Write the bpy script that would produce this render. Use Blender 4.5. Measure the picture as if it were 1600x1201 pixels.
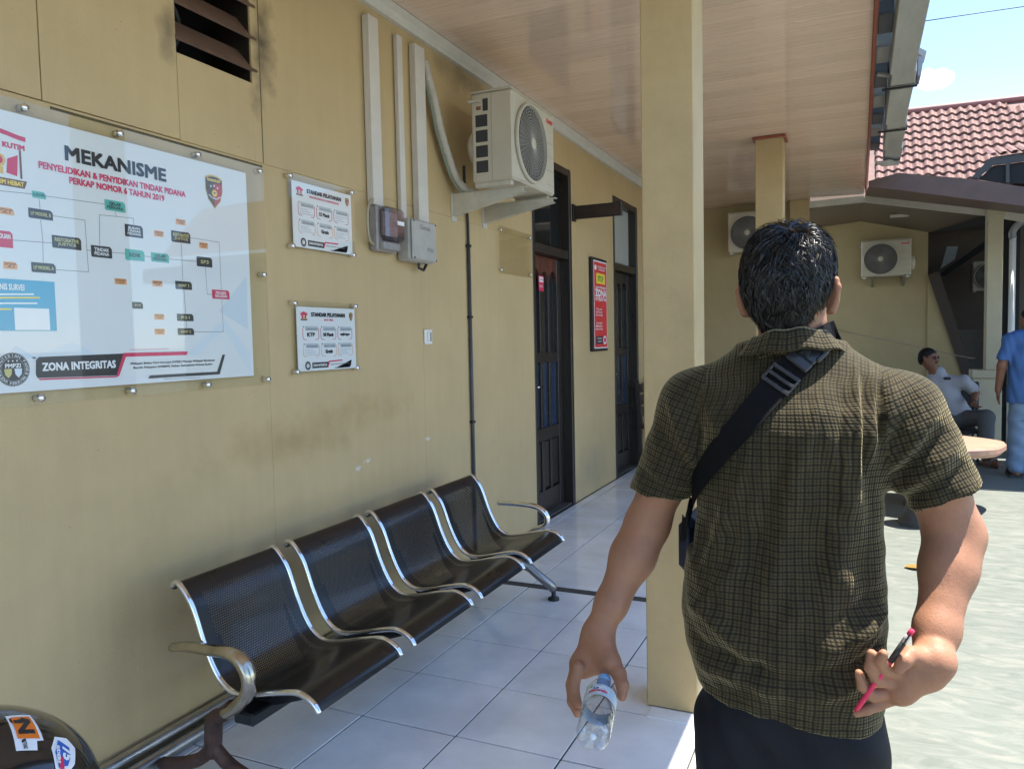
import bpy, math, random
import numpy as np
from mathutils import Vector, Matrix

for o in list(bpy.data.objects):
    bpy.data.objects.remove(o)
SC = bpy.context.scene
COL = SC.collection
RNG = random.Random(7)
NR = np.random.RandomState(11)

# ------------------------------------------------------------------ camera
FPX, YAW, PITCH, ROLL, CAMH = 1192.3, -.4269, -.0579, -.0209, 1.4018
_cy, _sy, _cp, _sp = math.cos(YAW), math.sin(YAW), math.cos(PITCH), math.sin(PITCH)
_f = np.array([_sy*_cp, _cy*_cp, _sp]); _r = np.array([_cy, -_sy, 0.]); _u = np.cross(_r, _f)
_c, _s = math.cos(ROLL), math.sin(ROLL)
CR, CU, CF = _c*_r+_s*_u, -_s*_r+_c*_u, _f
CPOS = np.array([0, 0, CAMH])
cam = bpy.data.cameras.new('camera'); camo = bpy.data.objects.new('camera', cam); COL.objects.link(camo)
cam.sensor_fit = 'HORIZONTAL'; cam.sensor_width = 36; cam.lens = FPX/1600*36
cam.clip_start = .05; cam.clip_end = 2000
camo.matrix_world = Matrix([[CR[0], CU[0], -CF[0], 0], [CR[1], CU[1], -CF[1], 0], [CR[2], CU[2], -CF[2], CAMH], [0, 0, 0, 1]])
SC.camera = camo

# ------------------------------------------------------------------ sky, sun, exposure
SUNV = Vector((.285, .13, 1)).normalized()
SUN_EL = math.asin(SUNV.z); SUN_AZ = math.atan2(SUNV.x, SUNV.y)
W = bpy.data.worlds.new('World'); SC.world = W; W.use_nodes = True
wn, wl = W.node_tree.nodes, W.node_tree.links
bg = wn['Background']; bg.inputs['Strength'].default_value = .15
sky = wn.new('ShaderNodeTexSky'); sky.sky_type = 'NISHITA'; sky.sun_disc = False
sky.sun_elevation = SUN_EL; sky.sun_rotation = SUN_AZ; sky.altitude = 10; sky.air_density = .8; sky.dust_density = .1; sky.ozone_density = 2.2
# thin high cloud drifting everywhere, one small puff
tc = wn.new('ShaderNodeTexCoord')
mp = wn.new('ShaderNodeMapping'); mp.inputs['Scale'].default_value = (1.2, 2.2, 5)
nz = wn.new('ShaderNodeTexNoise'); nz.inputs['Scale'].default_value = 2.1; nz.inputs['Detail'].default_value = 7; nz.inputs['Roughness'].default_value = .6
rp = wn.new('ShaderNodeValToRGB'); rp.color_ramp.elements[0].position = .56; rp.color_ramp.elements[1].position = .82
rp.color_ramp.elements[1].color = (.08, .08, .08, 1)
wl.new(tc.outputs['Generated'], mp.inputs['Vector']); wl.new(mp.outputs[0], nz.inputs['Vector']); wl.new(nz.outputs['Fac'], rp.inputs['Fac'])
nz2 = wn.new('ShaderNodeTexNoise'); nz2.inputs['Scale'].default_value = 26; nz2.inputs['Detail'].default_value = 6
wl.new(tc.outputs['Generated'], nz2.inputs['Vector'])
puffs = []
for (px, py, r) in ((1452, 122, .016), (1466, 119, .014), (1440, 124, .012), (1478, 121, .009)):
    d = CR*(px-800)/FPX+CU*(600.5-py)/FPX+CF; d = d/np.linalg.norm(d)
    sb = wn.new('ShaderNodeVectorMath'); sb.operation = 'DISTANCE'; sb.inputs[1].default_value = tuple(d)
    wl.new(tc.outputs['Generated'], sb.inputs[0])
    dv = wn.new('ShaderNodeMath'); dv.operation = 'DIVIDE'; dv.inputs[1].default_value = r
    wl.new(sb.outputs['Value'], dv.inputs[0]); puffs.append(dv)
mn = puffs[0]
for q in puffs[1:]:
    m = wn.new('ShaderNodeMath'); m.operation = 'MINIMUM'; wl.new(mn.outputs[0], m.inputs[0]); wl.new(q.outputs[0], m.inputs[1]); mn = m
ad = wn.new('ShaderNodeMath'); ad.operation = 'MULTIPLY_ADD'; ad.inputs[1].default_value = 1.5; wl.new(nz2.outputs['Fac'], ad.inputs[0]); wl.new(mn.outputs[0], ad.inputs[2])
rp2 = wn.new('ShaderNodeValToRGB'); e = rp2.color_ramp.elements; e[0].position = .62; e[0].color = (1, 1, 1, 1); e[1].position = 1.0; e[1].color = (0, 0, 0, 1)
h2 = wn.new('ShaderNodeMath'); h2.operation = 'MULTIPLY'; h2.inputs[1].default_value = .6; wl.new(ad.outputs[0], h2.inputs[0]); wl.new(h2.outputs[0], rp2.inputs['Fac'])
mx1 = wn.new('ShaderNodeMix'); mx1.data_type = 'RGBA'; mx1.inputs['B'].default_value = (4.0, 4.1, 4.3, 1)
wl.new(rp.outputs[0], mx1.inputs['Factor']); wl.new(sky.outputs[0], mx1.inputs['A'])
mx2 = wn.new('ShaderNodeMix'); mx2.data_type = 'RGBA'; mx2.inputs['B'].default_value = (4.2, 4.25, 4.35, 1)
wl.new(rp2.outputs[0], mx2.inputs['Factor']); wl.new(mx1.outputs['Result'], mx2.inputs['A'])
wl.new(mx2.outputs['Result'], bg.inputs['Color'])
sl = bpy.data.lights.new('sun', 'SUN'); sl.energy = 5.0; sl.angle = math.radians(.53); sl.color = (1, .95, .87)
so = bpy.data.objects.new('sun', sl); COL.objects.link(so); so.location = (3, 4, 12)
so.rotation_euler = (-SUNV).to_track_quat('-Z', 'Y').to_euler()
SC.view_settings.view_transform = 'Standard'; SC.view_settings.look = 'None'; SC.view_settings.gamma = 1
SC.view_settings.exposure = 1.58
SC.cycles.max_bounces = 8; SC.cycles.diffuse_bounces = 4; SC.cycles.transparent_max_bounces = 16
SC.cycles.sample_clamp_indirect = 6; SC.cycles.use_denoising = True; SC.cycles.use_adaptive_sampling = True; SC.cycles.adaptive_threshold = .02

# ------------------------------------------------------------------ measuring helpers: a viewing ray met with a plane of the place
def ray(px, py): return CR*(px-800)/FPX+CU*(600.5-py)/FPX+CF
def onz(px, py, z=0.): d = ray(px, py); return CPOS+d*(z-CAMH)/d[2]
def onx(px, py, x): d = ray(px, py); return CPOS+d*x/d[0]
def ony(px, py, y): d = ray(px, py); return CPOS+d*y/d[1]

# ------------------------------------------------------------------ materials
MATS = {}
def lin(c):
    return tuple((v/12.92 if v <= .04045 else ((v+.055)/1.055)**2.4) for v in c)
def mat(name, col, rough=.5, metal=0, var=.0, vscale=6, bump=0., bscale=60, spec=.5, stretch=(1, 1, 1), coat=0, detail=5, emit=None):
    if name in MATS: return MATS[name]
    m = bpy.data.materials.new(name); m.use_nodes = True; MATS[name] = m
    n, l = m.node_tree.nodes, m.node_tree.links; b = n['Principled BSDF']
    b.inputs['Base Color'].default_value = (*col, 1); b.inputs['Roughness'].default_value = rough; b.inputs['Metallic'].default_value = metal
    b.inputs['Specular IOR Level'].default_value = spec; b.inputs['Coat Weight'].default_value = coat
    if emit: b.inputs['Emission Color'].default_value = (*emit[:3], 1); b.inputs['Emission Strength'].default_value = emit[3]
    if var or bump:
        g = n.new('ShaderNodeNewGeometry'); mp = n.new('ShaderNodeMapping'); mp.inputs['Scale'].default_value = stretch
        l.new(g.outputs['Position'], mp.inputs['Vector'])
    if var:
        t = n.new('ShaderNodeTexNoise'); t.inputs['Scale'].default_value = vscale; t.inputs['Detail'].default_value = detail; t.inputs['Roughness'].default_value = .62
        l.new(mp.outputs[0], t.inputs['Vector'])
        r = n.new('ShaderNodeMapRange'); r.inputs['From Min'].default_value = .3; r.inputs['From Max'].default_value = .7
        r.inputs['To Min'].default_value = 1-var; r.inputs['To Max'].default_value = 1+var*.6; l.new(t.outputs['Fac'], r.inputs['Value'])
        x = n.new('ShaderNodeVectorMath'); x.operation = 'SCALE'; x.inputs[0].default_value = col; l.new(r.outputs[0], x.inputs['Scale'])
        l.new(x.outputs[0], b.inputs['Base Color'])
        r2 = n.new('ShaderNodeMapRange'); r2.inputs['To Min'].default_value = max(.02, rough-.12*min(1, var*4)); r2.inputs['To Max'].default_value = min(1, rough+.12*min(1, var*4))
        l.new(t.outputs['Fac'], r2.inputs['Value']); l.new(r2.outputs[0], b.inputs['Roughness'])
    if bump:
        t2 = n.new('ShaderNodeTexNoise'); t2.inputs['Scale'].default_value = bscale; t2.inputs['Detail'].default_value = 4
        l.new(mp.outputs[0], t2.inputs['Vector'])
        bp = n.new('ShaderNodeBump'); bp.inputs['Strength'].default_value = bump; bp.inputs['Distance'].default_value = .01
        l.new(t2.outputs['Fac'], bp.inputs['Height']); l.new(bp.outputs[0], b.inputs['Normal'])
    return m
def clear_mat(name, tint=(.97, .98, .97), ior=1.49, rough=.02, extra=0., bump=0):
    if name in MATS: return MATS[name]
    m = bpy.data.materials.new(name); m.use_nodes = True; MATS[name] = m
    n, l = m.node_tree.nodes, m.node_tree.links
    out = n['Material Output']; n.remove(n['Principled BSDF'])
    t = n.new('ShaderNodeBsdfTransparent'); t.inputs[0].default_value = (*tint, 1)
    g = n.new('ShaderNodeBsdfGlossy'); g.inputs['Roughness'].default_value = rough
    f = n.new('ShaderNodeFresnel'); f.inputs['IOR'].default_value = ior
    a = n.new('ShaderNodeMath'); a.operation = 'ADD'; a.inputs[1].default_value = extra; a.use_clamp = True
    x = n.new('ShaderNodeMixShader'); l.new(f.outputs[0], a.inputs[0])
    ge = n.new('ShaderNodeNewGeometry'); iv = n.new('ShaderNodeMath'); iv.operation = 'SUBTRACT'; iv.inputs[0].default_value = 1; l.new(ge.outputs['Backfacing'], iv.inputs[1])
    mu = n.new('ShaderNodeMath'); mu.operation = 'MULTIPLY'; l.new(a.outputs[0], mu.inputs[0]); l.new(iv.outputs[0], mu.inputs[1]); a = mu
    l.new(a.outputs[0], x.inputs[0]); l.new(t.outputs[0], x.inputs[1]); l.new(g.outputs[0], x.inputs[2]); l.new(x.outputs[0], out.inputs[0])
    if bump:
        nt = n.new('ShaderNodeTexNoise'); nt.inputs['Scale'].default_value = bump; bp = n.new('ShaderNodeBump'); bp.inputs['Strength'].default_value = .6; bp.inputs['Distance'].default_value = .01
        tcx = n.new('ShaderNodeTexCoord'); l.new(tcx.outputs['Object'], nt.inputs['Vector'])
        l.new(nt.outputs['Fac'], bp.inputs['Height']); l.new(bp.outputs[0], g.inputs['Normal']); l.new(bp.outputs[0], f.inputs['Normal'])
    return m

# ------------------------------------------------------------------ mesh helpers
class MB:
    def __init__(s): s.v = []; s.f = []
    def add(s, vs, fs):
        k = len(s.v); s.v += [tuple(map(float, q)) for q in vs]; s.f += [tuple(i+k for i in q) for q in fs]; return s
    def box(s, x0, x1, y0, y1, z0, z1, b=0.):
        if x0 > x1: x0, x1 = x1, x0
        if y0 > y1: y0, y1 = y1, y0
        if z0 > z1: z0, z1 = z1, z0
        if b <= 0:
            return s.add([(x0,y0,z0),(x1,y0,z0),(x1,y1,z0),(x0,y1,z0),(x0,y0,z1),(x1,y0,z1),(x1,y1,z1),(x0,y1,z1)],
                  [(0,3,2,1),(4,5,6,7),(0,1,5,4),(1,2,6,5),(2,3,7,6),(3,0,4,7)])
        lo, hi = (x0,y0,z0), (x1,y1,z1); V = []; I = {}
        b = min(b, (x1-x0)*.45, (y1-y0)*.45, (z1-z0)*.45)
        for c in range(8):
            bits = [(c >> a) & 1 for a in range(3)]
            for ax in range(3):
                p = [0, 0, 0]
                for a in range(3):
                    e = hi[a] if bits[a] else lo[a]
                    p[a] = e if a == ax else e+(-b if bits[a] else b)
                I[(c, ax)] = len(V); V.append(p)
        F = []
        def ordf(ids):
            P = [np.array(V[i]) for i in ids]; ctr = sum(P)/len(P); mid = np.array([(x0+x1)/2, (y0+y1)/2, (z0+z1)/2])
            nn = np.cross(P[1]-P[0], P[2]-P[0])
            F.append(tuple(ids) if nn@(ctr-mid) > 0 else tuple(reversed(ids)))
        for ax in range(3):
            o1, o2 = [a for a in range(3) if a != ax]
            for bit in (0, 1):
                cs = [(bit << ax)|(p << o1)|(q << o2) for p, q in ((0,0),(1,0),(1,1),(0,1))]
                ordf([I[(c, ax)] for c in cs])
        for ax in range(3):
            o1, o2 = [a for a in range(3) if a != ax]
            for p in (0, 1):
                for q in (0, 1):
                    c0 = (p << o1)|(q << o2); c1 = c0|(1 << ax)
                    ordf([I[(c0,o1)], I[(c1,o1)], I[(c1,o2)], I[(c0,o2)]])
        for c in range(8): ordf([I[(c,0)], I[(c,1)], I[(c,2)]])
        return s.add(V, F)
    def tube(s, pts, r, n=10, caps=True, sq=1.0, up=None):
        P = [np.array(p, float) for p in pts]; m = len(P)
        if not hasattr(r, '__len__'): r = [r]*m
        T = []
        for i in range(m):
            t = P[min(i+1, m-1)]-P[max(i-1, 0)]; T.append(t/(np.linalg.norm(t)+1e-12))
        ref = np.array(up if up is not None else ((0, 0, 1) if abs(T[0][2]) < .9 else (1, 0, 0)), float)
        a = np.cross(T[0], ref); a /= np.linalg.norm(a)
        vs, fs = [], []
        for i in range(m):
            a = a-T[i]*(a@T[i]); a /= np.linalg.norm(a); b = np.cross(T[i], a)
            for k in range(n):
                th = 2*math.pi*k/n; vs.append(P[i]+r[i]*(math.cos(th)*a+sq*math.sin(th)*b))
        for i in range(m-1):
            for k in range(n):
                k2 = (k+1) % n; fs.append((i*n+k, i*n+k2, (i+1)*n+k2, (i+1)*n+k))
        if caps: fs += [tuple(reversed(range(n))), tuple((m-1)*n+k for k in range(n))]
        return s.add(vs, fs)
    def lathe(s, prof, org=(0,0,0), axis=(0,0,1), n=20, cap=True):
        ax = np.array(axis, float); ax /= np.linalg.norm(ax); ref = np.array((1,0,0) if abs(ax[0]) < .9 else (0,1,0), float)
        a = np.cross(ax, ref); a /= np.linalg.norm(a); b = np.cross(ax, a); o = np.array(org, float)
        vs, fs = [], []
        for (r, h) in prof:
            for k in range(n):
                th = 2*math.pi*k/n; vs.append(o+ax*h+r*(math.cos(th)*a+math.sin(th)*b))
        for i in range(len(prof)-1):
            for k in range(n):
                k2 = (k+1) % n; fs.append((i*n+k, i*n+k2, (i+1)*n+k2, (i+1)*n+k))
        if cap: fs += [tuple(reversed(range(n))), tuple((len(prof)-1)*n+k for k in range(n))]
        return s.add(vs, fs)
    def prism(s, poly, vec):
        """poly: list of 3D points (planar), vec: extrusion"""
        P = [np.array(p, float) for p in poly]; v = np.array(vec, float); n = len(P)
        nn = sum(np.cross(P[i]-P[0], P[(i+1) % n]-P[0]) for i in range(1, n-1))
        if nn@v > 0: P = P[::-1]
        vs = P+[p+v for p in P]
        fs = [tuple(range(n)), tuple(reversed(range(n, 2*n)))]+[((i+1) % n, i, n+i, n+(i+1) % n) for i in range(n)]
        return s.add(vs, fs)
    def sheet(s, fn, nu, nv):
        vs = [fn(i/nu, j/nv) for i in range(nu+1) for j in range(nv+1)]
        fs = [(i*(nv+1)+j, (i+1)*(nv+1)+j, (i+1)*(nv+1)+j+1, i*(nv+1)+j+1) for i in range(nu) for j in range(nv)]
        return s.add(vs, fs)
    def mesh(s, name, m, smooth=False):
        me = bpy.data.meshes.new(name); me.from_pydata(s.v, [], s.f); me.update()
        if smooth: me.polygons.foreach_set('use_smooth', [True]*len(me.polygons))
        if m is not None: me.materials.append(m)
        return me
    def build(s, name, m, parent=None, smooth=False, local=False):
        o = bpy.data.objects.new(name, s.mesh(name, m, smooth)); COL.objects.link(o)
        if parent is not None: adopt(o, parent, local)
        return o
WORLD_LOC = {}
def adopt(o, parent, local=False):
    o.parent = parent
    if not local:
        o.matrix_parent_inverse = Matrix.Translation(-Vector(WORLD_LOC.get(parent.name, (0, 0, 0))))
def thing(name, loc, label, cat, group=None, rotz=0):
    o = bpy.data.objects.new(name, None); COL.objects.link(o); o.empty_display_size = .1
    o.location = loc; o.rotation_euler = (0, 0, rotz); WORLD_LOC[o.name] = tuple(loc)
    return tag(o, label, cat, group)
def tag(o, label, cat, group=None):
    o['label'] = label; o['category'] = cat
    if group: o['group'] = group
    return o
def copy_tree(o, parent=None):
    c = o.copy(); COL.objects.link(c)
    if parent is not None: c.parent = parent
    for ch in list(o.children): copy_tree(ch, c)
    return c
def smooth_path(pts, n=8):
    """Catmull-Rom through the points"""
    P = [np.array(p, float) for p in pts]; out = []
    for i in range(len(P)-1):
        p0, p1, p2, p3 = P[max(i-1, 0)], P[i], P[i+1], P[min(i+2, len(P)-1)]
        for k in range(n):
            t = k/n; out.append(.5*((2*p1)+(-p0+p2)*t+(2*p0-5*p1+4*p2-p3)*t*t+(-p0+3*p1-3*p2+p3)*t**3))
    return out+[P[-1]]
def text_geo(string, width=None, height=None, bold=0., aspect=None):
    """outline of a string as flat mesh: verts in a unit where cap height = height (or width fits)"""
    cu = bpy.data.curves.new('t', 'FONT'); cu.body = string; cu.size = 1; cu.offset = bold; cu.resolution_u = 2; cu.align_x = 'CENTER'; cu.align_y = 'CENTER'
    ob = bpy.data.objects.new('t', cu); COL.objects.link(ob)
    dg = bpy.context.evaluated_depsgraph_get(); me = bpy.data.meshes.new_from_object(ob.evaluated_get(dg))
    v = np.array([q.co[:2] for q in me.vertices]); f = [tuple(p.vertices) for p in me.polygons]
    bpy.data.objects.remove(ob); bpy.data.curves.remove(cu); bpy.data.meshes.remove(me)
    if len(v) == 0: return v, f
    lo, hi = v.min(0), v.max(0); v = v-(lo+hi)/2; sz = hi-lo
    sx = width/sz[0] if width else None; sy = height/sz[1] if height else None
    if sx is None: sx = sy
    if sy is None: sy = sx
    return v*np.array([sx, sy]), f
class Sheet:
    """prints on a flat panel: layered flat marks in panel coordinates mapped to 3D"""
    def __init__(s, org, ux, uy): s.o, s.ux, s.uy = map(lambda q: np.array(q, float), (org, ux, uy)); s.n = np.cross(s.ux, s.uy); s.n /= np.linalg.norm(s.n); s.m = {}
    def P(s, u, v, lay): return s.o+s.ux*u+s.uy*v+s.n*(.0004*lay)
    def poly(s, pts, col, lay=1):
        a = sum(pts[i][0]*pts[(i+1) % len(pts)][1]-pts[(i+1) % len(pts)][0]*pts[i][1] for i in range(len(pts)))
        if a < 0: pts = pts[::-1]
        s.m.setdefault(col, MB()).add([s.P(u, v, lay) for u, v in pts], [tuple(range(len(pts)))])
    def rect(s, u0, v0, u1, v1, col, lay=1, cut=0.):
        if u0 > u1: u0, u1 = u1, u0
        if v0 > v1: v0, v1 = v1, v0
        if cut: s.poly([(u0+cut*.4, v0), (u1, v0), (u1, v1-cut), (u1-cut, v1), (u0, v1), (u0, v0+cut*.4)], col, lay)
        else: s.poly([(u0, v0), (u1, v0), (u1, v1), (u0, v1)], col, lay)
    def line(s, pts, w, col, lay=1):
        for (a, b) in zip(pts, pts[1:]):
            d = np.array(b)-np.array(a); L = np.linalg.norm(d); t = d/L*w/2; q = np.array([-t[1], t[0]])
            s.poly([tuple(np.array(a)-t-q), tuple(np.array(b)+t-q), tuple(np.array(b)+t+q), tuple(np.array(a)-t+q)], col, lay)
    def disc(s, u, v, r, col, lay=1, n=28, r2=None):
        r2 = r2 or r
        s.poly([(u+r*math.cos(2*math.pi*k/n), v+r2*math.sin(2*math.pi*k/n)) for k in range(n)], col, lay)
    def text(s, st, u, v, col, width=None, height=None, bold=0., lay=3):
        vs, f = text_geo(st, width, height, 0)
        if len(vs) == 0: return
        hh = (vs[:, 1].max()-vs[:, 1].min())*bold*1.6
        for k, (dx, dy) in enumerate(((0, 0),) if bold <= 0 else ((-hh, -hh), (hh, -hh), (-hh, hh), (hh, hh), (0, 0))):
            s.m.setdefault(col, MB()).add([s.P(u+a+dx, v+b+dy, lay+.06*k) for a, b in vs], f)
    def arc_text(s, st, u, v, r, a0, a1, h, col, lay=4, flip=False):
        n = len(st)
        for i, ch in enumerate(st):
            if ch == ' ': continue
            th = math.radians(a0+(a1-a0)*i/max(1, n-1)); vs, f = text_geo(ch, None, h, 0)
            if len(vs) == 0: continue
            up = np.array([math.cos(th), math.sin(th)]); up = -up if flip else up; rt = np.array([up[1], -up[0]])
            c = np.array([u+r*math.cos(th), v+r*math.sin(th)])
            s.m.setdefault(col, MB()).add([s.P(*(c+rt*a+up*b), lay) for a, b in vs], f)
    def finish(s, parent, names):
        for col, mb in s.m.items(): mb.build(names.get(col, 'printed_marks'), INK(col), parent)
INKS = dict(white=(.8, .8, .8), black=(.025, .025, .028), grey=(.35, .36, .38), pale=(.66, .72, .8), pale2=(.72, .77, .83), red=(.62, .03, .09), crimson=(.66, .045, .12), teal=(.13, .48, .42), orange=(.85, .42, .2),
   dark=(.045, .045, .05), yellow=(.85, .62, .08), cyan=(.06, .36, .55), gold=(.7, .45, .1), line=(.2, .2, .2), blue=(.03, .12, .45), olive=(.55, .5, .2), brown=(.2, .09, .04), ltgrey=(.52, .56, .6), green=(.1, .4, .05), ktm=(.85, .2, .02), posterred=(.68, .05, .05))
def INK(c): return mat('ink_'+c, INKS[c], .42, spec=.35)
# =================================================================== materials of the place
def add_wall_dirt(m, base, z_stain=True):
    """smudges, soot and hand marks on the painted board"""
    n, l = m.node_tree.nodes, m.node_tree.links; b = n['Principled BSDF']
    g = n.new('ShaderNodeNewGeometry'); src = b.inputs['Base Color'].links[0].from_socket
    def blob(c, rad, col, strength, scale):
        nonlocal src
        mp = n.new('ShaderNodeMapping'); mp.vector_type = 'POINT'
        mp.inputs['Scale'].default_value = tuple(1/r for r in rad); mp.inputs['Location'].default_value = tuple(-c[i]/rad[i] for i in range(3))
        l.new(g.outputs['Position'], mp.inputs['Vector'])
        ln = n.new('ShaderNodeVectorMath'); ln.operation = 'LENGTH'; l.new(mp.outputs[0], ln.inputs[0])
        t = n.new('ShaderNodeTexNoise'); t.inputs['Scale'].default_value = scale; t.inputs['Detail'].default_value = 6; l.new(g.outputs['Position'], t.inputs['Vector'])
        ma = n.new('ShaderNodeMath'); ma.operation = 'MULTIPLY_ADD'; ma.inputs[1].default_value = 1.6; l.new(t.outputs['Fac'], ma.inputs[0]); l.new(ln.outputs['Value'], ma.inputs[2])
        r = n.new('ShaderNodeMapRange'); r.inputs['From Min'].default_value = .75; r.inputs['From Max'].default_value = 1.75; r.inputs['To Min'].default_value = strength; r.inputs['To Max'].default_value = 0
        l.new(ma.outputs[0], r.inputs['Value'])
        x = n.new('ShaderNodeMix'); x.data_type = 'RGBA'; x.inputs['B'].default_value = (*col, 1)
        l.new(r.outputs[0], x.inputs['Factor']); l.new(src, x.inputs['A']); src = x.outputs['Result']
    blob((-2.2, 2.6, 1.0), (.3, .6, .12), (.34, .22, .07), .55, 9)
    blob((-2.2, 3.1, 1.08), (.3, .5, .1), (.36, .24, .08), .45, 11)
    blob((-2.2, 1.9, .62), (.3, .5, .35), (.40, .31, .15), .5, 5)
    blob((-2.2, 2.47, 2.62), (.3, .09, .26), (.05, .04, .03), .85, 14); blob((-2.2, 4.2, 3.0), (.3, .5, .12), (.10, .075, .045), .6, 6)
    blob((-2.2, 2.0, 2.5), (.3, .06, .15), (.07, .055, .04), .6, 14)
    blob((-2.2, 2.42, 2.38), (.3, .06, .09), (.1, .08, .05), .5, 18)
    blob((-2.2, 3.0, .3), (.3, 1.2, .3), (.33, .28, .17), .45, 4)
    blob((-2.2, 6.6, .25), (.3, .6, .3), (.28, .25, .16), .5, 5)
    blob((-2.2, 4.1, .75), (.3, .5, .12), (.42, .36, .2), .4, 8)
    # roller streaks, specks and old paint chips
    mps = n.new('ShaderNodeMapping'); mps.inputs['Scale'].default_value = (1, 9, .8); l.new(g.outputs['Position'], mps.inputs['Vector'])
    ts = n.new('ShaderNodeTexNoise'); ts.inputs['Scale'].default_value = 2.2; ts.inputs['Detail'].default_value = 5; l.new(mps.outputs[0], ts.inputs['Vector'])
    rs_ = n.new('ShaderNodeMapRange'); rs_.inputs['From Min'].default_value = .3; rs_.inputs['From Max'].default_value = .72; rs_.inputs['To Min'].default_value = 1.015; rs_.inputs['To Max'].default_value = .965; l.new(ts.outputs['Fac'], rs_.inputs['Value'])
    sc_ = n.new('ShaderNodeVectorMath'); sc_.operation = 'SCALE'; l.new(src, sc_.inputs[0]); l.new(rs_.outputs[0], sc_.inputs['Scale']); src = sc_.outputs[0]
    def specks(scale, rad, col, keep, amt):
        nonlocal src
        v = n.new('ShaderNodeTexVoronoi'); v.inputs['Scale'].default_value = scale; l.new(g.outputs['Position'], v.inputs['Vector'])
        tn = n.new('ShaderNodeTexNoise'); tn.inputs['Scale'].default_value = scale*5; tn.inputs['Detail'].default_value = 3; l.new(g.outputs['Position'], tn.inputs['Vector'])
        ma = n.new('ShaderNodeMath'); ma.operation = 'MULTIPLY_ADD'; ma.inputs[1].default_value = rad*1.6; l.new(tn.outputs['Fac'], ma.inputs[0]); l.new(v.outputs['Distance'], ma.inputs[2])
        lt = n.new('ShaderNodeMath'); lt.operation = 'LESS_THAN'; lt.inputs[1].default_value = rad*1.5; l.new(ma.outputs[0], lt.inputs[0])
        sx = n.new('ShaderNodeSeparateColor'); l.new(v.outputs['Color'], sx.inputs[0])
        kp = n.new('ShaderNodeMath'); kp.operation = 'LESS_THAN'; kp.inputs[1].default_value = keep; l.new(sx.outputs[0], kp.inputs[0])
        mm = n.new('ShaderNodeMath'); mm.operation = 'MULTIPLY'; l.new(lt.outputs[0], mm.inputs[0]); l.new(kp.outputs[0], mm.inputs[1])
        m2 = n.new('ShaderNodeMath'); m2.operation = 'MULTIPLY'; m2.inputs[1].default_value = amt; l.new(mm.outputs[0], m2.inputs[0])
        x = n.new('ShaderNodeMix'); x.data_type = 'RGBA'; x.inputs['B'].default_value = (*col, 1); l.new(m2.outputs[0], x.inputs['Factor']); l.new(src, x.inputs['A']); src = x.outputs['Result']
    specks(7, .035, (.16, .12, .06), .35, .7); specks(4.1, .03, (.62, .58, .46), .25, .8); specks(15, .045, (.2, .15, .08), .12, .6)
    for (cy_, cz_) in ((3.02, .80), (3.10, .825), (3.68, .86)): blob((-2.2, cy_, cz_), (.2, .035, .016), (.66, .63, .55), 1.0, 40)
    l.new(src, b.inputs['Base Color'])
WALLC = (.53, .39, .20)
m_wall = mat('yellow_wall_paint', WALLC, .5, var=.09, vscale=1.6, bump=.12, bscale=130, spec=.4)
add_wall_dirt(m_wall, WALLC)
m_col = mat('yellow_column_paint', (.49, .36, .185), .55, var=.1, vscale=5, bump=.15, bscale=90, spec=.35)
m_wing = mat('cream_wing_paint', (.43, .34, .18), .6, var=.1, vscale=1.8, bump=.1, bscale=60)
m_cream = mat('cream_paint', (.50, .45, .31), .55, var=.1, vscale=4, bump=.1, bscale=60)
m_white = mat('off_white_paint', (.60, .57, .50), .5, var=.08, vscale=9)
m_trunk = mat('trunking_plastic', (.62, .575, .51), .4, var=.06, vscale=8)
m_seam = mat('dark_seam_filler', (.11, .08, .035), .8, var=.4, vscale=30)
m_tile = mat('glazed_floor_tile', (.87, .865, .86), .13, var=.16, vscale=3.1, spec=.5, detail=9)
m_grout = mat('dark_grout', (.07, .065, .06), .8, var=.4, vscale=20)
m_wood = mat('black_brown_door_wood', (.028, .021, .017), .32, var=.3, vscale=12, stretch=(1, 1, .15), bump=.1, bscale=50)
m_woodred = mat('red_brown_door_wood', (.115, .034, .018), .4, var=.3, vscale=12, stretch=(1, 1, .15))
m_glassdark = mat('dark_window_glass', (.012, .014, .015), .06, spec=.6)
m_glassblue = mat('blue_tinted_glass', (.02, .035, .07), .08, spec=.6)
m_glassday = mat('painted_daylight_glass', (.42, .44, .41), .25, spec=.5)  # grey-white colour stands in for light coming through the second door's transom
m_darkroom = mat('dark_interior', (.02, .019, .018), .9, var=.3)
m_redtrim = mat('red_brown_trim', (.28, .075, .04), .45, var=.12)
m_gutter = mat('weathered_grey_board', (.34, .34, .31), .6, var=.18, vscale=4, stretch=(3, .5, 3))
m_eave = mat('grey_eave_timber', (.12, .125, .13), .7, var=.25, vscale=7)
m_maroon = mat('maroon_fascia_paint', (.11, .066, .055), .55, var=.25, vscale=5)
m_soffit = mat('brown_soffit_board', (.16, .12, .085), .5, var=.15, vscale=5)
m_steel = mat('chrome', (.80, .80, .81), .11, 1, var=.12, vscale=25)
m_alu = mat('dull_aluminium', (.55, .55, .54), .33, 1, var=.15, vscale=18)
m_darkmetal = mat('black_metal', (.02, .02, .022), .35, .3, var=.2, vscale=20)
m_acbody = mat('ac_casing', (.53, .485, .39), .42, var=.07, vscale=7)
m_acdark = mat('ac_grille_recess', (.035, .035, .038), .6)
m_acwire = mat('ac_grille_plastic', (.33, .31, .28), .5)
m_bracket = mat('galvanised_bracket', (.60, .57, .49), .42, .35, var=.12, vscale=14)
m_acrylic = clear_mat('clear_acrylic', (.97, .98, .97), 1.5, .02, .01)
m_rub = mat('black_rubber', (.02, .02, .02), .6)

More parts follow.
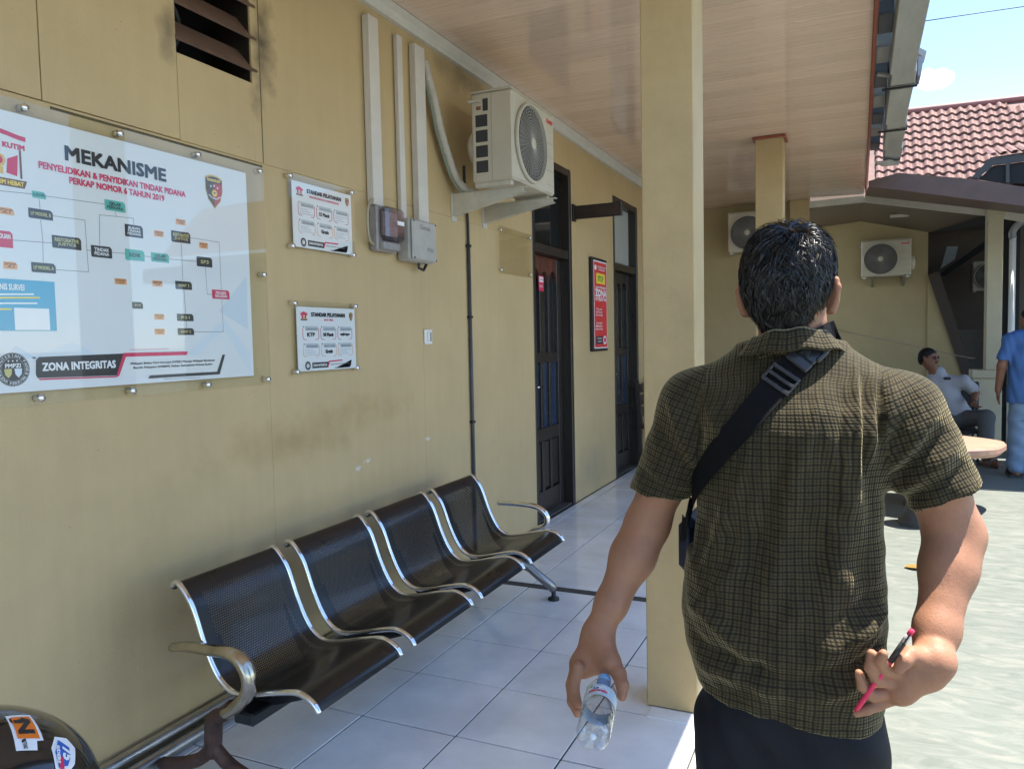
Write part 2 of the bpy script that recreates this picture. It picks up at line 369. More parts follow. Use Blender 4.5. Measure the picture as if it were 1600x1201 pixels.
# ---- glossy wood-print ceiling plank
m_ceil = mat('pvc_plank', (.60, .40, .29), .055, spec=.8)
def ceil_nodes(m):
    n, l = m.node_tree.nodes, m.node_tree.links; b = n['Principled BSDF']
    g = n.new('ShaderNodeNewGeometry'); mp = n.new('ShaderNodeMapping'); mp.inputs['Scale'].default_value = (.9, 26, 1); l.new(g.outputs['Position'], mp.inputs['Vector'])
    t = n.new('ShaderNodeTexNoise'); t.inputs['Scale'].default_value = 3; t.inputs['Detail'].default_value = 8; t.inputs['Roughness'].default_value = .7; l.new(mp.outputs[0], t.inputs['Vector'])
    mp2 = n.new('ShaderNodeMapping'); mp2.inputs['Scale'].default_value = (7, 90, 1); l.new(g.outputs['Position'], mp2.inputs['Vector'])
    v = n.new('ShaderNodeTexVoronoi'); v.inputs['Scale'].default_value = 1.0; v.feature = 'F1'; l.new(mp2.outputs[0], v.inputs['Vector'])
    r2 = n.new('ShaderNodeMapRange'); r2.inputs['From Min'].default_value = .06; r2.inputs['From Max'].default_value = .16; r2.inputs['To Min'].default_value = .62; r2.inputs['To Max'].default_value = 1; l.new(v.outputs['Distance'], r2.inputs['Value'])
    cr = n.new('ShaderNodeValToRGB'); e = cr.color_ramp.elements; e[0].position = .33; e[0].color = (.66, .475, .36, 1); e[1].position = .66; e[1].color = (.78, .60, .47, 1); l.new(t.outputs['Fac'], cr.inputs['Fac'])
    oi = n.new('ShaderNodeObjectInfo'); r3 = n.new('ShaderNodeMapRange'); r3.inputs['To Min'].default_value = .93; r3.inputs['To Max'].default_value = 1.05; l.new(oi.outputs['Random'], r3.inputs['Value'])
    mu = n.new('ShaderNodeMath'); mu.operation = 'MULTIPLY'; l.new(r2.outputs[0], mu.inputs[0]); l.new(r3.outputs[0], mu.inputs[1])
    s = n.new('ShaderNodeVectorMath'); s.operation = 'SCALE'; l.new(cr.outputs[0], s.inputs[0]); l.new(mu.outputs[0], s.inputs['Scale']); l.new(s.outputs[0], b.inputs['Base Color'])
    bp = n.new('ShaderNodeBump'); bp.inputs['Strength'].default_value = .06; bp.inputs['Distance'].default_value = .004; l.new(t.outputs['Fac'], bp.inputs['Height']); l.new(bp.outputs[0], b.inputs['Normal'])
ceil_nodes(m_ceil)

# ---- trowelled courtyard cement
m_ground = mat('trowelled_cement', (.5, .5, .47), .5, spec=.4)
def ground_nodes(m):
    n, l = m.node_tree.nodes, m.node_tree.links; b = n['Principled BSDF']
    g = n.new('ShaderNodeNewGeometry'); mp = n.new('ShaderNodeMapping'); mp.inputs['Scale'].default_value = (2.2, 6, 1); mp.inputs['Rotation'].default_value = (0, 0, .25); l.new(g.outputs['Position'], mp.inputs['Vector'])
    t = n.new('ShaderNodeTexNoise'); t.inputs['Scale'].default_value = 2.4; t.inputs['Detail'].default_value = 9; t.inputs['Roughness'].default_value = .62; t.inputs['Distortion'].default_value = 1.1; l.new(mp.outputs[0], t.inputs['Vector'])
    cr = n.new('ShaderNodeValToRGB'); e = cr.color_ramp.elements; e[0].position = .3; e[0].color = (.122, .136, .115, 1); e[1].position = .72; e[1].color = (.205, .20, .17, 1)
    k = e.new(.52); k.color = (.152, .166, .142, 1); l.new(t.outputs['Fac'], cr.inputs['Fac'])
    t2 = n.new('ShaderNodeTexNoise'); t2.inputs['Scale'].default_value = .9; t2.inputs['Detail'].default_value = 4; l.new(g.outputs['Position'], t2.inputs['Vector'])
    r = n.new('ShaderNodeMapRange'); r.inputs['To Min'].default_value = .78; r.inputs['To Max'].default_value = 1.18; l.new(t2.outputs['Fac'], r.inputs['Value'])
    s = n.new('ShaderNodeVectorMath'); s.operation = 'SCALE'; l.new(cr.outputs[0], s.inputs[0]); l.new(r.outputs[0], s.inputs['Scale']); l.new(s.outputs[0], b.inputs['Base Color'])
    bp = n.new('ShaderNodeBump'); bp.inputs['Strength'].default_value = .35; bp.inputs['Distance'].default_value = .008; l.new(t.outputs['Fac'], bp.inputs['Height']); l.new(bp.outputs[0], b.inputs['Normal'])
    rr = n.new('ShaderNodeMapRange'); rr.inputs['To Min'].default_value = .35; rr.inputs['To Max'].default_value = .7; l.new(t.outputs['Fac'], rr.inputs['Value']); l.new(rr.outputs[0], b.inputs['Roughness'])
ground_nodes(m_ground)

# =================================================================== ground and veranda floor
GZ = -.03
g = MB(); g.add([(-400, -400, GZ), (400, -400, GZ), (400, 600, GZ), (-400, 600, GZ)], [(0, 1, 2, 3)])
ground = g.build('ground', m_ground); ground['kind'] = 'structure'
WX = -2.2; FE = -.5; CZ = 3.12; YB = -2.2; YA = 10.66
fl = MB(); fl.box(WX, FE, YB, YA, -.12, -.004)
floor = fl.build('floor', m_grout); floor['kind'] = 'structure'
fe = MB(); fe.box(FE+.001, FE+.012, YB, YA, -.12, -.001, .003); fe.build('floor_edge', m_white, floor)
TM = {}
def tile_mesh(w, d):
    k = (round(w, 3), round(d, 3))
    if k not in TM:
        b = MB(); b.box(0, w, 0, d, -.012, 0, .0012); TM[k] = b.mesh('tile', m_tile)
    return TM[k]
xl = [WX+.012, -2.1, -1.7, -1.3, -.9, FE]
yl = [2.3125+.4*j for j in range(-11, 5)]+[3.985+.4*j for j in range(0, 17)]
for j in range(len(yl)-1):
    y0, y1 = yl[j], yl[j+1]
    if y1-y0 < .1: continue
    for i in range(5):
        w = xl[i+1]-xl[i]-.007; d = y1-y0-.007
        o = bpy.data.objects.new('tile', tile_mesh(w, d)); COL.objects.link(o); o.location = (xl[i]+.002, y0+.002, RNG.uniform(-.0006, .0004)); o.rotation_euler = (RNG.uniform(-.001, .001), RNG.uniform(-.001, .001), 0); o.parent = floor
sp = MB(); sp.box(FE-.21, FE-.003, 2.70, 2.781, -.003, .004, .001); sp.build('tile', m_tile, floor)

# =================================================================== the office building on the left
office = thing('office_building', (WX, 4, 0), 'long yellow office wall with dark doors on the left', 'building')
D1 = (5.25, 6.08, 2.80); D2 = (7.30, 8.17, 2.80)
VENT = (2.03, 2.40, 2.44, 2.86)
TH = .12
def panel(y0, y1, z0, z1, gap=.0012, proud=0.):
    b = MB(); b.box(WX-.02, WX+proud, y0+gap, y1-gap, z0+gap, z1-gap, .001); return b.build('wall_panel', m_wall, office)
# masonry core behind the boards (with openings)
core = MB()
for (y0, y1, z0, z1) in ((YB, VENT[0], 0, 3.3), (VENT[0], VENT[1], 0, VENT[2]), (VENT[0], VENT[1], VENT[3], 3.3), (VENT[1], D1[0], 0, 3.3), (D1[0], D1[1], D1[2], 3.3), (D1[1], D2[0], 0, 3.3), (D2[0], D2[1], D2[2], 3.3), (D2[1], YA, 0, 3.3)):
    core.box(WX-.16, WX-.021, y0, y1, z0, z1)
core.build('wall_core', m_seam, office)
ZS = 2.135
lower = [YB, -.9, .35, 1.02, 2.437, 3.66, 4.6, D1[0]]
for a, b_ in zip(lower, lower[1:]): panel(a, b_, 0, ZS, .0004)
panel(D1[1], D2[0], 0, 3.12, .0004); panel(D2[1], YA, 0, 3.12, .0004)
panel(YB, .3, ZS, 3.12, .0018, .004); panel(.3, 1.524, ZS, 3.12, .0018, .004)
panel(1.524, VENT[0], ZS, 3.12, .0018, .004); panel(VENT[0], VENT[1], ZS, VENT[2], .0, .004); panel(VENT[0], VENT[1], VENT[3], 3.12, .0, .004); panel(VENT[1], 2.443, ZS, 3.12, .0, .004)
panel(2.449, 3.66, ZS, 3.12, .0003); panel(3.66, 4.6, ZS, 3.12, .0003); panel(4.6, D1[0], ZS, 3.12, .0003)
panel(D1[0], D1[1], D1[2], 3.12, .0003); panel(D2[0], D2[1], D2[2], 3.12, .0003)
# seam gap lip above the board
b = MB(); b.box(WX-.001, WX+.0022, 1.55, 2.44, 2.118, 2.126); b.build('seam_strip', m_seam, office)
b = MB(); b.box(WX-.001, WX+.0022, 2.4425, 2.4495, 2.14, 3.05); b.build('seam_strip', m_seam, office)
# cornice under the ceiling
b = MB(); b.prism([(WX+.001, YB, 3.045), (WX+.028, YB, 3.045), (WX+.032, YB, 3.06), (WX+.048, YB, 3.075), (WX+.052, YB, CZ-.001), (WX+.001, YB, CZ-.001)], (0, YA-YB-.002, 0)); b.build('cornice', m_white, office)
# vent opening with timber louvres, an old fan behind
v = MB()
y0, y1, z0, z1 = VENT
v.box(WX-.5, WX-.47, y0-.1, y1+.1, z0-.1, z1+.1); vb = v.build('vent', m_darkroom, office)
fr = MB(); fr.box(WX-.40, WX-.005, y1-.004, y1+.03, z0, z1); fr.box(WX-.40, WX-.161, y0-.03, y0, z0, z1); fr.box(WX-.40, WX-.161, y0, y1, z0-.03, z0); fr.box(WX-.40, WX-.161, y0, y1, z1, z1+.03); fr.build('reveal', m_wood, vb)
m_slat = mat('dusty_brown_slat', (.15, .085, .055), .6, var=.2, vscale=20)
for zz in (2.52, 2.645, 2.77):
    s = MB(); s.prism([(WX-.075, y0-.004, zz+.05), (WX-.062, y0-.004, zz+.06), (WX+.012, y0-.004, zz-.028), (WX+.002, y0-.004, zz-.034)], (0, y1-y0+.03, 0)); s.build('slat', m_slat, vb)
fan = MB(); fan.lathe([(.11, 0), (.125, .0), (.125, .05), (.11, .05)], (WX-.30, 2.17, 2.66), (1, 0, 0), 24, False); fan.lathe([(.004, .01), (.045, .01), (.05, .03), (.03, .05), (.001, .055)], (WX-.30, 2.17, 2.66), (1, 0, 0), 16)
for k in range(4):
    a = k*math.pi/2+.4; c = np.array([0, math.cos(a), math.sin(a)]); q = np.array([.25, -math.sin(a), math.cos(a)])
    pc = np.array([WX-.28, 2.17, 2.66]); fan.prism([pc+c*.03-q*.02, pc+c*.1-q*.035, pc+c*.1+q*.035, pc+c*.03+q*.02], (.003, 0, 0))
fan.build('exhaust_fan', mat('greasy_fan_plastic', (.17, .17, .16), .5, var=.3, vscale=20), vb)

def door(y0, y1, ztop, zlock, glass, redtop, has_sign):
    """frame, transom pane and a leaf with arched glazed slots"""
    X0 = WX-.10
    fr = MB(); fr.box(X0-.02, WX+.012, y1-.055, y1-.002, 0.002, ztop-.002, .004); fr.box(X0-.02, WX+.004, y0+.002, y0+.05, .002, ztop-.002, .004)
    fr.box(X0-.02, WX+.008, y0+.05, y1-.055, ztop-.06, ztop-.002, .004); fr.box(X0-.02, WX+.002, y0+.05, y1-.055, zlock, zlock+.07, .004)
    fo = fr.build('door_frame', m_wood, office)
    t = MB(); t.box(X0+.02, X0+.026, y0+.05, y1-.055, zlock+.07, ztop-.06); t.build('transom_pane', glass, fo)
    a, b = y0+.053, y1-.058; w = b-a; xl0, xl1 = X0-.005, X0+.03
    lf = MB(); st = .095
    lf.box(xl0, xl1, a, a+st, .01, zlock-.004, .003); lf.box(xl0, xl1, b-st, b, .01, zlock-.004, .003)
    cols = [a+st+(w-2*st)*k/3 for k in range(4)]
    rails = [(.01, .20), (.60, .70), (1.22, 1.30)]
    for (r0, r1) in rails: lf.box(xl0+.002, xl1-.001, a+st, b-st, r0, r1, .003)
    for c in cols[1:3]:
        lf.box(xl0+.003, xl1-.002, c-.022, c+.022, .20, .60, .003); lf.box(xl0+.003, xl1-.002, c-.022, c+.022, .70, 1.22, .003); lf.box(xl0+.003, xl1-.002, c-.022, c+.022, 1.30, zlock-.14, .003)
    lo = lf.build('door', m_wood, office)
    # arched head rail: polygon with three arches cut by strips
    hd = MB(); zt = zlock-.004; zb = zlock-.30
    for k in range(3):
        c0, c1 = cols[k]+(.022 if k else 0), cols[k+1]-(.022 if k < 2 else 0); n = 8
        arch = []
        for q in range(n+1):
            th = math.pi-math.pi*q/n; arch.append(((c0+c1)/2+(c1-c0)/2*math.cos(th), zb+.1+(c1-c0)*.62*math.sin(th)))
        for q in range(n):
            (p0, h0), (p1, h1) = arch[q], arch[q+1]
            hd.prism([(xl0+.003, p0, h0), (xl0+.003, p1, h1), (xl0+.003, p1, zt), (xl0+.003, p0, zt)], (xl1-xl0-.005, 0, 0))
    for c in cols[1:3]: hd.box(xl0+.0035, xl1-.0025, c-.022, c+.022, zlock-.14, zt)
    hd.build('arched_rail', redtop, lo)
    for k in range(3):
        p = MB(); p.box(X0+.004, X0+.010, cols[k]+(.022 if k else 0), cols[k+1]-(.022 if k < 2 else 0), 1.30, zt-.02); p.build('pane', m_glassdark, lo)
        p = MB(); p.box(X0+.004, X0+.010, cols[k]+(.022 if k else 0), cols[k+1]-(.022 if k < 2 else 0), .70, 1.22); p.build('pane', m_glassblue, lo)
        p = MB(); p.box(X0+.002, X0+.016, cols[k]+(.026 if k else .006), cols[k+1]-(.026 if k < 2 else .006), .21, .59, .012); p.build('door_panel', m_wood, lo)
    h = MB(); h.box(xl1, xl1+.008, a+.025, a+.06, .95, 1.12, .003); h.tube([(xl1+.005, a+.042, 1.04), (xl1+.05, a+.042, 1.04), (xl1+.055, a+.055, 1.04), (xl1+.055, a+.14, 1.04)], .008, 8); h.build('handle', m_steel, lo, True)
    return lo
d1 = door(*D1, 2.06, m_glassdark, m_woodred, True)
d2 = door(*D2, 2.08, m_glassday, m_wood, False)
st = MB(); st.box(WX-.066, WX-.0645, 5.52, 5.62, 1.78, 1.90); sto = st.build('sticker', INK('red'), d1)
tx = Sheet((WX-.0643, 5.57, 1.84), (0, 1, 0), (0, 0, 1)); tx.rect(-.042, .01, .042, .05, 'white'); tx.text('TARIK', 0, .03, 'red', .07); tx.text('BUKA', 0, -.022, 'white', .07)
for c, mb in tx.m.items(): mb.build('lettering', INK(c), d1)
th = MB(); th.box(WX-.13, WX-.003, D1[0], D1[1], .003, .02, .004); th.build('threshold', m_grout, office)
th = MB(); th.box(WX-.13, WX-.003, D2[0], D2[1], .003, .02, .004); th.build('threshold', m_grout, office)
bk = MB(); bk.box(WX-.9, WX-.2, D1[0]-.3, D1[1]+.3, -.1, 3.2); bk.build('room_behind_door', m_darkroom, office)
bk = MB(); bk.box(WX-.9, WX-.2, D2[0]-.3, D2[1]+.3, -.1, 3.2); bk.build('room_behind_door', m_darkroom, office)

# ceiling: glossy planks running out from the wall
CE = .065
cl = MB(); cl.box(WX-.15, CE, YB, YA, CZ+.012, CZ+.04); ceil = cl.build('ceiling', m_eave); ceil['kind'] = 'structure'
pm = MB(); pm.box(0, CE-WX-.052, 0, .1985, 0, .010, .0015); pmesh = pm.mesh('plank', m_ceil)
y = YB
while y < YA-.05:
    o = bpy.data.objects.new('plank', pmesh); COL.objects.link(o); o.location = (WX+.052, y, CZ+RNG.uniform(0, .0006)); o.rotation_euler = (RNG.uniform(-.0012, .0012), 0, 0); o.parent = ceil; y += .2
rt = MB(); rt.box(CE+.001, CE+.022, YB, YA-.2, CZ-.035, CZ+.03, .003); rt.build('edge_trim', m_redtrim, ceil)
# roof over the veranda and its eave
roof = thing('veranda_roof', (.2, 4, 3.1), 'grey timber eave with gutter boards above the pink ceiling edge', 'roof')
ev = MB(); ev.prism([(CE+.03, YB, CZ+.30), (.30, YB, CZ+.16), (.30, YB, CZ+.19), (CE+.03, YB, CZ+.33)], (0, 10.6, 0)); ev.build('eave_lining', m_eave, roof)
ev = MB(); ev.prism([(-2.6, YB, CZ+1.75), (.32, YB, CZ+.19), (.34, YB, CZ+.23), (-2.6, YB, CZ+1.80)], (0, 10.6, 0)); ev.build('roof_deck', m_maroon, roof)
y = 3.2
kk = 0
while y < 8.0:
    r = MB(); r.box(CE+.026, .17, y, y+.30, CZ-.0+RNG.uniform(0, .03), CZ+.16, .004); r.build('rafter_end', m_gutter if kk % 2 == 0 else m_eave, roof); y += .52; kk += 1
gy = [YB, 1.2, 3.4, 5.35, 6.6, 7.5, 8.24]
for k, (a, b_) in enumerate(zip(gy, gy[1:])):
    gb = MB(); j = RNG.uniform(-.006, .006); gb.box(.150+j+k*.011, .284+j+k*.012, a+.003, b_-.003, 2.985+RNG.uniform(-.008, .004), CZ+.13, .004); gb.build('gutter_board', m_gutter, roof)
for yy in (5.6, 6.75, 7.9):
    s = MB(); s.box(.13, .325, yy-.012, yy+.012, 2.962, 2.972); s.box(.325, .333, yy-.012, yy+.012, 2.962, 3.14); s.build('gutter_strap', m_darkmetal, roof)
s = MB(); s.sheet(lambda u, v: (.12+.2*u+.01*math.sin(v*9), 7.72+.22*v+.1*u, 2.955-.012*math.sin(u*7+v*5)-.02*u), 8, 8); s.build('torn_plastic_wrap', mat('pale_plastic_film', (.5, .52, .52), .2, var=.2, vscale=30), roof)

# =================================================================== columns
def column(label, x0, x1, y0, y1, cap):
    t = thing('column', ((x0+x1)/2, (y0+y1)/2, 0), label, 'column', 'veranda columns')
    s = MB(); s.box(x0, x1, y0, y1, .004, CZ-.003, .004); s.build('shaft', m_col, t)
    if cap:
        c = MB(); c.box(x0-.022, x0-.001, y0-.022, y1+.022, CZ-.026, CZ-.004, .003); c.box(x1+.001, x1+.022, y0-.022, y1+.022, CZ-.026, CZ-.004, .003); c.box(x0, x1, y0-.022, y0-.001, CZ-.026, CZ-.004, .003); c.box(x0, x1, y1+.001, y1+.022, CZ-.026, CZ-.004, .003); c.build('capital_trim', m_redtrim, t)
    return t
column('thick yellow column standing right behind the man with the sling strap', -.728, -.537, 2.783, 2.968, True)
column('far yellow column with red-brown trim under the ceiling, above the man\'s head', -.83, -.60, 7.05, 7.25, True)

# =================================================================== back wing
wing = thing('back_wing_building', (1.0, 12, 0), 'cream wing with maroon fascia and dark passage at the end of the courtyard', 'building')
YW2 = 12.35
w = MB(); w.box(WX-.1, -.585, YA+.001, YA+.16, 0, 3.5); w.build('end_wall', m_wing, wing)
w = MB(); w.box(-.82, -.583, YA-.10, YA-.001, 0, CZ-.002, .003); w.build('corner_pier', m_col, wing)
xr = ony(1450, 400, YW2)[0]
w = MB(); w.box(-1.2, xr, YW2, YW2+.15, 0, 3.3); w.build('rear_wall', m_wing, wing)
# raking dark handrail board in front of the rear wall's edge
q0 = ony(1450, 430, YW2-.04); q1 = ony(1503, 585, YW2-.04)
w = MB(); w.prism([q0, q1, q1+np.array([.13, 0, 0]), q0+np.array([.13, 0, .05])], (0, -.05, 0)); w.build('raking_board', mat('dark_brown_timber', (.05, .033, .025), .6, var=.3), wing)
w = MB(); w.prism([q0+np.array([-.0, 0, .02]), q1+np.array([0, 0, -.0]), (q1[0], YW2-.04, 0), (q0[0], YW2-.04, 0)], (0, .035, 0)); w.build('stair_wall', m_wing, wing)
# dark passage behind
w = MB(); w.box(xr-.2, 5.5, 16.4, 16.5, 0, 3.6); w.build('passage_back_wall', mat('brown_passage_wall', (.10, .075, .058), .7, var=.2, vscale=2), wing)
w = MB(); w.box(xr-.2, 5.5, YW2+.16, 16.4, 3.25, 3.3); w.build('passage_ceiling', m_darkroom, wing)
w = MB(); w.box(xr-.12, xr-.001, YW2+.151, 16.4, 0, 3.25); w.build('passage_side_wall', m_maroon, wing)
a = ony(1505, 515, 13.6); b2 = ony(1542, 575, 13.6)
w = MB(); w.box(a[0]-.15, b2[0]+.1, 13.6, 13.65, 0, a[2]); w.build('low_partition', mat('grey_partition', (.30, .28, .25), .7, var=.15), wing)
a = ony(1480, 470, 15.2); b2 = ony(1545, 395, 15.2)
w = MB(); w.prism([ony(1468, 428, 14.6), ony(1545, 372, 14.6), ony(1545, 385, 14.6), ony(1475, 432, 14.6)], (0, .05, 0)); w.build('dark_beam', m_darkroom, wing)
w = MB(); w.prism([ony(1470, 420, 15), ony(1480, 385, 15), ony(1497, 385, 15), ony(1492, 405, 15)], (0, .05, 0)); w.build('grey_vent_panel', m_gutter, wing)
# soffit, cornice and fascia following the sagging eave
def E(px, py, y): return ony(px, py, y)
c0, c1 = E(1264, 322, 10.64), E(1350, 313, 10.64)
w = MB(); w.prism([c0+np.array([0, 0, -.03]), c1+np.array([0, 0, -.03]), c1+np.array([0, 0, .05]), c0+np.array([0, 0, .05])], (0, -.05, 0)); w.build('cornice', m_white, wing)
d0, d1_, d2_ = E(1351, 313, 10.64), E(1541, 334, 10.3), E(1640, 350, 10.2)
w = MB()
for a, b_ in ((d0, d1_), (d1_, d2_)):
    w.prism([a+np.array([.002, 0, -.03]), b_+np.array([0, 0, -.03]), b_+np.array([0, 0, .05]), a+np.array([.002, 0, .05])], (0, -.06, 0))
w.build('cornice', m_white, wing)
# inner soffit between cornice and rear wall
s0, s1 = E(1264, 331, 10.66), E(1560, 345, 10.35)
t0, t1, t2 = E(1262, 358, YW2-.002), E(1345, 346, YW2-.002), E(1452, 363, YW2-.002)
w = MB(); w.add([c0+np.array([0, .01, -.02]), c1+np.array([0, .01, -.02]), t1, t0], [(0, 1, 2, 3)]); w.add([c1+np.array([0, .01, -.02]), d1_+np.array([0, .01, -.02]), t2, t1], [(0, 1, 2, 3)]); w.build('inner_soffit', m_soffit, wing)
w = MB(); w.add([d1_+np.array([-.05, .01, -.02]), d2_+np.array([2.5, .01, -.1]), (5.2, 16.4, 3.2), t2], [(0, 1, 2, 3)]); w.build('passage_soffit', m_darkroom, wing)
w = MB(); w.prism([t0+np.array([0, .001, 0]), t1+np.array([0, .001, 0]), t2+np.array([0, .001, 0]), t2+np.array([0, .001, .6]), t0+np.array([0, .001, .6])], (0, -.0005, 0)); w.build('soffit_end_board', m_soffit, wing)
lt = MB(); p = E(1425, 330, 11.2); lt.box(p[0]-.25, p[0]+.25, 11.15, 11.25, p[2]-.06, p[2]-.03, .005); lt.build('batten_light', m_white, wing)
# front soffit and maroon fascia board
YE = 8.25
g0, g1 = E(1404, 270, YE), E(1640, 300, YE-.1)
fas = MB(); fas.prism([E(1357, 292, YE+.02), E(1404, 297, YE+.02), E(1640, 327, YE+.02), E(1640, 298, YE+.02), E(1520, 280, YE+.02), E(1404, 270, YE+.02), E(1357, 283, YE+.02)], (0, .03, 0)); fo = fas.build('fascia', m_maroon, wing)
fx = MB(); k1 = E(1640, 327, YE+.02); k2 = E(1640, 298, YE+.02); fx.prism([k1+np.array([.002, 0, 0]), (5.5, YE+.02, k1[2]-.1), (5.5, YE+.02, k2[2]-.05), k2+np.array([.002, 0, 0])], (0, .03, 0)); fx.build('fascia', m_maroon, wing)
sf = MB(); A0, A1 = E(1357, 292, YE+.055), E(1640, 327, YE+.055)
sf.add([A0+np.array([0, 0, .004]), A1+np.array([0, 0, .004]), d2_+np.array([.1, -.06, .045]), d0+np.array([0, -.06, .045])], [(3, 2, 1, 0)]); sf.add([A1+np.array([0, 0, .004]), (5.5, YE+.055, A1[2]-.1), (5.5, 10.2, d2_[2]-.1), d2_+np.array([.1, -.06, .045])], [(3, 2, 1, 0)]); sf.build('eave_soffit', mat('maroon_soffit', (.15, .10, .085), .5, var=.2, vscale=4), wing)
# column and low wall at the passage
a, b2 = E(1540, 580, 10.2), E(1570, 340, 10.2)
w = MB(); w.box(a[0], b2[0]-.01, 10.2, 10.4, a[2]+.02, b2[2]+.3, .004); w.build('pier', m_cream, wing)
w = MB(); w.box(a[0]-.012, b2[0]+.004, 10.185, 10.215, b2[2]+.02, b2[2]+.16, .004); w.build('pier_head', m_cream, wing)
w = MB(); w.box(a[0]-.12, b2[0]+.0, 10.2, 10.42, GZ, a[2]-.08, .004); w.box(a[0]-.14, b2[0]+.02, 10.17, 10.44, a[2]-.078, a[2]+.018, .006); w.build('low_wall', m_cream, wing)
w = MB(); w.box(b2[0]+.03, b2[0]+.2, 10.5, 10.6, 0, 3); w.build('dark_jamb', m_darkroom, wing)
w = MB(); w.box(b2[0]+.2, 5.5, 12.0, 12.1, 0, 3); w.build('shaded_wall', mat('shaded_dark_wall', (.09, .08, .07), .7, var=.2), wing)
# tiled roof of the taller house behind
rear = thing('tiled_house', (3.5, 18, 0), 'house with a sunlit red tile roof rising behind the wing', 'building')
m_rt = mat('clay_roof_tile', (.205, .118, .10), .65, var=.30, vscale=3.5, bump=.1, spec=.2)
YR = 16.0; RZ = E(1450, 296, YR)[2]; PT = 1.0
def roofp(px, py):
    d = ray(px, py); e0 = np.array([0, YR, RZ]); n = np.array([0, -PT, 1.]); t = (n@(e0-CPOS))/(n@d); return CPOS+d*t
R0, R1 = roofp(1400, 177), roofp(1600, 154)
sl = math.hypot(1, PT); yr0, yr1 = R0[1], R1[1]
X0_, X1_ = E(1385, 290, YR)[0], 14
xk = lambda x: yr0+(yr1-yr0)*(x-R0[0])/(R1[0]-R0[0])
rdk = MB(); rdk.add([(x, y, RZ-.02+PT*(y-YR)) for x, y in ((X0_-1.5, YR), (X1_, YR), (X1_, xk(X1_)-.05), (X0_-1.5, xk(X0_-1.5)-.05))], [(0, 1, 2, 3)])
rdk.add([(x, y, z) for x, y, z in ((X0_-1.5, YR+9, RZ-.02), (X1_, YR+9, RZ-.02), (X1_, xk(X1_)-.04, RZ-.02+PT*(xk(X1_)-.05-YR)), (X0_-1.5, xk(X0_-1.5)-.04, RZ-.02+PT*(xk(X0_-1.5)-.05-YR)))], [(3, 2, 1, 0)])
rf = rdk.build('roof', m_rt, rear)
w = MB(); w.box(X0_-1.2, X1_-.3, YR+.5, YR+8.5, GZ, RZ-.03); w.build('wall', m_wing, rear)
TW, TL = .165, .245
def tile_geo():
    b = MB(); nu = 8
    def pr(u): return .022*math.sin(2*math.pi*u)
    b.sheet(lambda i, j: (i*TW*1.02, j*(TL+.04), pr(i)+.045*(1-j)), nu, 1)
    b.sheet(lambda i, j: (i*TW*1.02, 0, pr(i)+.045-.043*(1-j)), nu, 1)
    return b.mesh('roof_tile', m_rt, False)
tmsh = tile_geo(); ang = math.atan(PT); nt = 0
for r in range(18):
    for c in range(75):
        x = X0_-.5+c*TW; s_ = r*TL-.06; yy = YR+s_/sl; zz_ = RZ+PT*s_/sl
        if yy > xk(x)-.2: continue
        d = np.array([x+.1, yy+.1, zz_])-CPOS; dz = d@CF; px = 800+FPX*(d@CR)/dz
        if px > 1622 or px < 1366 or nt >= 299: continue
        o = bpy.data.objects.new('roof_tile', tmsh); COL.objects.link(o); o.location = (x, yy, zz_+RNG.uniform(-.004, .004)); o.rotation_euler = (ang+RNG.uniform(-.012, .012), 0, RNG.uniform(-.01, .01)); o.parent = rf; o.matrix_parent_inverse = Matrix.Identity(4); nt += 1

rg = MB(); e1, e2 = R0-(R1-R0)*.6, R1+(R1-R0)*1.5; rg.tube([e1, R0, R1, e2], .075, 10); rg.build('ridge_cap', mat('ridge_red', (.24, .09, .08), .5, var=.15), rf, True)
# raised dark gablet over the right side of that roof
gq = [E(1518, 277, 14.5), E(1548, 246, 14.5), E(1640, 232, 14.5), E(1640, 247, 14.5), E(1552, 258, 14.5), E(1528, 279, 14.5)]
w = MB(); w.prism(gq, (0, .04, 0)); w.build('gablet_barge_board', m_wood, rear)
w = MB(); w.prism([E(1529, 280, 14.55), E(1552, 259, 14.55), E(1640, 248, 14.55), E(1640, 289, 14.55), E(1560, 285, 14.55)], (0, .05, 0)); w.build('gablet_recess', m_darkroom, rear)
for i in range(6):
    p = E(1545+i*17, 245-i*2.2, 14.47); o = MB(); o.sheet(lambda u, v, p=p: (p[0]+u*.235, p[1]-.06+v*.6, p[2]+.02+.03*math.sin(2*math.pi*u)+v*.2), 6, 1); o.build('roof_tile', m_rt, rf)
w = MB(); w.prism([E(1571, 256, 14.54), E(1577, 255, 14.54), E(1577, 286, 14.54), E(1571, 286, 14.54)], (0, -.03, 0)); w.build('gablet_post', m_wood, rear)
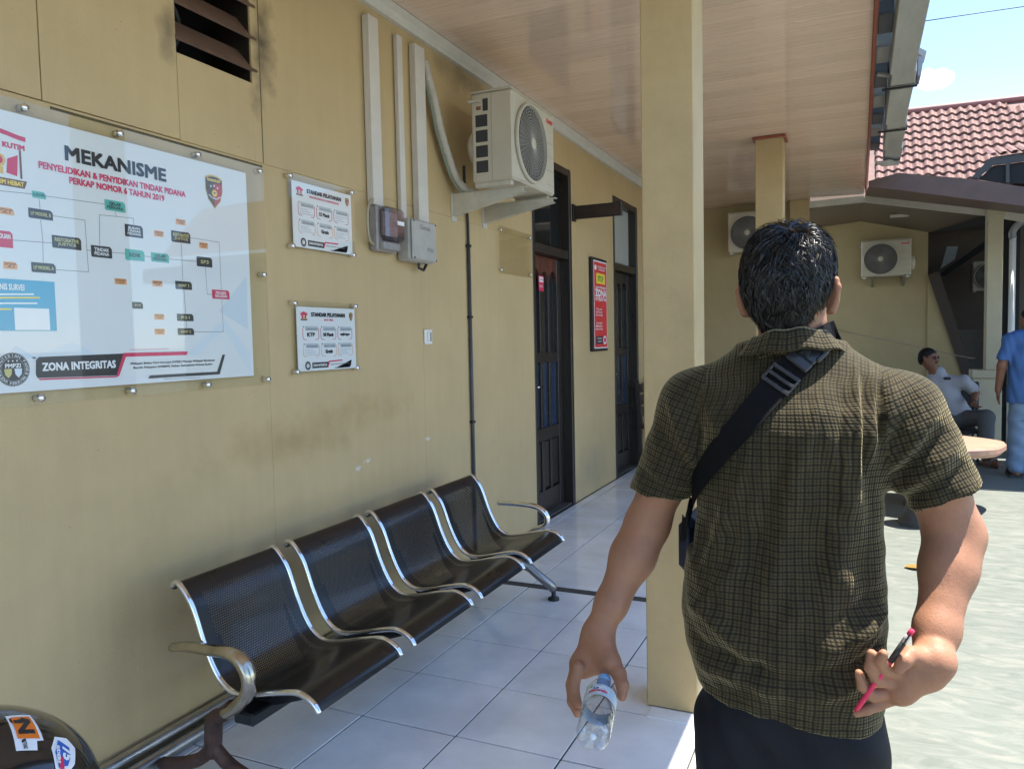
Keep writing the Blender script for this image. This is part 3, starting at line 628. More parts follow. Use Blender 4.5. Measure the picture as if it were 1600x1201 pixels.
# =================================================================== printed boards on the wall
def standoff(y, z, parent, x1):
    s = MB(); s.lathe([(.009, 0), (.011, .002), (.011, x1-.004), (.0085, x1), (.0001, x1)], (WX+.001, y, z), (1, 0, 0), 14, False); s.build('standoff', m_steel, parent, True)
m_paper = mat('poster_print', (.80, .80, .82), .5, var=.02, vscale=3, spec=.3)
XP = WX+.020; XA = WX+.026
mek = thing('information_board', (WX, 1.7, 1.25), 'large white flowchart board headed MEKANISME under clear acrylic with steel standoffs', 'sign')
BY0, BY1, BZ0, BZ1 = 1.09, 2.326, 1.283, 2.073
b = MB(); b.box(XP-.003, XP, BY0, BY1, BZ0, BZ1); sheet = b.build('printed_sheet', m_paper, mek)
b = MB(); b.box(XA-.005, XA, .985, 2.418, 1.243, 2.112, .001); b.build('acrylic_panel', m_acrylic, mek)
for (y, z) in ((1.145, 2.094), (1.455, 2.094), (1.765, 2.094), (2.085, 2.094), (2.398, 2.094), (2.398, 1.685), (2.398, 1.265), (2.085, 1.262), (1.765, 1.262), (1.455, 1.262), (1.145, 1.262), (1.005, 2.094), (1.005, 1.262), (1.005, 1.68)):
    standoff(y, z, mek, .034)
S = Sheet((XP, 0, 0), (0, 1, 0), (0, 0, 1))
def Zb(zx, zy): q = onx(zx/2.402, 140+zy/2.402, XP); return q[1], q[2]
def zrect(x0, y0, x1, y1, col, cut=.006, lay=2):
    a = Zb((x0+x1)/2, (y0+y1)/2); l = Zb(x0, (y0+y1)/2); r = Zb(x1, (y0+y1)/2); sk = (y1-y0)
    w = r[0]-l[0]; h = abs(Zb((x0+x1)/2, y0)[1]-Zb((x0+x1)/2, y1)[1])*(.80 if sk > 26 else .85)
    S.rect(a[0]-w/2, a[1]-h/2, a[0]+w/2, a[1]+h/2, col, lay, cut); return a[0], a[1], w, h
def ztext(st, x0, x1, yc0, yc1, col, hpx, bold=.02, lay=4):
    l, r = Zb(x0, yc0), Zb(x1, yc1); h = hpx*.00076
    S.text(st, (l[0]+r[0])/2, (l[1]+r[1])/2, col, r[0]-l[0], h, bold, lay)
ztext('MEKANISME', 245, 620, 250, 312, 'black', 54, .035)
ztext('PENYELIDIKAN & PENYIDIKAN TINDAK PIDANA', 145, 694, 290, 387, 'crimson', 25, .03)
ztext('PERKAP NOMOR 6 TAHUN 2019', 260, 615, 347, 403, 'crimson', 25, .03)
for (x0, y0, x1, y1, col, st, tc_) in ((120, 380, 172, 412, 'teal', ['LIDIK'], 'dark'), (393, 413, 470, 462, 'teal', ['GELAR', 'PERKARA'], 'dark'), (470, 596, 542, 647, 'teal', ['SIDIK'], 'dark'), (567, 610, 634, 652, 'teal', ['GELAR', 'PERKARA'], 'dark'),
    (107, 445, 198, 491, 'dark', ['LP MODEL B'], 'olive'), (196, 546, 305, 604, 'dark', ['RESTORATIVE', 'JUSTICE'], 'olive'), (118, 646, 209, 692, 'dark', ['LP MODEL A'], 'olive'), (342, 582, 420, 636, 'dark', ['TINDAK', 'PIDANA'], 'white'),
    (469, 503, 536, 560, 'dark', ['BUKAN', 'TINDAK', 'PIDANA'], 'white'), (643, 528, 714, 580, 'dark', ['RESTORATIVE', 'JUSTICE'], 'olive'), (738, 624, 796, 670, 'dark', ['SP3'], 'olive'), (658, 716, 720, 754, 'dark', ['HAP 1'], 'olive'), (496, 794, 536, 825, 'dark', ['P19'], 'olive'),
    (664, 838, 726, 872, 'dark', ['P21'], 'olive'), (667, 892, 728, 924, 'dark', ['HAP 2'], 'olive'),
    (-10, 440, 52, 472, 'orange', ['SP2HP', 'A1'], 'brown'), (12, 643, 65, 677, 'orange', ['SP2HP', 'A1'], 'brown'), (430, 707, 475, 733, 'orange', ['SP2HP', 'A3'], 'brown'), (572, 715, 609, 741, 'orange', ['SP2HP', 'A4'], 'brown'), (660, 484, 696, 511, 'orange', ['SP2HP', 'A2'], 'brown'),
    (578, 527, 614, 555, 'orange', ['SP2HP', 'A3'], 'brown'), (747, 571, 780, 599, 'orange', ['SP2HP', 'A5'], 'brown'), (579, 839, 616, 866, 'orange', ['SP2HP', 'A4'], 'brown'), (580, 895, 618, 921, 'orange', ['SP2HP', 'A5'], 'brown'),
    (-60, 520, 48, 598, 'crimson', ['PENGADUAN', ''], 'white'), (796, 748, 861, 790, 'crimson', ['PROSES', 'SELESAI'], 'white')):
    u, v, w_, h_ = zrect(x0, y0, x1, y1, col, .007 if y1-y0 > 30 else .003)
    n_ = len(st)
    for k, s_ in enumerate(st):
        if s_: S.text(s_, u, v+h_*.62*((n_-1)/2-k)/max(1, n_)*1.15, tc_, min(w_*.82, .0075*len(s_)+.006) if len(s_) > 4 else w_*.5, h_*(.34 if n_ == 1 else .56/n_), .02, 4)
def zl(*pts): S.line([Zb(*p) for p in pts], .0016, 'line', 1)
zl((-20, 378), (120, 392)); zl((172, 400), (393, 430)); zl((146, 412), (150, 447)); zl((152, 490), (160, 560), (162, 648)); zl((198, 474), (318, 490), (332, 684), (209, 676)); zl((48, 565), (196, 576)); zl((325, 602), (342, 604)); zl((374, 583), (373, 470), (500, 483), (502, 507))
zl((432, 460), (436, 474)); zl((420, 611), (470, 615)); zl((542, 625), (567, 628)); zl((634, 636), (738, 645)); zl((680, 578), (686, 716)); zl((690, 754), (697, 838)); zl((698, 870), (700, 892)); zl((714, 556), (822, 573), (838, 908), (728, 909)); zl((770, 668), (778, 768), (796, 768))
# pale chevrons low on the sheet
S.poly([Zb(120, 1005), Zb(270, 945), Zb(380, 1000), Zb(360, 1060), Zb(265, 985), Zb(150, 1050)], 'pale2', 1)
S.poly([Zb(690, 1000), Zb(840, 860), Zb(938, 985), Zb(940, 1060), Zb(840, 905), Zb(720, 1010)], 'pale2', 1)
S.poly([Zb(820, 830), Zb(925, 700), Zb(930, 900)], 'pale', 1)
S.poly([Zb(-20, 1040), Zb(60, 960), Zb(140, 1010), Zb(60, 1000)], 'pale', 1)
# foot banner
S.poly([Zb(146, 1003), Zb(464, 990), Zb(440, 1072), Zb(140, 1082), Zb(134, 1068), Zb(134, 1015)], 'dark', 2)
S.poly([Zb(142, 1084), Zb(440, 1074), Zb(440, 1079), Zb(150, 1090)], 'crimson', 2)
S.poly([Zb(463, 988), Zb(704, 982), Zb(700, 996), Zb(472, 1002), Zb(446, 1075), Zb(436, 1076)], 'crimson', 3)
S.poly([Zb(474, 1003), Zb(838, 990), Zb(812, 1058), Zb(450, 1074)], 'white', 2)
S.poly([Zb(834, 994), Zb(844, 994), Zb(824, 1068), Zb(556, 1084), Zb(562, 1072), Zb(814, 1058)], 'dark', 3)
S.line([Zb(486, 976), Zb(632, 972)], .0014, 'crimson', 2); S.line([Zb(615, 1086), Zb(750, 1080)], .0014, 'line', 2)
ztext('ZONA INTEGRITAS', 158, 432, 1040, 1030, 'white', 30, .03, 5)
ztext('Wilayah Bebas Dari Korupsi (WBK) Menuju Wilayah Birokrasi', 488, 804, 1029, 1016, 'black', 12, .02, 5)
ztext('Bersih Melayani (WBBM) Satker Satreskrim Polres Kutim', 500, 795, 1043, 1032, 'black', 12, .02, 5)
# round seal
u, v = Zb(48, 1050); R_ = .048
S.disc(u, v, R_, 'dark', 2); S.disc(u, v, R_*.98, 'grey', 2.4); S.disc(u, v, R_*.95, 'dark', 2.8); S.disc(u, v, R_*.70, 'grey', 3.1); S.disc(u, v, R_*.68, 'dark', 3.4)
S.arc_text('KEMENTERIAN PANRB', u, v, R_*.82, 200, -20, .0085, 'white', 5); S.arc_text('ZONA INTEGRITAS', u, v, R_*.82, 215, 325, .0085, 'white', 5, True); S.text('PMPZI', u, v+R_*.22, 'white', R_*.9, .011, .03, 5)
for k in (-1, 1): S.poly([(u+k*R_*.3-.011, v+.002), (u+k*R_*.3+.011, v+.002), (u+k*R_*.3+.009, v-.014), (u+k*R_*.3, v-.024), (u+k*R_*.3-.009, v-.014)], 'pale' if k > 0 else 'olive', 5)
for k in (-1, 0, 1): S.disc(u+k*.012, v+R_*.5, .0025, 'white', 5, 6)
# blue survey sticker, its code square left blank
a, c = Zb(-120, 712), Zb(212, 903)
S.rect(a[0], Zb(212, 905)[1], c[0], Zb(205, 722)[1], 'cyan', 6)
S.rect(*Zb(55, 902), Zb(136, 0)[0], Zb(100, 820)[1], 'white', 7)
ztext('TEKNIS SURVEI', -40, 88, 738, 742, 'white', 22, .02, 8)
for (x0, x1, yy, col) in ((-20, 122, 768, 'white'), (-20, 145, 781, 'yellow'), (-20, 135, 802, 'white'), (0, 38, 824, 'yellow')): S.line([Zb(x0, yy), Zb(x1, yy)], .0045, col, 7)
# shield badge
def shield(S, u, v, w, h, small=False, lay=2):
    half = lambda s: [(u, v+h/2*.80), (u+s*w*.5, v+h/2*.80), (u+s*w*.5, v+h*.05), (u+s*w*.36, v-h*.25), (u, v-h/2)]
    S.poly([(u-w*.5, v+h*.42), (u-w*.25, v+h*.49), (u, v+h*.5), (u+w*.25, v+h*.49), (u+w*.5, v+h*.42), (u+w*.5, v+h*.05), (u+w*.36, v-h*.25), (u, v-h*.5), (u-w*.36, v-h*.25), (u-w*.5, v+h*.05)], 'gold', lay)
    i = .93; w *= i; h *= i
    S.poly(half(-1), 'dark', lay+.5); S.poly(half(1), 'red', lay+.5)
    S.poly([(u-w*.5, v+h*.40), (u-w*.25, v+h*.47), (u, v+h*.49), (u+w*.25, v+h*.47), (u+w*.5, v+h*.40), (u+w*.5, v+h*.29), (u-w*.5, v+h*.29)], 'dark', lay+1)
    S.text('RESERSE', u, v+h*.37, 'yellow', w*.82, h*.085, .03, lay+2)
    for k, (a, b) in enumerate(((-.2, .17), (0, .2), (.22, .15))): S.disc(u+a*w, v+b*h, w*.055, 'white', lay+1.5, 5)
    S.disc(u+.02*w, v-.04*h, w*.19, 'gold', lay+1.5, 6); S.disc(u+.02*w, v-.04*h, w*.12, 'yellow', lay+2, 12); S.disc(u+.02*w, v-.03*h, w*.06, 'brown', lay+2.5, 8)
    S.line([(u-w*.33, v-h*.12), (u-w*.15, v-h*.2), (u+w*.15, v-h*.22), (u+w*.36, v-h*.13)], w*.05, 'white', lay+2)
u, v = Zb(803, 385); shield(S, u, v, .083, .122)
# emblem at the left margin: red roofed gate with flags and a gold scroll
u, v = Zb(-8, 245)
for k in range(9):
    t0_, t1_ = k/9, (k+1)/9; f = lambda t: (u-.08+.16*t, v+.062-.03*(2*t-1)**2+.02*abs(2*t-1)**3)
    p, q = f(t0_), f(t1_); S.poly([p, q, (q[0], q[1]+.013), (p[0], p[1]+.013)], 'crimson', 2)
S.text('RESKRIM KUTIM', u, v+.033, 'red', .15, .014, .04, 3)
for k in (-1, 1):
    S.rect(u+k*.062-.003, v-.055, u+k*.062+.003, v+.025, 'brown', 2); S.poly([(u+k*.055, v+.01), (u+k*.025, v-.005), (u+k*.02, v-.045), (u+k*.05, v-.05)], 'red', 3)
S.disc(u, v-.012, .02, 'gold', 3, 8); S.disc(u, v-.012, .012, 'red', 4, 8); S.rect(u-.012, v-.05, u+.012, v-.03, 'gold', 3)
S.poly([(u-.075, v-.06), (u+.078, v-.06), (u+.07, v-.082), (u-.07, v-.082)], 'brown', 2); S.text('SATRESKRIM HEBAT', u, v-.071, 'yellow', .135, .012, .03, 4)
S.finish(sheet, {'black': 'lettering', 'crimson': 'red_print', 'teal': 'teal_boxes', 'dark': 'dark_boxes', 'orange': 'orange_boxes', 'line': 'connector_lines', 'cyan': 'survey_sticker', 'white': 'white_lettering', 'olive': 'small_lettering', 'brown': 'small_lettering'})

def service_board(label, z0, sub, vals, tag_z):
    y0, w, h = 2.592, .412, .278
    t = thing('service_board', (WX, y0, z0-.02), label, 'sign', 'service standard boards')
    b = MB(); b.box(XP-.003, XP, y0, y0+w, z0, z0+h); sh = b.build('printed_sheet', m_paper, t)
    b = MB(); b.box(XA-.005, XA, y0-.028, y0+w+.012, z0-.012, z0+h+.026, .001); b.build('acrylic_panel', m_acrylic, t)
    for (y, z) in ((y0-.016, z0), (y0+w, z0), (y0-.016, z0+h+.014), (y0+w, z0+h+.014)): standoff(y, z, t, .034)
    s = Sheet((XP, y0, z0), (0, w, 0), (0, 0, h))
    s.n = np.array([1., 0, 0])
    T = lambda st, u, v, col, wd, ht, bold=.02, lay=4: s.text(st, u, v, col, wd, ht, bold, lay)
    T('STANDAR PELAYANAN', .52, .885, 'black', .58, .06, .04); T(sub, .52, .805, 'crimson', .5 if len(sub) > 14 else .16, .03, .02)
    s.poly([(.06, .9), (.11, .93), (.17, .9), (.17, .87), (.06, .87)], 'crimson', 2); s.rect(.075, .82, .1, .87, 'red', 2); s.rect(.125, .82, .15, .87, 'red', 2); s.disc(.113, .84, .015, 'gold', 3, 8, .022); s.rect(.06, .79, .165, .815, 'brown', 2)
    shield(s, .925, .865, .07, .15)
    heads = ['PERSYARATAN', 'JANGKA WAKTU', 'PRODUK LAYANAN', 'SISTEM MEKANISME', 'BIAYA / TARIF', 'PENGADUAN LAYANAN']
    for i in range(6):
        c, r = i % 3, i//3; u = .215+.295*c; v = .60-.27*r
        s.rect(u-.09, v+.03, u+.12, v+.10, 'ltgrey', 2, .01); T(heads[i], u+.015, v+.055, 'line', .17, .022, .01)
        s.disc(u-.115, v+.09, .008, 'dark', 3, 8, .012)
        for k in (-1, 1):
            x = u+k*.13; s.line([(x, v+.07), (x, v-.07), (x-k*.018, v-.105), (x-k*.06, v-.11)], .007, 'orange' if r else 'crimson', 2)
        if vals[i]: T(vals[i], u, v-.03, 'black', .12 if len(vals[i]) < 7 else .17, .055, .04)
        else:
            for q in range(3): s.line([(u-.1, v-.005-.035*q), (u+(.02, .06, .1)[(q+i) % 3], v-.005-.035*q)], .011, 'ltgrey', 3)
    s.disc(.15, .085, .045, 'dark', 2, 20, .068); s.disc(.15, .085, .028, 'grey', 3, 16, .042); s.rect(.135, .06, .148, .1, 'white', 4); s.rect(.153, .06, .166, .1, 'white', 4)
    s.poly([(.22, .13), (.5, .13), (.48, .04), (.22, .04)], 'dark', 2); T('ZONA INTEGRITAS', .35, .085, 'white', .23, .035, .02)
    s.poly([(.5, .145), (.74, .155), (.735, .135), (.515, .125), (.485, .035), (.475, .035)], 'crimson', 3)
    s.poly([(.9, .14), (.915, .14), (.895, .04), (.60, .03), (.61, .018), (.88, .022)], 'dark', 3); T('Wilayah Bebas Dari Korupsi (WBK)', .69, .085, 'line', .34, .024, .01)
    s.finish(sh, {'black': 'lettering', 'crimson': 'red_print', 'ltgrey': 'card_headings', 'dark': 'dark_print', 'white': 'white_lettering', 'line': 'small_lettering'})
service_board('upper small white service board with 15 Menit, reflecting the ceiling, above its twin', 1.818, 'PENYELIDIKAN & PENYIDIKAN', ['', '15 Menit', '', '', 'Gratis', ''], 0)
service_board('lower small white service board with KTP and 10 Menit, below its twin', 1.286, 'SKCK / SIDIK', ['KTP', '10 Menit', 'wajib lapor', '', 'Gratis', ''], 0)

# empty acrylic holder by the first door
t = thing('acrylic_holder', (WX, 4.95, 1.85), 'empty clear acrylic sign holder on the wall beside the first door', 'sign holder')
b = MB(); b.box(WX+.02, WX+.024, 4.63, 5.19, 1.85, 2.165, .001); b.build('acrylic_panel', clear_mat('aged_acrylic', (.95, .94, .9), 1.45, .03, .02), t)
for (y, z) in ((4.66, 1.875), (5.16, 1.875), (4.66, 2.14), (5.16, 2.14)): standoff(y, z, t, .03)

# red poster between the doors
t = thing('framed_poster', (WX, 6.76, 1.28), 'narrow red notice in a black frame between the two doors', 'poster')
b = MB(); b.box(WX+.001, WX+.035, 6.54, 6.975, 1.285, 2.13, .004); b.build('frame', m_darkmetal, t)
b = MB(); b.box(WX+.0355, WX+.038, 6.565, 6.955, 1.31, 2.105); sh = b.build('printed_sheet', INK('posterred'), t)
s = Sheet((WX+.038, 6.565, 1.31), (0, .39, 0), (0, 0, .795)); s.n = np.array([1., 0, 0])
for (a0, b0, a1, b1) in ((.0, 0, .03, 1), (.97, 0, 1, 1), (.03, .985, .97, 1), (.03, 0, .97, .012)): s.rect(a0, b0, a1, b1, 'white')
s.text('POLRES KUTIM', .6, .93, 'white', .6, .022, .02); s.text('SATRESKRIM', .6, .9, 'white', .5, .018, .02); s.disc(.14, .92, .08, 'white', 1, 16, .03)
s.rect(.18, .74, .86, .86, 'yellow', 1, .02); s.text('STOP', .52, .80, 'green', .4, .055, .06)
s.text('ANDA MEMASUKI', .52, .70, 'white', .78, .026, .03); s.text('ZONA', .52, .635, 'white', .82, .075, .06); s.text('INTEGRITAS', .52, .565, 'white', .82, .035, .04)
for k, st_ in enumerate(('TOLAK', 'GRATIFIKASI', 'DAN PUNGLI')): s.text(st_, .36, .45-.034*k, 'white', .45+.04*k, .02, .02)
for k, st_ in enumerate(('LAYANAN', 'BERSIH', 'MELAYANI')): s.text(st_, .36, .29-.034*k, 'white', .45+.04*k, .02, .02)
s.rect(.12, .05, .62, .14, 'dark', 1); s.text('HUBUNGI', .37, .115, 'white', .35, .016, .02); s.text('KAMI', .37, .08, 'white', .25, .016, .02); s.disc(.79, .095, .13, 'white', 2, 20, .05); s.disc(.79, .095, .08, 'red', 3, 16, .03)
s.finish(sh, {'white': 'white_lettering'})

# blade sign
t = thing('blade_sign', (WX, 6.15, 2.38), 'plain dark blade sign sticking out from the wall past the first door', 'sign')
xe = ony(972, 335, 6.15)[0]
b = MB(); b.box(WX+.001, WX+.02, 6.115, 6.185, 2.39, 2.53, .003); b.build('wall_plate', m_darkmetal, t)
b = MB(); b.box(WX+.02, xe, 6.13, 6.17, 2.405, 2.515, .004); b.build('sign_box', mat('dark_stained_sign', (.035, .026, .022), .4, var=.2, vscale=15), t)
b = MB(); b.box(WX+.04, xe-.02, 6.127, 6.1295, 2.42, 2.50); b.build('sign_face', mat('dark_brown_face', (.05, .034, .028), .35, var=.3, vscale=20), t)

# trunking, meter, breaker box, switch, conduit
def trunking(label, y0, y1, z0, z1, d):
    t = thing('cable_trunking', (WX, (y0+y1)/2, z0), label, 'cable trunking', 'white cable trunkings')
    b = MB(); b.box(WX+.0045, WX+d*.75, y0, y1, z0, z1, .002); b.build('base', m_trunk, t)
    b = MB(); b.box(WX+d*.75+.0008, WX+d, y0-.0025, y1+.0025, z0, z1, .003); b.build('lid', m_trunk, t)
trunking('widest white trunking running from the cornice down to the grey meter', 3.16, 3.24, 2.078, 2.985, .045)
trunking('thin middle white trunking of the three', 3.432, 3.478, 2.045, 2.985, .03)
trunking('white trunking that ends at the side of the breaker box, nearest the air conditioner', 3.585, 3.68, 1.95, 2.99, .045)
m_meter = mat('aged_grey_meter', (.30, .28, .27), .4, var=.25, vscale=18)
t = thing('electricity_meter', (WX, 3.26, 1.85), 'dusty grey electricity meter with a clear cover and looped cable', 'meter')
b = MB(); b.box(WX+.004, WX+.055, 3.165, 3.345, 1.855, 2.078, .008); b.build('case', m_meter, t)
b = MB(); b.box(WX+.056, WX+.11, 3.175, 3.335, 1.905, 2.07, .015); b.build('cover', clear_mat('smoky_cover', (.62, .58, .6), 1.45, .08, .05), t)
b = MB(); b.box(WX+.057, WX+.075, 3.19, 3.32, 1.93, 2.05, .004); b.build('dial_plate', mat('meter_face', (.40, .33, .34), .4, var=.3, vscale=40), t)
b = MB(); b.box(WX+.056, WX+.08, 3.18, 3.33, 1.862, 1.90, .004); b.build('terminal_cover', m_meter, t)
b = MB(); b.box(WX+.1105, WX+.112, 3.26, 3.32, 1.985, 2.005); b.build('plate', INK('white'), t)
b = MB(); b.tube(smooth_path([(WX+.03, 3.2, 2.09), (WX+.04, 3.15, 2.10), (WX+.045, 3.105, 2.05), (WX+.045, 3.10, 1.96), (WX+.04, 3.12, 1.9), (WX+.03, 3.17, 1.885)], 5), .007, 8); b.build('cable', mat('beige_cable', (.36, .31, .2), .5), t, True)
t = thing('breaker_box', (WX, 3.53, 1.82), 'pale grey breaker box with pencilled word and PLN, next to the meter', 'electrical box')
m_bb = mat('pale_grey_box', (.42, .40, .36), .45, var=.1, vscale=14)
b = MB(); b.box(WX+.004, WX+.085, 3.41, 3.66, 1.825, 2.045, .01); b.build('case', m_bb, t)
b = MB(); b.box(WX+.0855, WX+.105, 3.415, 3.655, 1.83, 2.04, .008); lid = b.build('lid', m_bb, t)
s = Sheet((WX+.1055, 3.535, 1.935), (0, 1, 0), (0, 0, 1)); s.text('Garasi', .0, .07, 'line', .1, .025, 0, 1); s.text('PLN', .05, -.045, 'line', .06, .022, 0, 1); s.finish(lid, {'line': 'handwriting'})
for (y, z) in ((3.425, 1.84), (3.645, 1.84), (3.425, 2.03), (3.645, 2.03)):
    b = MB(); b.lathe([(.005, 0), (.005, .002), (.001, .003)], (WX+.105, y, z), (1, 0, 0), 8, False); b.build('screw', m_darkmetal, lid)
b = MB(); b.box(WX+.02, WX+.07, 3.661, 3.69, 1.88, 1.93, .006); b.tube([(WX+.045, 3.56, 1.824), (WX+.045, 3.56, 1.80), (WX+.05, 3.6, 1.79), (WX+.045, 3.64, 1.824)], .008, 8); b.build('cable_gland', m_darkmetal, t)
t = thing('light_switch', (WX, 3.7, 1.39), 'small white light switch alone on the yellow wall', 'switch')
b = MB(); b.box(WX+.0005, WX+.012, 3.662, 3.742, 1.388, 1.472, .004); b.build('plate', mat('switch_plastic', (.75, .72, .66), .35), t)
b = MB(); b.box(WX+.0122, WX+.019, 3.685, 3.705, 1.405, 1.455, .003); b.build('rocker', mat('switch_rocker', (.78, .76, .72), .3), t)
b = MB(); b.box(WX+.0122, WX+.018, 3.712, 3.728, 1.405, 1.455, .003); b.build('rocker', mat('switch_grey', (.4, .38, .36), .3), t)
t = thing('conduit_pipe', (WX, 4.2, .0), 'thin dark grey conduit running down the wall behind the bench', 'conduit')
b = MB(); b.tube([(WX+.014, 4.203, .02), (WX+.014, 4.203, 2.0)], .011, 10); b.build('pipe', mat('dark_grey_pvc', (.06, .065, .075), .45, var=.15), t, True)
b = MB(); b.tube(smooth_path([(WX+.014, 4.203, 2.0), (WX+.014, 4.2, 2.15), (WX+.02, 4.17, 2.25), (WX+.04, 4.12, 2.36), (WX+.06, 4.08, 2.44)], 5), .009, 8); b.build('flexible_cable', m_rub, t, True)
for z in (.9, 1.55, 1.985):
    b = MB(); b.box(WX+.0005, WX+.028, 4.187, 4.219, z-.008, z+.008, .002); b.build('saddle_clip', m_rub, t)

# =================================================================== outdoor air-conditioner units
def ac_unit(loc, rotz, label):
    t = thing('air_conditioner', loc, label, 'air conditioner', 'outdoor air conditioner units', rotz)
    w, d, h = .63, .26, .52; x0, x1 = -w/2, w/2; y0, y1 = -d/2, d/2
    c = MB(); c.box(x0, x1, y0, y1, .025, h, .012); body = c.build('casing', m_acbody, t, local=True)
    c = MB(); c.box(x0-.003, x1+.003, y0+.004, y1+.004, h+.0005, h+.012, .005); c.build('top_cover', m_acbody, body, local=True)
    for xa in (x0+.02, x1-.06):
        c = MB(); c.box(xa, xa+.04, y0+.03, y1-.01, 0, .024); c.build('foot', m_bracket, t, local=True)
    fx, fz, fr = x0+.245, .265, .215
    c = MB(); c.lathe([(.001, 0), (fr, 0)], (fx, y0-.001, fz), (0, -1, 0), 40, False); c.build('fan_recess', m_acdark, body, local=True)
    c = MB()
    for k in range(3):
        a = 2*math.pi*k/3+.5; q = [np.array([fx, y0-.003, fz])+np.array([math.cos(a+da)*r, -dy, math.sin(a+da)*r]) for (da, r, dy) in ((0, .05, 0), (-.1, .19, .004), (.75, .185, 0), (.9, .05, 0))]
        c.prism(q, (0, -.003, 0))
    c.build('fan_blade', mat('fan_grey', (.085, .085, .085), .5), body, local=True)
    c = MB(); c.lathe([(fr-.005, .001), (fr+.012, .001), (fr+.010, .020), (fr-.002, .022), (fr-.005, .001)], (fx, y0-.0005, fz), (0, -1, 0), 40, False)
    gr = c.build('fan_ring', m_acbody, body, True, local=True)
    c = MB()
    for r in np.linspace(.045, fr-.004, 11):
        c.tube([(fx+r*math.cos(a), y0-.02, fz+r*math.sin(a)) for a in np.linspace(0, 2*math.pi, 37)], .0017, 4, False)
    for k in range(44):
        a = 2*math.pi*k/44; c.tube([(fx+.032*math.cos(a), y0-.023, fz+.032*math.sin(a)), (fx+fr*math.cos(a+.12), y0-.021, fz+fr*math.sin(a+.12))], .0017, 4, False)
    c.build('fan_grille', m_acwire, t, local=True)
    c = MB(); c.lathe([(.034, 0), (.034, .004), (.026, .009), (.0005, .010)], (fx, y0-.019, fz), (0, -1, 0), 20, False); c.build('fan_hub', m_acbody, body, True, local=True)
    s = Sheet((x1-.075, y0-.001, h-.055), (1, 0, 0), (0, 0, 1)); s.text('SHARP', 0, 0, 'posterred', .10, .024, .03, 1)
    for c_, mb in s.m.items(): mb.build('brand_lettering', INK(c_), body, local=True)
    c = MB()
    for k in range(4): c.box(x1-.13, x1-.012, y0-.0015, y0-.0005, .08+.085*k, .0825+.085*k)
    c.build('panel_line', m_acwire, body, local=True)
    # end panel with square air openings, handle and warning label
    for k in range(4):
        c = MB(); c.box(x0-.0012, x0+.004, .025+.0*k, y1-.028, .075+.085*k, .143+.085*k, .002); c.build('end_opening', m_acdark, body, local=True)
    c = MB(); c.box(x0-.0012, x0+.004, .02, .055, .415, .485, .002); c.build('end_opening', m_acdark, body, local=True)
    c = MB(); c.box(x0-.022, x0-.0005, .06, y1+.008, .465, .482, .004); c.build('grip', m_acbody, body, local=True)
    c = MB(); c.box(x0-.0012, x0+.003, .065, .095, .425, .445); c.build('warning_label', INK('brown'), body, local=True)
    c = MB(); c.box(x0-.004, x0-.0005, .008, y1-.004, .045, .51, .002); 
    c = MB(); c.box(x0-.002, x0+.002, -.0005, .002, .03, .515); c.build('panel_line', m_acwire, body, local=True)
    # bulge of pipe cover at the right end
    c = MB(); c.lathe([(.10, 0), (.10, .02), (.085, .045), (.03, .055), (.0005, .056)], (x1, 0, .2), (1, 0, 0), 20, False); c.build('valve_cover', m_acbody, body, True, local=True)
    c = MB(); c.lathe([(.11, 0), (.11, .02), (.085, .05), (.0005, .06)], (x0+.13, y1, .24), (0, 1, 0), 24, False); c.build('rear_coil', m_acbody, body, True, local=True)
    return t
ac_unit((-1.88, 4.245, 2.275), math.pi/2, 'near air conditioner unit on big brackets high on the yellow wall')
p = ony(1135, 332, 10.3); q = ony(1180, 395, 10.3)
ac_unit((p[0]+.33, 10.43, q[2]), 0, 'far air conditioner partly hidden behind the far column and the head')
p = ony(1345, 380, 12.0); q = ony(1425, 432, 12.0)
ac_unit(((p[0]+q[0])/2, 12.13, q[2]), 0, 'air conditioner on the rear wall right of the dark-haired head')
p = ony(1522, 418, 15.6); q = ony(1545, 455, 15.6)
ac_unit((p[0]+.3, 15.8, q[2]), 0, 'air conditioner in the dark passage, cut by the cream pier')
# brackets
def bracket(label, y, x0, x1, zt, hb):
    t = thing('wall_bracket', (WX, y, zt-hb), label, 'bracket', 'air conditioner brackets')
    b = MB(); b.prism([(x0, y-.0015, zt-.001), (x1, y-.0015, zt-.001), (x1, y-.0015, zt-.03), (x0, y-.0015, zt-hb)], (0, .003, 0)); b.build('web', m_bracket, t)
    b = MB(); b.box(x0, x1+.01, y+.0018, y+.042, zt-.004, zt); b.build('top_flange', m_bracket, t)
    b = MB(); b.prism([(x0, y+.0018, zt-hb), (x1, y+.0018, zt-.03), (x1, y+.0018, zt-.027), (x0, y+.0018, zt-hb+.003)], (0, .04, 0)); b.build('bottom_flange', m_bracket, t)
    b = MB(); b.box(WX+.0008, WX+.005, y-.012, y+.05, zt-hb-.03, zt+.01, .001); b.build('wall_plate', m_bracket, t)
    for z in (zt-.03, zt-hb+.03):
        b = MB(); b.lathe([(.007, 0), (.007, .006), (.003, .007)], (WX+.005, y+.025, z), (1, 0, 0), 6, False); b.build('bolt', m_darkmetal, t)
    b = MB(); b.lathe([(.006, 0), (.006, .01)], (x1-.05, y+.02, zt-.018), (0, 0, 1), 6); b.build('bolt', m_darkmetal, t)
bracket('left steel bracket under the near air conditioner', 4.03, WX+.005, -1.735, 2.273, .13)
bracket('right steel bracket under the near air conditioner', 4.44, WX+.005, -1.715, 2.273, .12)
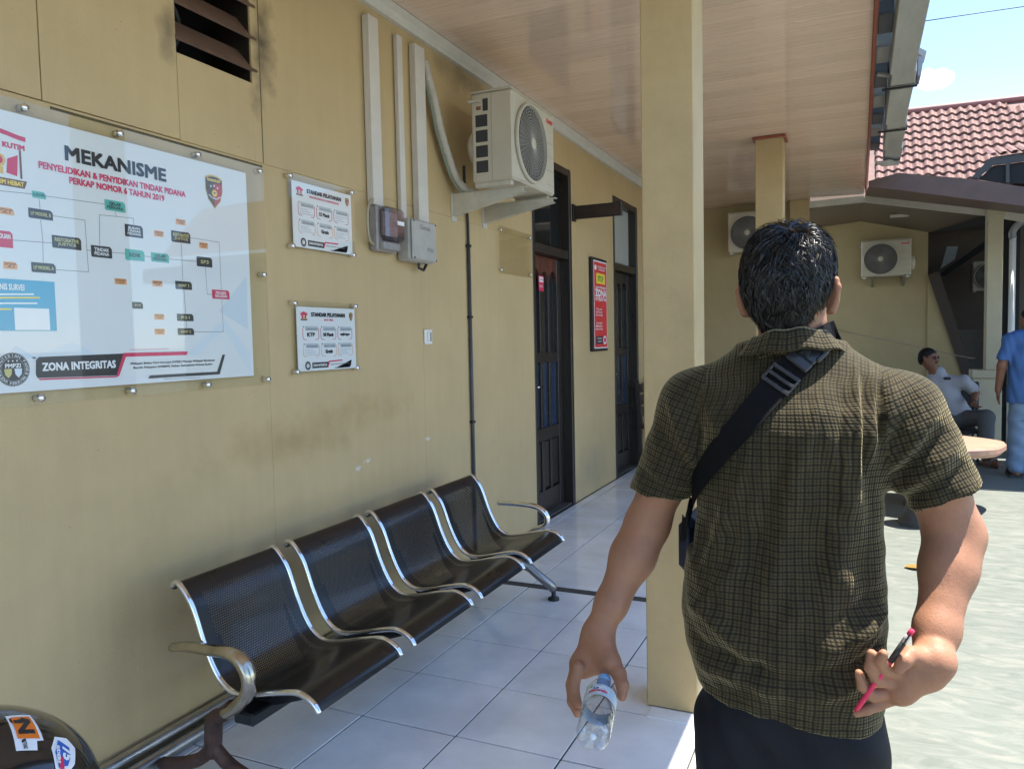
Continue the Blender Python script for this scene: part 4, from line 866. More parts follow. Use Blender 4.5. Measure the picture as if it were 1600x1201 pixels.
for i, (yy, zz) in enumerate(((12.12, ony(1345, 432, 12)[2]),)):
    for k, px in enumerate((1362, 1412)):
        t = thing('wall_bracket', (ony(px, 435, 12.0)[0], 12.2, zz-.1), ('left' if k == 0 else 'right')+' small dark bracket under the rear wall air conditioner', 'bracket', 'air conditioner brackets')
        x = ony(px, 435, 12.0)[0]; b = MB(); b.prism([(x-.004, 11.98, zz-.002), (x-.004, YW2-.002, zz-.002), (x-.004, YW2-.002, zz-.14), (x-.004, 11.98, zz-.04)], (.03, 0, 0)); b.build('web', mat('shaded_bracket', (.22, .2, .17), .5), t)
# wrapped refrigerant hose of the near unit
t = thing('insulated_hose', (WX, 3.85, 2.3), 'white tape-wrapped hose curving down to the near air conditioner', 'hose')
path = smooth_path([(WX+.035, 3.70, 2.93), (WX+.04, 3.715, 2.86), (WX+.05, 3.76, 2.74), (WX+.05, 3.82, 2.60), (WX+.055, 3.89, 2.47), (WX+.06, 3.97, 2.36), (WX+.08, 4.06, 2.295), (WX+.13, 4.11, 2.278)], 10)
b = MB(); b.tube(path, [.024+.0018*math.sin(i*1.9) for i in range(len(path))], 12); b.build('wrapped_hose', mat('wrapped_tape', (.46, .42, .35), .5, var=.15, vscale=25, bump=.3, bscale=40), t, True)
b = MB(); b.tube([np.array(p)+np.array([-.012, -.02, -.02]) for p in path[5:]], .009, 8); b.build('drain_pipe', mat('green_grey_pipe', (.2, .22, .16), .5), t, True)

# =================================================================== waiting bench
PROF = [(-2.03, .618), (-2.022, .634), (-2.0, .642), (-1.968, .612), (-1.935, .562), (-1.90, .468), (-1.862, .388), (-1.825, .342), (-1.775, .318), (-1.70, .325), (-1.61, .347), (-1.535, .361), (-1.495, .354), (-1.462, .334), (-1.448, .312)]
m_seat = mat('black_perforated_steel', (.006, .006, .0062), .3, .0, spec=.5, coat=.15)
def perf(m):
    n, l = m.node_tree.nodes, m.node_tree.links; b = n['Principled BSDF']; out = n['Material Output']
    at = n.new('ShaderNodeAttribute'); at.attribute_name = 'sheet'; sx = n.new('ShaderNodeSeparateXYZ'); l.new(at.outputs['Vector'], sx.inputs[0])
    def M(op, a, b_=None, c=None):
        k = n.new('ShaderNodeMath'); k.operation = op
        for i, q in enumerate((a, b_, c)):
            if q is None: continue
            if hasattr(q, 'is_linked') or hasattr(q, 'links'): l.new(q, k.inputs[i])
            else: k.inputs[i].default_value = q
        return k.outputs[0]
    P_ = .0080
    row = M('DIVIDE', sx.outputs['X'], P_); ri = M('FLOOR', row); odd = M('MODULO', ri, 2.0)
    colv = M('MULTIPLY_ADD', odd, .5, M('DIVIDE', sx.outputs['Y'], P_))
    du = M('SUBTRACT', M('FRACT', row), .5); dv = M('SUBTRACT', M('FRACT', colv), .5)
    dd = M('SQRT', M('ADD', M('MULTIPLY', du, du), M('MULTIPLY', dv, dv)))
    hole = M('LESS_THAN', dd, .21)
    for (s, op, val) in (('X', 'GREATER_THAN', .10), ('X', 'LESS_THAN', .56), ('Y', 'GREATER_THAN', .055), ('Y', 'LESS_THAN', .398)):
        hole = M('MULTIPLY', hole, M(op, sx.outputs[s], val))
    t = n.new('ShaderNodeBsdfTransparent'); x = n.new('ShaderNodeMixShader'); l.new(hole, x.inputs[0]); l.new(b.outputs[0], x.inputs[1]); l.new(t.outputs[0], x.inputs[2]); l.new(x.outputs[0], out.inputs[0])
    g = n.new('ShaderNodeNewGeometry'); nn = n.new('ShaderNodeTexNoise'); nn.inputs['Scale'].default_value = 5; nn.inputs['Detail'].default_value = 6; l.new(g.outputs['Position'], nn.inputs['Vector'])
    r = n.new('ShaderNodeMapRange'); r.inputs['To Min'].default_value = .18; r.inputs['To Max'].default_value = .45; l.new(nn.outputs['Fac'], r.inputs['Value']); l.new(r.outputs[0], b.inputs['Roughness'])
perf(m_seat)
SPATH = smooth_path([(x, 0, z) for x, z in PROF], 6)
bench = thing('waiting_bench', (-1.75, 2.8, 0), 'black perforated four-seat waiting bench with chrome edges against the wall', 'bench')
SP_, SW = .537, .447
def arcs(pp):
    s = [0]
    for a, b in zip(pp, pp[1:]): s.append(s[-1]+float(np.linalg.norm(np.array(b)-np.array(a))))
    return s
AL = arcs(SPATH)
def seat_mesh():
    b = MB(); ny = 4; vs = []; at = []
    for i, p in enumerate(SPATH):
        for j in range(ny+1):
            vs.append((p[0], SW*j/ny, p[2])); at.append((AL[i], SW*j/ny, 0))
    fs = [(i*(ny+1)+j, (i+1)*(ny+1)+j, (i+1)*(ny+1)+j+1, i*(ny+1)+j+1) for i in range(len(SPATH)-1) for j in range(ny)]
    b.add(vs, fs); me = b.mesh('seat_shell', m_seat, True)
    a = me.attributes.new('sheet', 'FLOAT_VECTOR', 'POINT'); a.data.foreach_set('vector', np.array(at, 'f').ravel()); return me
sm_ = seat_mesh()
def trim_mesh():
    b = MB(); pp = SPATH[4:]; n_ = len(pp); b.tube(pp, [.0100]*(n_-1)+[.0085], 8, True, 1.0); return b.mesh('edge_trim', m_steel, True)
tm_ = trim_mesh()
lipm = MB(); lipm.tube([(-2.024, .004, .622), (-2.024, SW-.004, .622)], .006, 6); lip_ = lipm.mesh('top_lip', m_darkmetal, True)
ribm = MB()
pts = SPATH[30:78]; k = len(pts); lo_ = [(p[0], 0, p[2]-.004) for p in pts]; hi_ = [(p[0], 0, p[2]-.012-.05*math.sin(math.pi*i/(k-1))) for i, p in enumerate(pts)]
for i in range(k-1): ribm.prism([lo_[i], lo_[i+1], hi_[i+1], hi_[i]], (0, .012, 0))
rib_ = ribm.mesh('support_rib', m_darkmetal)
def inst(name, me, loc, parent):
    o = bpy.data.objects.new(name, me); COL.objects.link(o); o.location = loc; adopt(o, parent); return o
for i in range(4):
    y0 = 1.756+SP_*i
    so_ = inst('seat_shell', sm_, (0, y0, 0), bench)
    for yy in (0, SW):
        o = bpy.data.objects.new('edge_trim', tm_); COL.objects.link(o); o.location = (0, yy, 0); o.parent = so_
    for nm, me, yy in (('top_lip', lip_, 0), ('support_rib', rib_, .06), ('support_rib', rib_, SW-.075)):
        o = bpy.data.objects.new(nm, me); COL.objects.link(o); o.location = (0, yy, 0); o.parent = so_
b = MB(); b.box(-1.76, -1.68, 1.73, 3.86, .235, .275, .006); b.build('beam', m_darkmetal, bench)
m_rust = mat('rusted_cast_leg', (.10, .055, .042), .55, .35, var=.45, vscale=16, bump=.4, bscale=60)
m_worn = mat('worn_chrome', (.50, .45, .36), .22, 1, var=.3, vscale=14)
arm = smooth_path([(-2.00, 1.725, .442), (-1.94, 1.725, .453), (-1.85, 1.725, .457), (-1.765, 1.725, .460), (-1.712, 1.725, .442), (-1.685, 1.725, .402), (-1.688, 1.725, .355), (-1.72, 1.725, .308), (-1.79, 1.735, .262)], 6)
b = MB(); n_ = len(arm); b.tube(arm, [.014+.008*min(1, i/(n_*.55)) for i in range(n_)], 12, True, 1.25, (0, 1, 0)); b.build('armrest', m_worn, bench, True)
b = MB(); b.tube(smooth_path([(-1.765, 1.733, .285), (-1.81, 1.74, .25), (-1.855, 1.745, .225), (-1.868, 1.75, .16), (-1.875, 1.75, .10)], 5), [.024]*10+[.028]*11, 12); b.tube(smooth_path([(-1.87, 1.75, .13), (-1.93, 1.75, .075), (-2.02, 1.75, .04), (-2.10, 1.75, .022)], 5), .022, 10); b.tube(smooth_path([(-1.87, 1.75, .13), (-1.80, 1.75, .08), (-1.68, 1.75, .045), (-1.56, 1.75, .024)], 5), .022, 10)
b.build('leg', m_rust, bench, True)
arm2 = smooth_path([(-1.86, 3.865, .482), (-1.80, 3.865, .484), (-1.70, 3.865, .484), (-1.62, 3.865, .474), (-1.572, 3.865, .445), (-1.56, 3.865, .41), (-1.575, 3.865, .375), (-1.64, 3.865, .345), (-1.70, 3.865, .30), (-1.72, 3.85, .26)], 5)
b = MB(); b.tube(arm2, .016, 10, True, 1.2, (0, 1, 0)); b.build('armrest', m_steel, bench, True)
b = MB(); b.tube(smooth_path([(-1.72, 3.70, .255), (-1.66, 3.70, .225), (-1.56, 3.72, .14), (-1.505, 3.75, .085), (-1.495, 3.765, .06)], 5), [.03]*8+[.024]*13, 10); b.tube(smooth_path([(-1.73, 3.70, .255), (-1.82, 3.70, .2), (-1.93, 3.72, .12), (-2.02, 3.74, .06)], 5), .024, 10); b.build('leg', mat('cast_aluminium_dark', (.25, .24, .23), .3, .9, var=.2), bench, True)
for x in (-1.492, -2.02):
    b = MB(); b.lathe([(.012, .055), (.012, .02), (.03, .012), (.032, .002), (.0005, .001)], (x, 3.765 if x > -1.6 else 3.74, 0), n=14, cap=False); b.build('foot_glide', m_rub, bench, True)

# poles lying along the foot of the wall
for k, (x, z, r, y0, y1, lab) in enumerate(((WX+.03, .073, .020, .2, 3.1, 'upper shiny metal pole lying along the foot of the wall'), (WX+.06, .030, .024, .1, 3.3, 'lower and thicker metal pole on the floor along the wall'))):
    t = thing('metal_pole', (x, y0, 0), lab, 'pole', 'metal poles by the wall')
    b = MB(); b.tube([(x, y0, z), (x+.004, (y0+y1)/2, z-.002), (x, y1, z)], r, 14); b.build('tube', m_alu, t, True)
    b = MB(); b.tube([(x, y0-.02, z), (x, y0, z)], r*1.08, 14); b.build('end_cap', m_rub, t, True)

# wooden chair beyond the second door
t = thing('wooden_chair', (-2.0, 8.35, 0), 'dark wooden chair standing past the second door', 'chair')
mw = mat('dark_chair_wood', (.04, .027, .022), .45, var=.25, vscale=10, stretch=(1, 1, .2))
for (x, y) in ((-2.14, 8.02), (-1.76, 8.02), (-2.14, 8.42), (-1.76, 8.42)):
    b = MB(); b.box(x-.02, x+.02, y-.02, y+.02, .003, .42, .003); b.build('leg', mw, t)
b = MB(); b.box(-2.17, -1.73, 7.99, 8.45, .421, .45, .006); b.build('seat', mw, t)
for y in (8.0, 8.40):
    b = MB(); b.prism([(-2.16, y, .452), (-2.11, y, .452), (-2.155, y, .95), (-2.19, y, .95)], (0, .045, 0)); b.build('back_post', mw, t)
for z in (.55, .68, .81):
    b = MB(); b.prism([(-2.14-.0001*z, 8.046, z), (-2.12, 8.046, z), (-2.135, 8.046, z+.09), (-2.16, 8.046, z+.09)], (0, .353, 0)); b.build('back_slat', mw, t)

# =================================================================== helmet in the near left corner, on a low table just out of view
hc = CPOS+ray(-62, 1306)*.90
tz = hc[2]-.125
t = thing('side_table', (hc[0], hc[1], 0), 'small black table under the helmet in the near corner', 'table')
b = MB(); b.box(hc[0]-.22, hc[0]+.2, hc[1]-.25, hc[1]+.18, tz-.03, tz, .006); b.build('table_top', m_darkmetal, t)
for dx in (-.19, .17):
    for dy in (-.22, .15):
        b = MB(); b.box(hc[0]+dx-.018, hc[0]+dx+.018, hc[1]+dy-.018, hc[1]+dy+.018, .003, tz-.031, .003); b.build('leg', m_darkmetal, t)
hel = thing('motorcycle_helmet', (hc[0], hc[1], tz), 'glossy black helmet with orange and blue stickers in the bottom left corner', 'helmet')
HR = .143
def hp(th, ph, r=1.0):
    """th azimuth, ph polar"""
    return np.array([hc[0]+HR*r*math.sin(ph)*math.cos(th), hc[1]+HR*r*1.08*math.sin(ph)*math.sin(th), hc[2]+HR*r*.99*math.cos(ph)])
b = MB(); b.sheet(lambda u, v: hp(2*math.pi*u, .001+v*2.62), 48, 26); b.build('shell', mat('gloss_black_shell', (.012, .012, .013), .12, spec=.5, var=.1, vscale=9, coat=.5), hel, True)
b = MB(); b.lathe([(.073, -.124), (.078, -.118), (.074, -.112)], tuple(hc), n=40, cap=False); b.build('rim', m_rub, hel, True)
b = MB(); b.sheet(lambda u, v: hp(-2.6+1.9*u, 1.15+.75*v, 1.012), 20, 8); b.build('visor', mat('smoke_visor', (.02, .02, .025), .05, spec=.7), hel, True)
def sticker(px, py, w, h, rot, polys, texts, name):
    """flat prints bent onto the shell around the surface point seen there"""
    d = ray(px, py); s = np.array([1, 1/1.08, 1/.99]); o_ = (CPOS-hc)*s; dd = d*s
    A = dd@dd; B = 2*o_@dd; C_ = o_@o_-HR*HR; disc = max(0, B*B-4*A*C_); tt = (-B-math.sqrt(disc))/(2*A); P0 = CPOS+d*tt
    nrm = (P0-hc)*s*s; nrm /= np.linalg.norm(nrm); ux = CR-nrm*(CR@nrm); ux /= np.linalg.norm(ux); uy = np.cross(nrm, ux)
    c_, s_ = math.cos(rot), math.sin(rot); ux, uy = c_*ux+s_*uy, -s_*ux+c_*uy
    def put(u, v, lay):
        q = P0+ux*u*w+uy*v*h; dirv = (q-hc)*s; k = HR*(1.004+.0022*lay)/np.linalg.norm(dirv); return hc+(q-hc)*k
    root = None; byc = {}
    for (pts, col, lay) in polys:
        # subdivide edges so that the outline follows the curve
        pp = []
        for a, b_ in zip(pts, pts[1:]+pts[:1]):
            for k in range(4): pp.append((a[0]+(b_[0]-a[0])*k/4, a[1]+(b_[1]-a[1])*k/4))
        c = (sum(p[0] for p in pp)/len(pp), sum(p[1] for p in pp)/len(pp))
        vs = [put(*c, lay)]+[put(*p, lay) for p in pp]; n_ = len(pp)
        ar = sum(pts[i][0]*pts[(i+1) % len(pts)][1]-pts[(i+1) % len(pts)][0]*pts[i][1] for i in range(len(pts)))
        fs = [(0, 1+i, 1+(i+1) % n_) if ar > 0 else (0, 1+(i+1) % n_, 1+i) for i in range(n_)]
        byc.setdefault(col, MB()).add(vs, fs)
    for (st_, u, v, wd, ht, col, lay) in texts:
        vs, f = text_geo(st_, wd, ht, .05); byc.setdefault(col, MB()).add([put(u+a, v+b_, lay) for a, b_ in vs], f)
    for col, mb in byc.items(): mb.build(name, INK(col), hel)
sticker(40, 1140, .062, .034, -.68, [([(-.5, -.42), (.5, -.5), (.52, .2), (.3, .25), (.28, .5), (-.52, .45)], 'white', 0), ([(-.42, -.3), (.22, -.36), (.24, .38), (-.44, .36)], 'ktm', 1)], [('N', -.1, .0, .42, .55, 'black', 2), ('READY TO RACE', .36, -.18, .22, .14, 'black', 2), ('4', -.33, .1, .12, .4, 'black', 2)], 'sticker')
sticker(101, 1178, .048, .036, -.7, [([(-.5, -.3), (-.1, -.5), (.5, -.36), (.52, .1), (.2, .4), (-.3, .5), (-.55, .2)], 'white', 0), ([(-.4, -.2), (.0, -.38), (.4, -.25), (.3, .1), (-.2, .3)], 'blue', 1), ([(.1, -.3), (.45, -.2), (.42, -.05), (.1, -.1)], 'red', 2)], [('75', -.02, .08, .4, .4, 'white', 3), ('RIDERS', .05, -.27, .5, .13, 'white', 3)], 'sticker')

# =================================================================== courtyard and back-wing things
m_tabletop = mat('pink_wood_slab', (.36, .20, .135), .5, var=.18, vscale=6, stretch=(1, 4, 1), bump=.1)
tcx, tcy, tzt = .62, 7.1, 0
e = ony(1570, 692, 7.1); tzt = e[2]; tcx = e[0]-.52
t = thing('round_table', (tcx, tcy, GZ), 'low round table with a thick pinkish wooden slab top in the sun', 'table')
b = MB(); N = 40; outl = [1+.03*math.sin(3*a+1)+.02*math.sin(7*a) for a in np.linspace(0, 2*math.pi, N, endpoint=False)]
rings = [(.86, -.085), (.95, -.078), (1.0, -.05), (1.0, -.015), (.975, 0), (.5, .002), (.002, .002)]
vs = [(tcx+.52*r*outl[k]*math.cos(2*math.pi*k/N), tcy+.52*r*outl[k]*math.sin(2*math.pi*k/N), tzt+h) for r, h in rings for k in range(N)]
b.add(vs, [(i*N+k, i*N+(k+1) % N, (i+1)*N+(k+1) % N, (i+1)*N+k) for i in range(len(rings)-1) for k in range(N)]+[tuple(reversed(range(N)))]); b.build('table_top', m_tabletop, t)
b = MB(); b.lathe([(.20, GZ), (.17, GZ+.05), (.11, GZ+.15), (.10, tzt-.2), (.16, tzt-.084)], (tcx, tcy, 0), n=20, cap=False); b.build('pedestal', mat('dark_stump', (.08, .06, .05), .7, var=.3), t, True)
sc_ = onz(1432, 824, GZ); sx_, sy_ = sc_[0]+.05, sc_[1]+.13
t = thing('flared_stool', (sx_, sy_, GZ), 'dark grey flared stool base standing in the sun behind the raised elbow', 'stool')
b = MB(); b.lathe([(.165, GZ), (.168, GZ+.02), (.15, GZ+.035), (.125, GZ+.10), (.10, GZ+.22), (.10, GZ+.30), (.12, GZ+.36)], (sx_, sy_, 0), n=28, cap=False); b.build('base', mat('dark_grey_resin', (.055, .06, .062), .5, var=.2, vscale=12), t, True)
b = MB(); b.lathe([(.0005, GZ+.36), (.15, GZ+.361), (.165, GZ+.375), (.165, GZ+.395), (.15, GZ+.41), (.0005, GZ+.412)], (sx_, sy_, 0), n=28, cap=False); b.build('seat', mat('dark_grey_resin', (.055, .06, .062), .5), t, True)
lf = onz(1429, 888, GZ)
t = MB(); N = 10
t.sheet(lambda u, v: (lf[0]+(u-.5)*.11, lf[1]+(v-.5)*.09*math.sin(math.pi*(.06+.88*u)), GZ+.006+.008*math.sin(3*u)+.006*abs(v-.5)), 8, 4)
tag(t.build('fallen_leaf', mat('yellow_leaf', (.22, .13, .02), .6, var=.2, vscale=40)), 'single yellow leaf lying on the sunlit cement', 'leaf')

t = thing('cctv_camera', tuple(ony(1436, 305, 10.1)), 'small cream security camera mounted on the wing fascia', 'camera')
p = ony(1436, 304, 10.1)
b = MB(); b.box(p[0]-.04, p[0]+.04, 10.1, 10.25, p[2]-.01, p[2]+.07, .01); b.build('mount', m_cream, t)
b = MB(); b.lathe([(.03, .12), (.045, .10), (.045, 0), (.036, -.01), (.030, 0.0), (.0005, .002)], (p[0], 10.05, p[2]-.03), (.1, 1, .25), 16, False); b.build('housing', m_cream, t, True)
b = MB(); b.lathe([(.03, 0), (.026, .006), (.0005, .008)], (p[0]-.001, 10.048, p[2]-.031), (-.1, -1, -.25), 14, False); b.build('lens', m_glassdark, t, True)
fl_y = 5.62
p0 = ony(1437, 92, fl_y)
t = thing('flood_light', tuple(p0), 'grey floodlight clamped to the gutter board against the sky', 'lamp')
b = MB(); b.prism([ony(1430, 118, fl_y), ony(1439, 118, fl_y), ony(1444, 86, fl_y), ony(1437, 78, fl_y)], (0, .20, 0)); b.build('lamp_body', mat('flood_grey', (.30, .31, .34), .4, .4, var=.1), t)
b = MB(); b.prism([ony(1432, 72, fl_y-.01), ony(1448, 80, fl_y-.01), ony(1441, 88, fl_y-.01), ony(1434, 83, fl_y-.01)], (0, .22, 0)); b.build('lamp_hood', mat('flood_grey2', (.36, .36, .37), .4, .4), t)
b = MB(); a_ = ony(1371, 113, fl_y); c_ = ony(1434, 119, fl_y); b.prism([a_, c_, c_+np.array([0, 0, -.02]), a_+np.array([0, 0, -.012])], (0, .05, 0)); b.build('clamp_bar', m_gutter, t)
t = thing('downpipe', tuple(ony(1582, 480, 10.45)*np.array([1, 1, 0])), 'white plastic downpipe beside the cream pier', 'pipe')
a_, c_ = ony(1577, 372, 10.45), ony(1588, 372, 10.45); x = (a_[0]+c_[0])/2; rr = (c_[0]-a_[0])/2
b = MB(); b.tube([(x, 10.45, GZ), (x, 10.45, a_[2])], rr, 14); b.build('pipe', mat('white_pvc', (.68, .69, .68), .4), t, True)
b = MB(); b.tube(smooth_path([(x, 10.45, a_[2]-.01), (x, 10.45, a_[2]+.08), (x+.08, 10.40, a_[2]+.17), (x+.25, 10.3, a_[2]+.2)], 5), rr*1.15, 12); b.build('elbow', mat('grey_elbow', (.2, .2, .2), .3), t, True)
# cable drooping across the rear wall, overhead wire
t = MB(); t.tube(smooth_path([ony(1268, 506, 12.28), ony(1340, 522, 12.2), ony(1430, 541, 11.5), ony(1500, 556, 10.6), ony(1524, 560, 10.25)], 6), .007, 6); tag(t.build('slack_cable', mat('pale_cable', (.30, .25, .18), .6), None, True), 'slack cable drooping along the rear wall towards the seated man', 'cable')
t = MB(); t.tube([ony(1400, 40, 22), ony(1520, 22, 22.5), ony(1700, -4, 23)], .012, 6); tag(t.build('overhead_wire', m_rub, None, True), 'thin overhead wire crossing the blue sky', 'wire')
# =================================================================== figures: distance fields polygonised into one continuous surface
class Field:
    def __init__(s, xs, ys, zs):
        s.xs, s.ys, s.zs = [np.asarray(a, np.float32) for a in (xs, ys, zs)]
        s.D = np.full((len(xs), len(ys), len(zs)), .5, np.float32)
    def _sl(s, lo, hi):
        out = []
        for a, l, h in zip((s.xs, s.ys, s.zs), lo, hi):
            i0 = max(0, int(np.searchsorted(a, l))-1); i1 = min(len(a), int(np.searchsorted(a, h))+1); out.append(slice(i0, i1))
        X = s.xs[out[0]][:, None, None]; Y = s.ys[out[1]][None, :, None]; Z = s.zs[out[2]][None, None, :]
        return tuple(out), X, Y, Z
    def put(s, fn, lo, hi, k=.02, mode='add'):
        pad = k+.03; sl, X, Y, Z = s._sl([a-pad for a in lo], [a+pad for a in hi])
        if any(q.stop <= q.start for q in sl): return
        d = np.broadcast_to(fn(X, Y, Z), s.D[sl].shape).astype(np.float32); a = s.D[sl]
        if mode == 'sub': d = -d; a2 = -a; h = np.maximum(k-np.abs(a2-(-d)), 0)/max(k, 1e-6); s.D[sl] = np.maximum(a, d)+h*h*k*.25 if k > 1e-5 else np.maximum(a, d); return
        if k > 1e-5:
            h = np.maximum(k-np.abs(a-d), 0)/k; s.D[sl] = np.minimum(a, d)-h*h*k*.25
        else: s.D[sl] = np.minimum(a, d)
    def cone(s, a, b, ra, rb, k=.02, mode='add', sc=None):
        """tapered limb; sc = (axis vector, factor) squashes it along that axis"""
        a = np.array(a, float); b = np.array(b, float); ab = b-a; L2 = ab@ab+1e-12; r = max(ra, rb)
        def fn(X, Y, Z):
            px, py, pz = X-a[0], Y-a[1], Z-a[2]
            t = np.clip((px*ab[0]+py*ab[1]+pz*ab[2])/L2, 0, 1)
            dx, dy, dz = px-t*ab[0], py-t*ab[1], pz-t*ab[2]
            rr = ra+(rb-ra)*t
            if sc is not None:
                ax = np.array(sc[0], float); ax /= np.linalg.norm(ax); q = dx*ax[0]+dy*ax[1]+dz*ax[2]; m = 1/sc[1]-1
                dx, dy, dz = dx+q*m*ax[0], dy+q*m*ax[1], dz+q*m*ax[2]
                return (np.sqrt(dx*dx+dy*dy+dz*dz)-rr)*min(1, sc[1]*1.15)
            return np.sqrt(dx*dx+dy*dy+dz*dz)-rr
        s.put(fn, np.minimum(a, b)-r*1.1, np.maximum(a, b)+r*1.1, k, mode)
    def chain(s, pts, rs, k=.02, sc=None):
        for i in range(len(pts)-1): s.cone(pts[i], pts[i+1], rs[i], rs[i+1], k if i == 0 else max(.004, k*.6), 'add', sc)
    def ell(s, c, r, k=.02, mode='add', M=None):
        c = np.array(c, float); r = np.array(r, float)
        def fn(X, Y, Z):
            px, py, pz = X-c[0], Y-c[1], Z-c[2]
            if M is not None: px, py, pz = (M[0][0]*px+M[0][1]*py+M[0][2]*pz, M[1][0]*px+M[1][1]*py+M[1][2]*pz, M[2][0]*px+M[2][1]*py+M[2][2]*pz)
            k0 = np.sqrt((px/r[0])**2+(py/r[1])**2+(pz/r[2])**2); k1 = np.sqrt((px/r[0]**2)**2+(py/r[1]**2)**2+(pz/r[2]**2)**2)+1e-6
            return k0*(k0-1)/k1
        R_ = max(r) if M is not None else r
        s.put(fn, c-R_, c+R_, k, mode)
    def loft(s, rows, k=.02, pw=2.4):
        """rows: (z, cx, cy, a, b) stacked superellipses"""
        R_ = np.array(sorted(rows)); z0, z1 = R_[0, 0], R_[-1, 0]
        def fn(X, Y, Z):
            g = lambda i: np.interp(Z, R_[:, 0], R_[:, i]).astype(np.float32)
            cx, cy, a, b = g(1), g(2), g(3), g(4)
            q = (np.abs((X-cx)/a)**pw+np.abs((Y-cy)/b)**pw)**(1/pw); d = (q-1)*np.minimum(a, b)
            return np.maximum(d, np.maximum(z0-Z, Z-z1))
        lo = (min(R_[:, 1]-R_[:, 3]), min(R_[:, 2]-R_[:, 4]), z0); hi = (max(R_[:, 1]+R_[:, 3]), max(R_[:, 2]+R_[:, 4]), z1); s.put(fn, lo, hi, k)
    def mesh(s):
        D = s.D; ins = D < 0; nx, ny, nz_ = D.shape
        cnt = np.zeros((nx-1, ny-1, nz_-1), np.uint8); I8 = ins.astype(np.uint8)
        for i in (0, 1):
            for j in (0, 1):
                for k in (0, 1): cnt += I8[i:nx-1+i, j:ny-1+j, k:nz_-1+k]
        act = (cnt > 0) & (cnt < 8); idx = np.argwhere(act); N = len(idx); vid = np.full(act.shape, -1, np.int32); vid[act] = np.arange(N)
        acc = np.zeros((N, 3)); num = np.zeros(N); C_ = [(i, j, k) for i in (0, 1) for j in (0, 1) for k in (0, 1)]
        for a in C_:
            for ax in range(3):
                if a[ax]: continue
                b = list(a); b[ax] = 1
                va = D[idx[:, 0]+a[0], idx[:, 1]+a[1], idx[:, 2]+a[2]]; vb = D[idx[:, 0]+b[0], idx[:, 1]+b[1], idx[:, 2]+b[2]]
                c = (va < 0) != (vb < 0); t = np.where(c, va/np.where(va == vb, 1, va-vb), 0)
                p = np.array(a, float)[None, :].repeat(N, 0); p[:, ax] += t; acc += p*c[:, None]; num += c
        pos = idx+acc/num[:, None]
        V = np.stack([np.interp(pos[:, 0], np.arange(nx), s.xs), np.interp(pos[:, 1], np.arange(ny), s.ys), np.interp(pos[:, 2], np.arange(nz_), s.zs)], 1)
        Q = []
        for ax in range(3):
            o1, o2 = [(1, 2), (2, 0), (0, 1)][ax]; n = [nx, ny, nz_]
            lo = [slice(None)]*3; hi = [slice(None)]*3; lo[ax] = slice(0, n[ax]-1); hi[ax] = slice(1, n[ax])
            A = ins[tuple(lo)]; B = ins[tuple(hi)]; e = np.argwhere(A != B); e = e[(e[:, o1] > 0) & (e[:, o2] > 0) & (e[:, o1] < n[o1]-1) & (e[:, o2] < n[o2]-1)]
            fl = A[e[:, 0], e[:, 1], e[:, 2]]
            def cell(d1, d2):
                q = e.copy(); q[:, o1] -= d1; q[:, o2] -= d2; return vid[q[:, 0], q[:, 1], q[:, 2]]
            f = np.stack([cell(1, 1), cell(0, 1), cell(0, 0), cell(1, 0)], 1); f[~fl] = f[~fl][:, ::-1]; Q.append(f)
        return V, np.concatenate(Q)
def relax(V, Q, it=1, lam=.5):
    e = np.concatenate([Q[:, [0, 1]], Q[:, [1, 2]], Q[:, [2, 3]], Q[:, [3, 0]]]); n = np.bincount(e.ravel(), minlength=len(V)).astype(float); n[n == 0] = 1
    for _ in range(it):
        A = np.zeros_like(V)
        for c in range(3): A[:, c] = np.bincount(e[:, 0], V[e[:, 1], c], len(V))+np.bincount(e[:, 1], V[e[:, 0], c], len(V))
        V = V+lam*(A/n[:, None]-V)
    return V
def vnormals(V, Q):
    a = np.cross(V[Q[:, 2]]-V[Q[:, 0]], V[Q[:, 3]]-V[Q[:, 1]]); N = np.zeros_like(V)
    for c in range(3):
        for k in range(4): N[:, c] += np.bincount(Q[:, k], a[:, c], len(V))
    return N/(np.linalg.norm(N, axis=1)[:, None]+1e-12)
def np_mesh(name, V, Q, mats, mi=None):
    me = bpy.data.meshes.new(name); n = len(Q); k = Q.shape[1]
    me.vertices.add(len(V)); me.vertices.foreach_set('co', V.astype('f').ravel()); me.loops.add(n*k); me.loops.foreach_set('vertex_index', Q.astype('i').ravel())
    me.polygons.add(n); me.polygons.foreach_set('loop_start', np.arange(0, n*k, k, dtype='i')); me.polygons.foreach_set('use_smooth', np.ones(n, bool))
    for m in mats: me.materials.append(m)
    if mi is not None: me.polygons.foreach_set('material_index', mi.astype('i'))
    me.update(); me.validate(); return me
def np_obj(name, V, Q, mats, parent=None, mi=None):
    o = bpy.data.objects.new(name, np_mesh(name, V, Q, mats, mi)); COL.objects.link(o)
    if parent is not None: adopt(o, parent)
    return o
def ax(a, b, h): return np.arange(a, b+h, h)

def skin_mat(name, c, red=(.5, .12, .08)):
    m = mat(name, c, .56, var=.16, vscale=22, bump=.12, bscale=260, spec=.32)
    b = m.node_tree.nodes['Principled BSDF']; b.inputs['Subsurface Weight'].default_value = .22; b.inputs['Subsurface Radius'].default_value = (.012, .0035, .002); b.inputs['Subsurface Scale'].default_value = .8
    return m
m_skin = skin_mat('tan_skin', (.32, .155, .09))
m_skin2 = skin_mat('brown_skin', (.22, .105, .062))
m_hair2 = mat('matte_black_hair', (.012, .011, .011), .6, spec=.25)
m_nail = mat('nail', (.50, .27, .20), .3)
def V3(*a): return np.array(a, float)

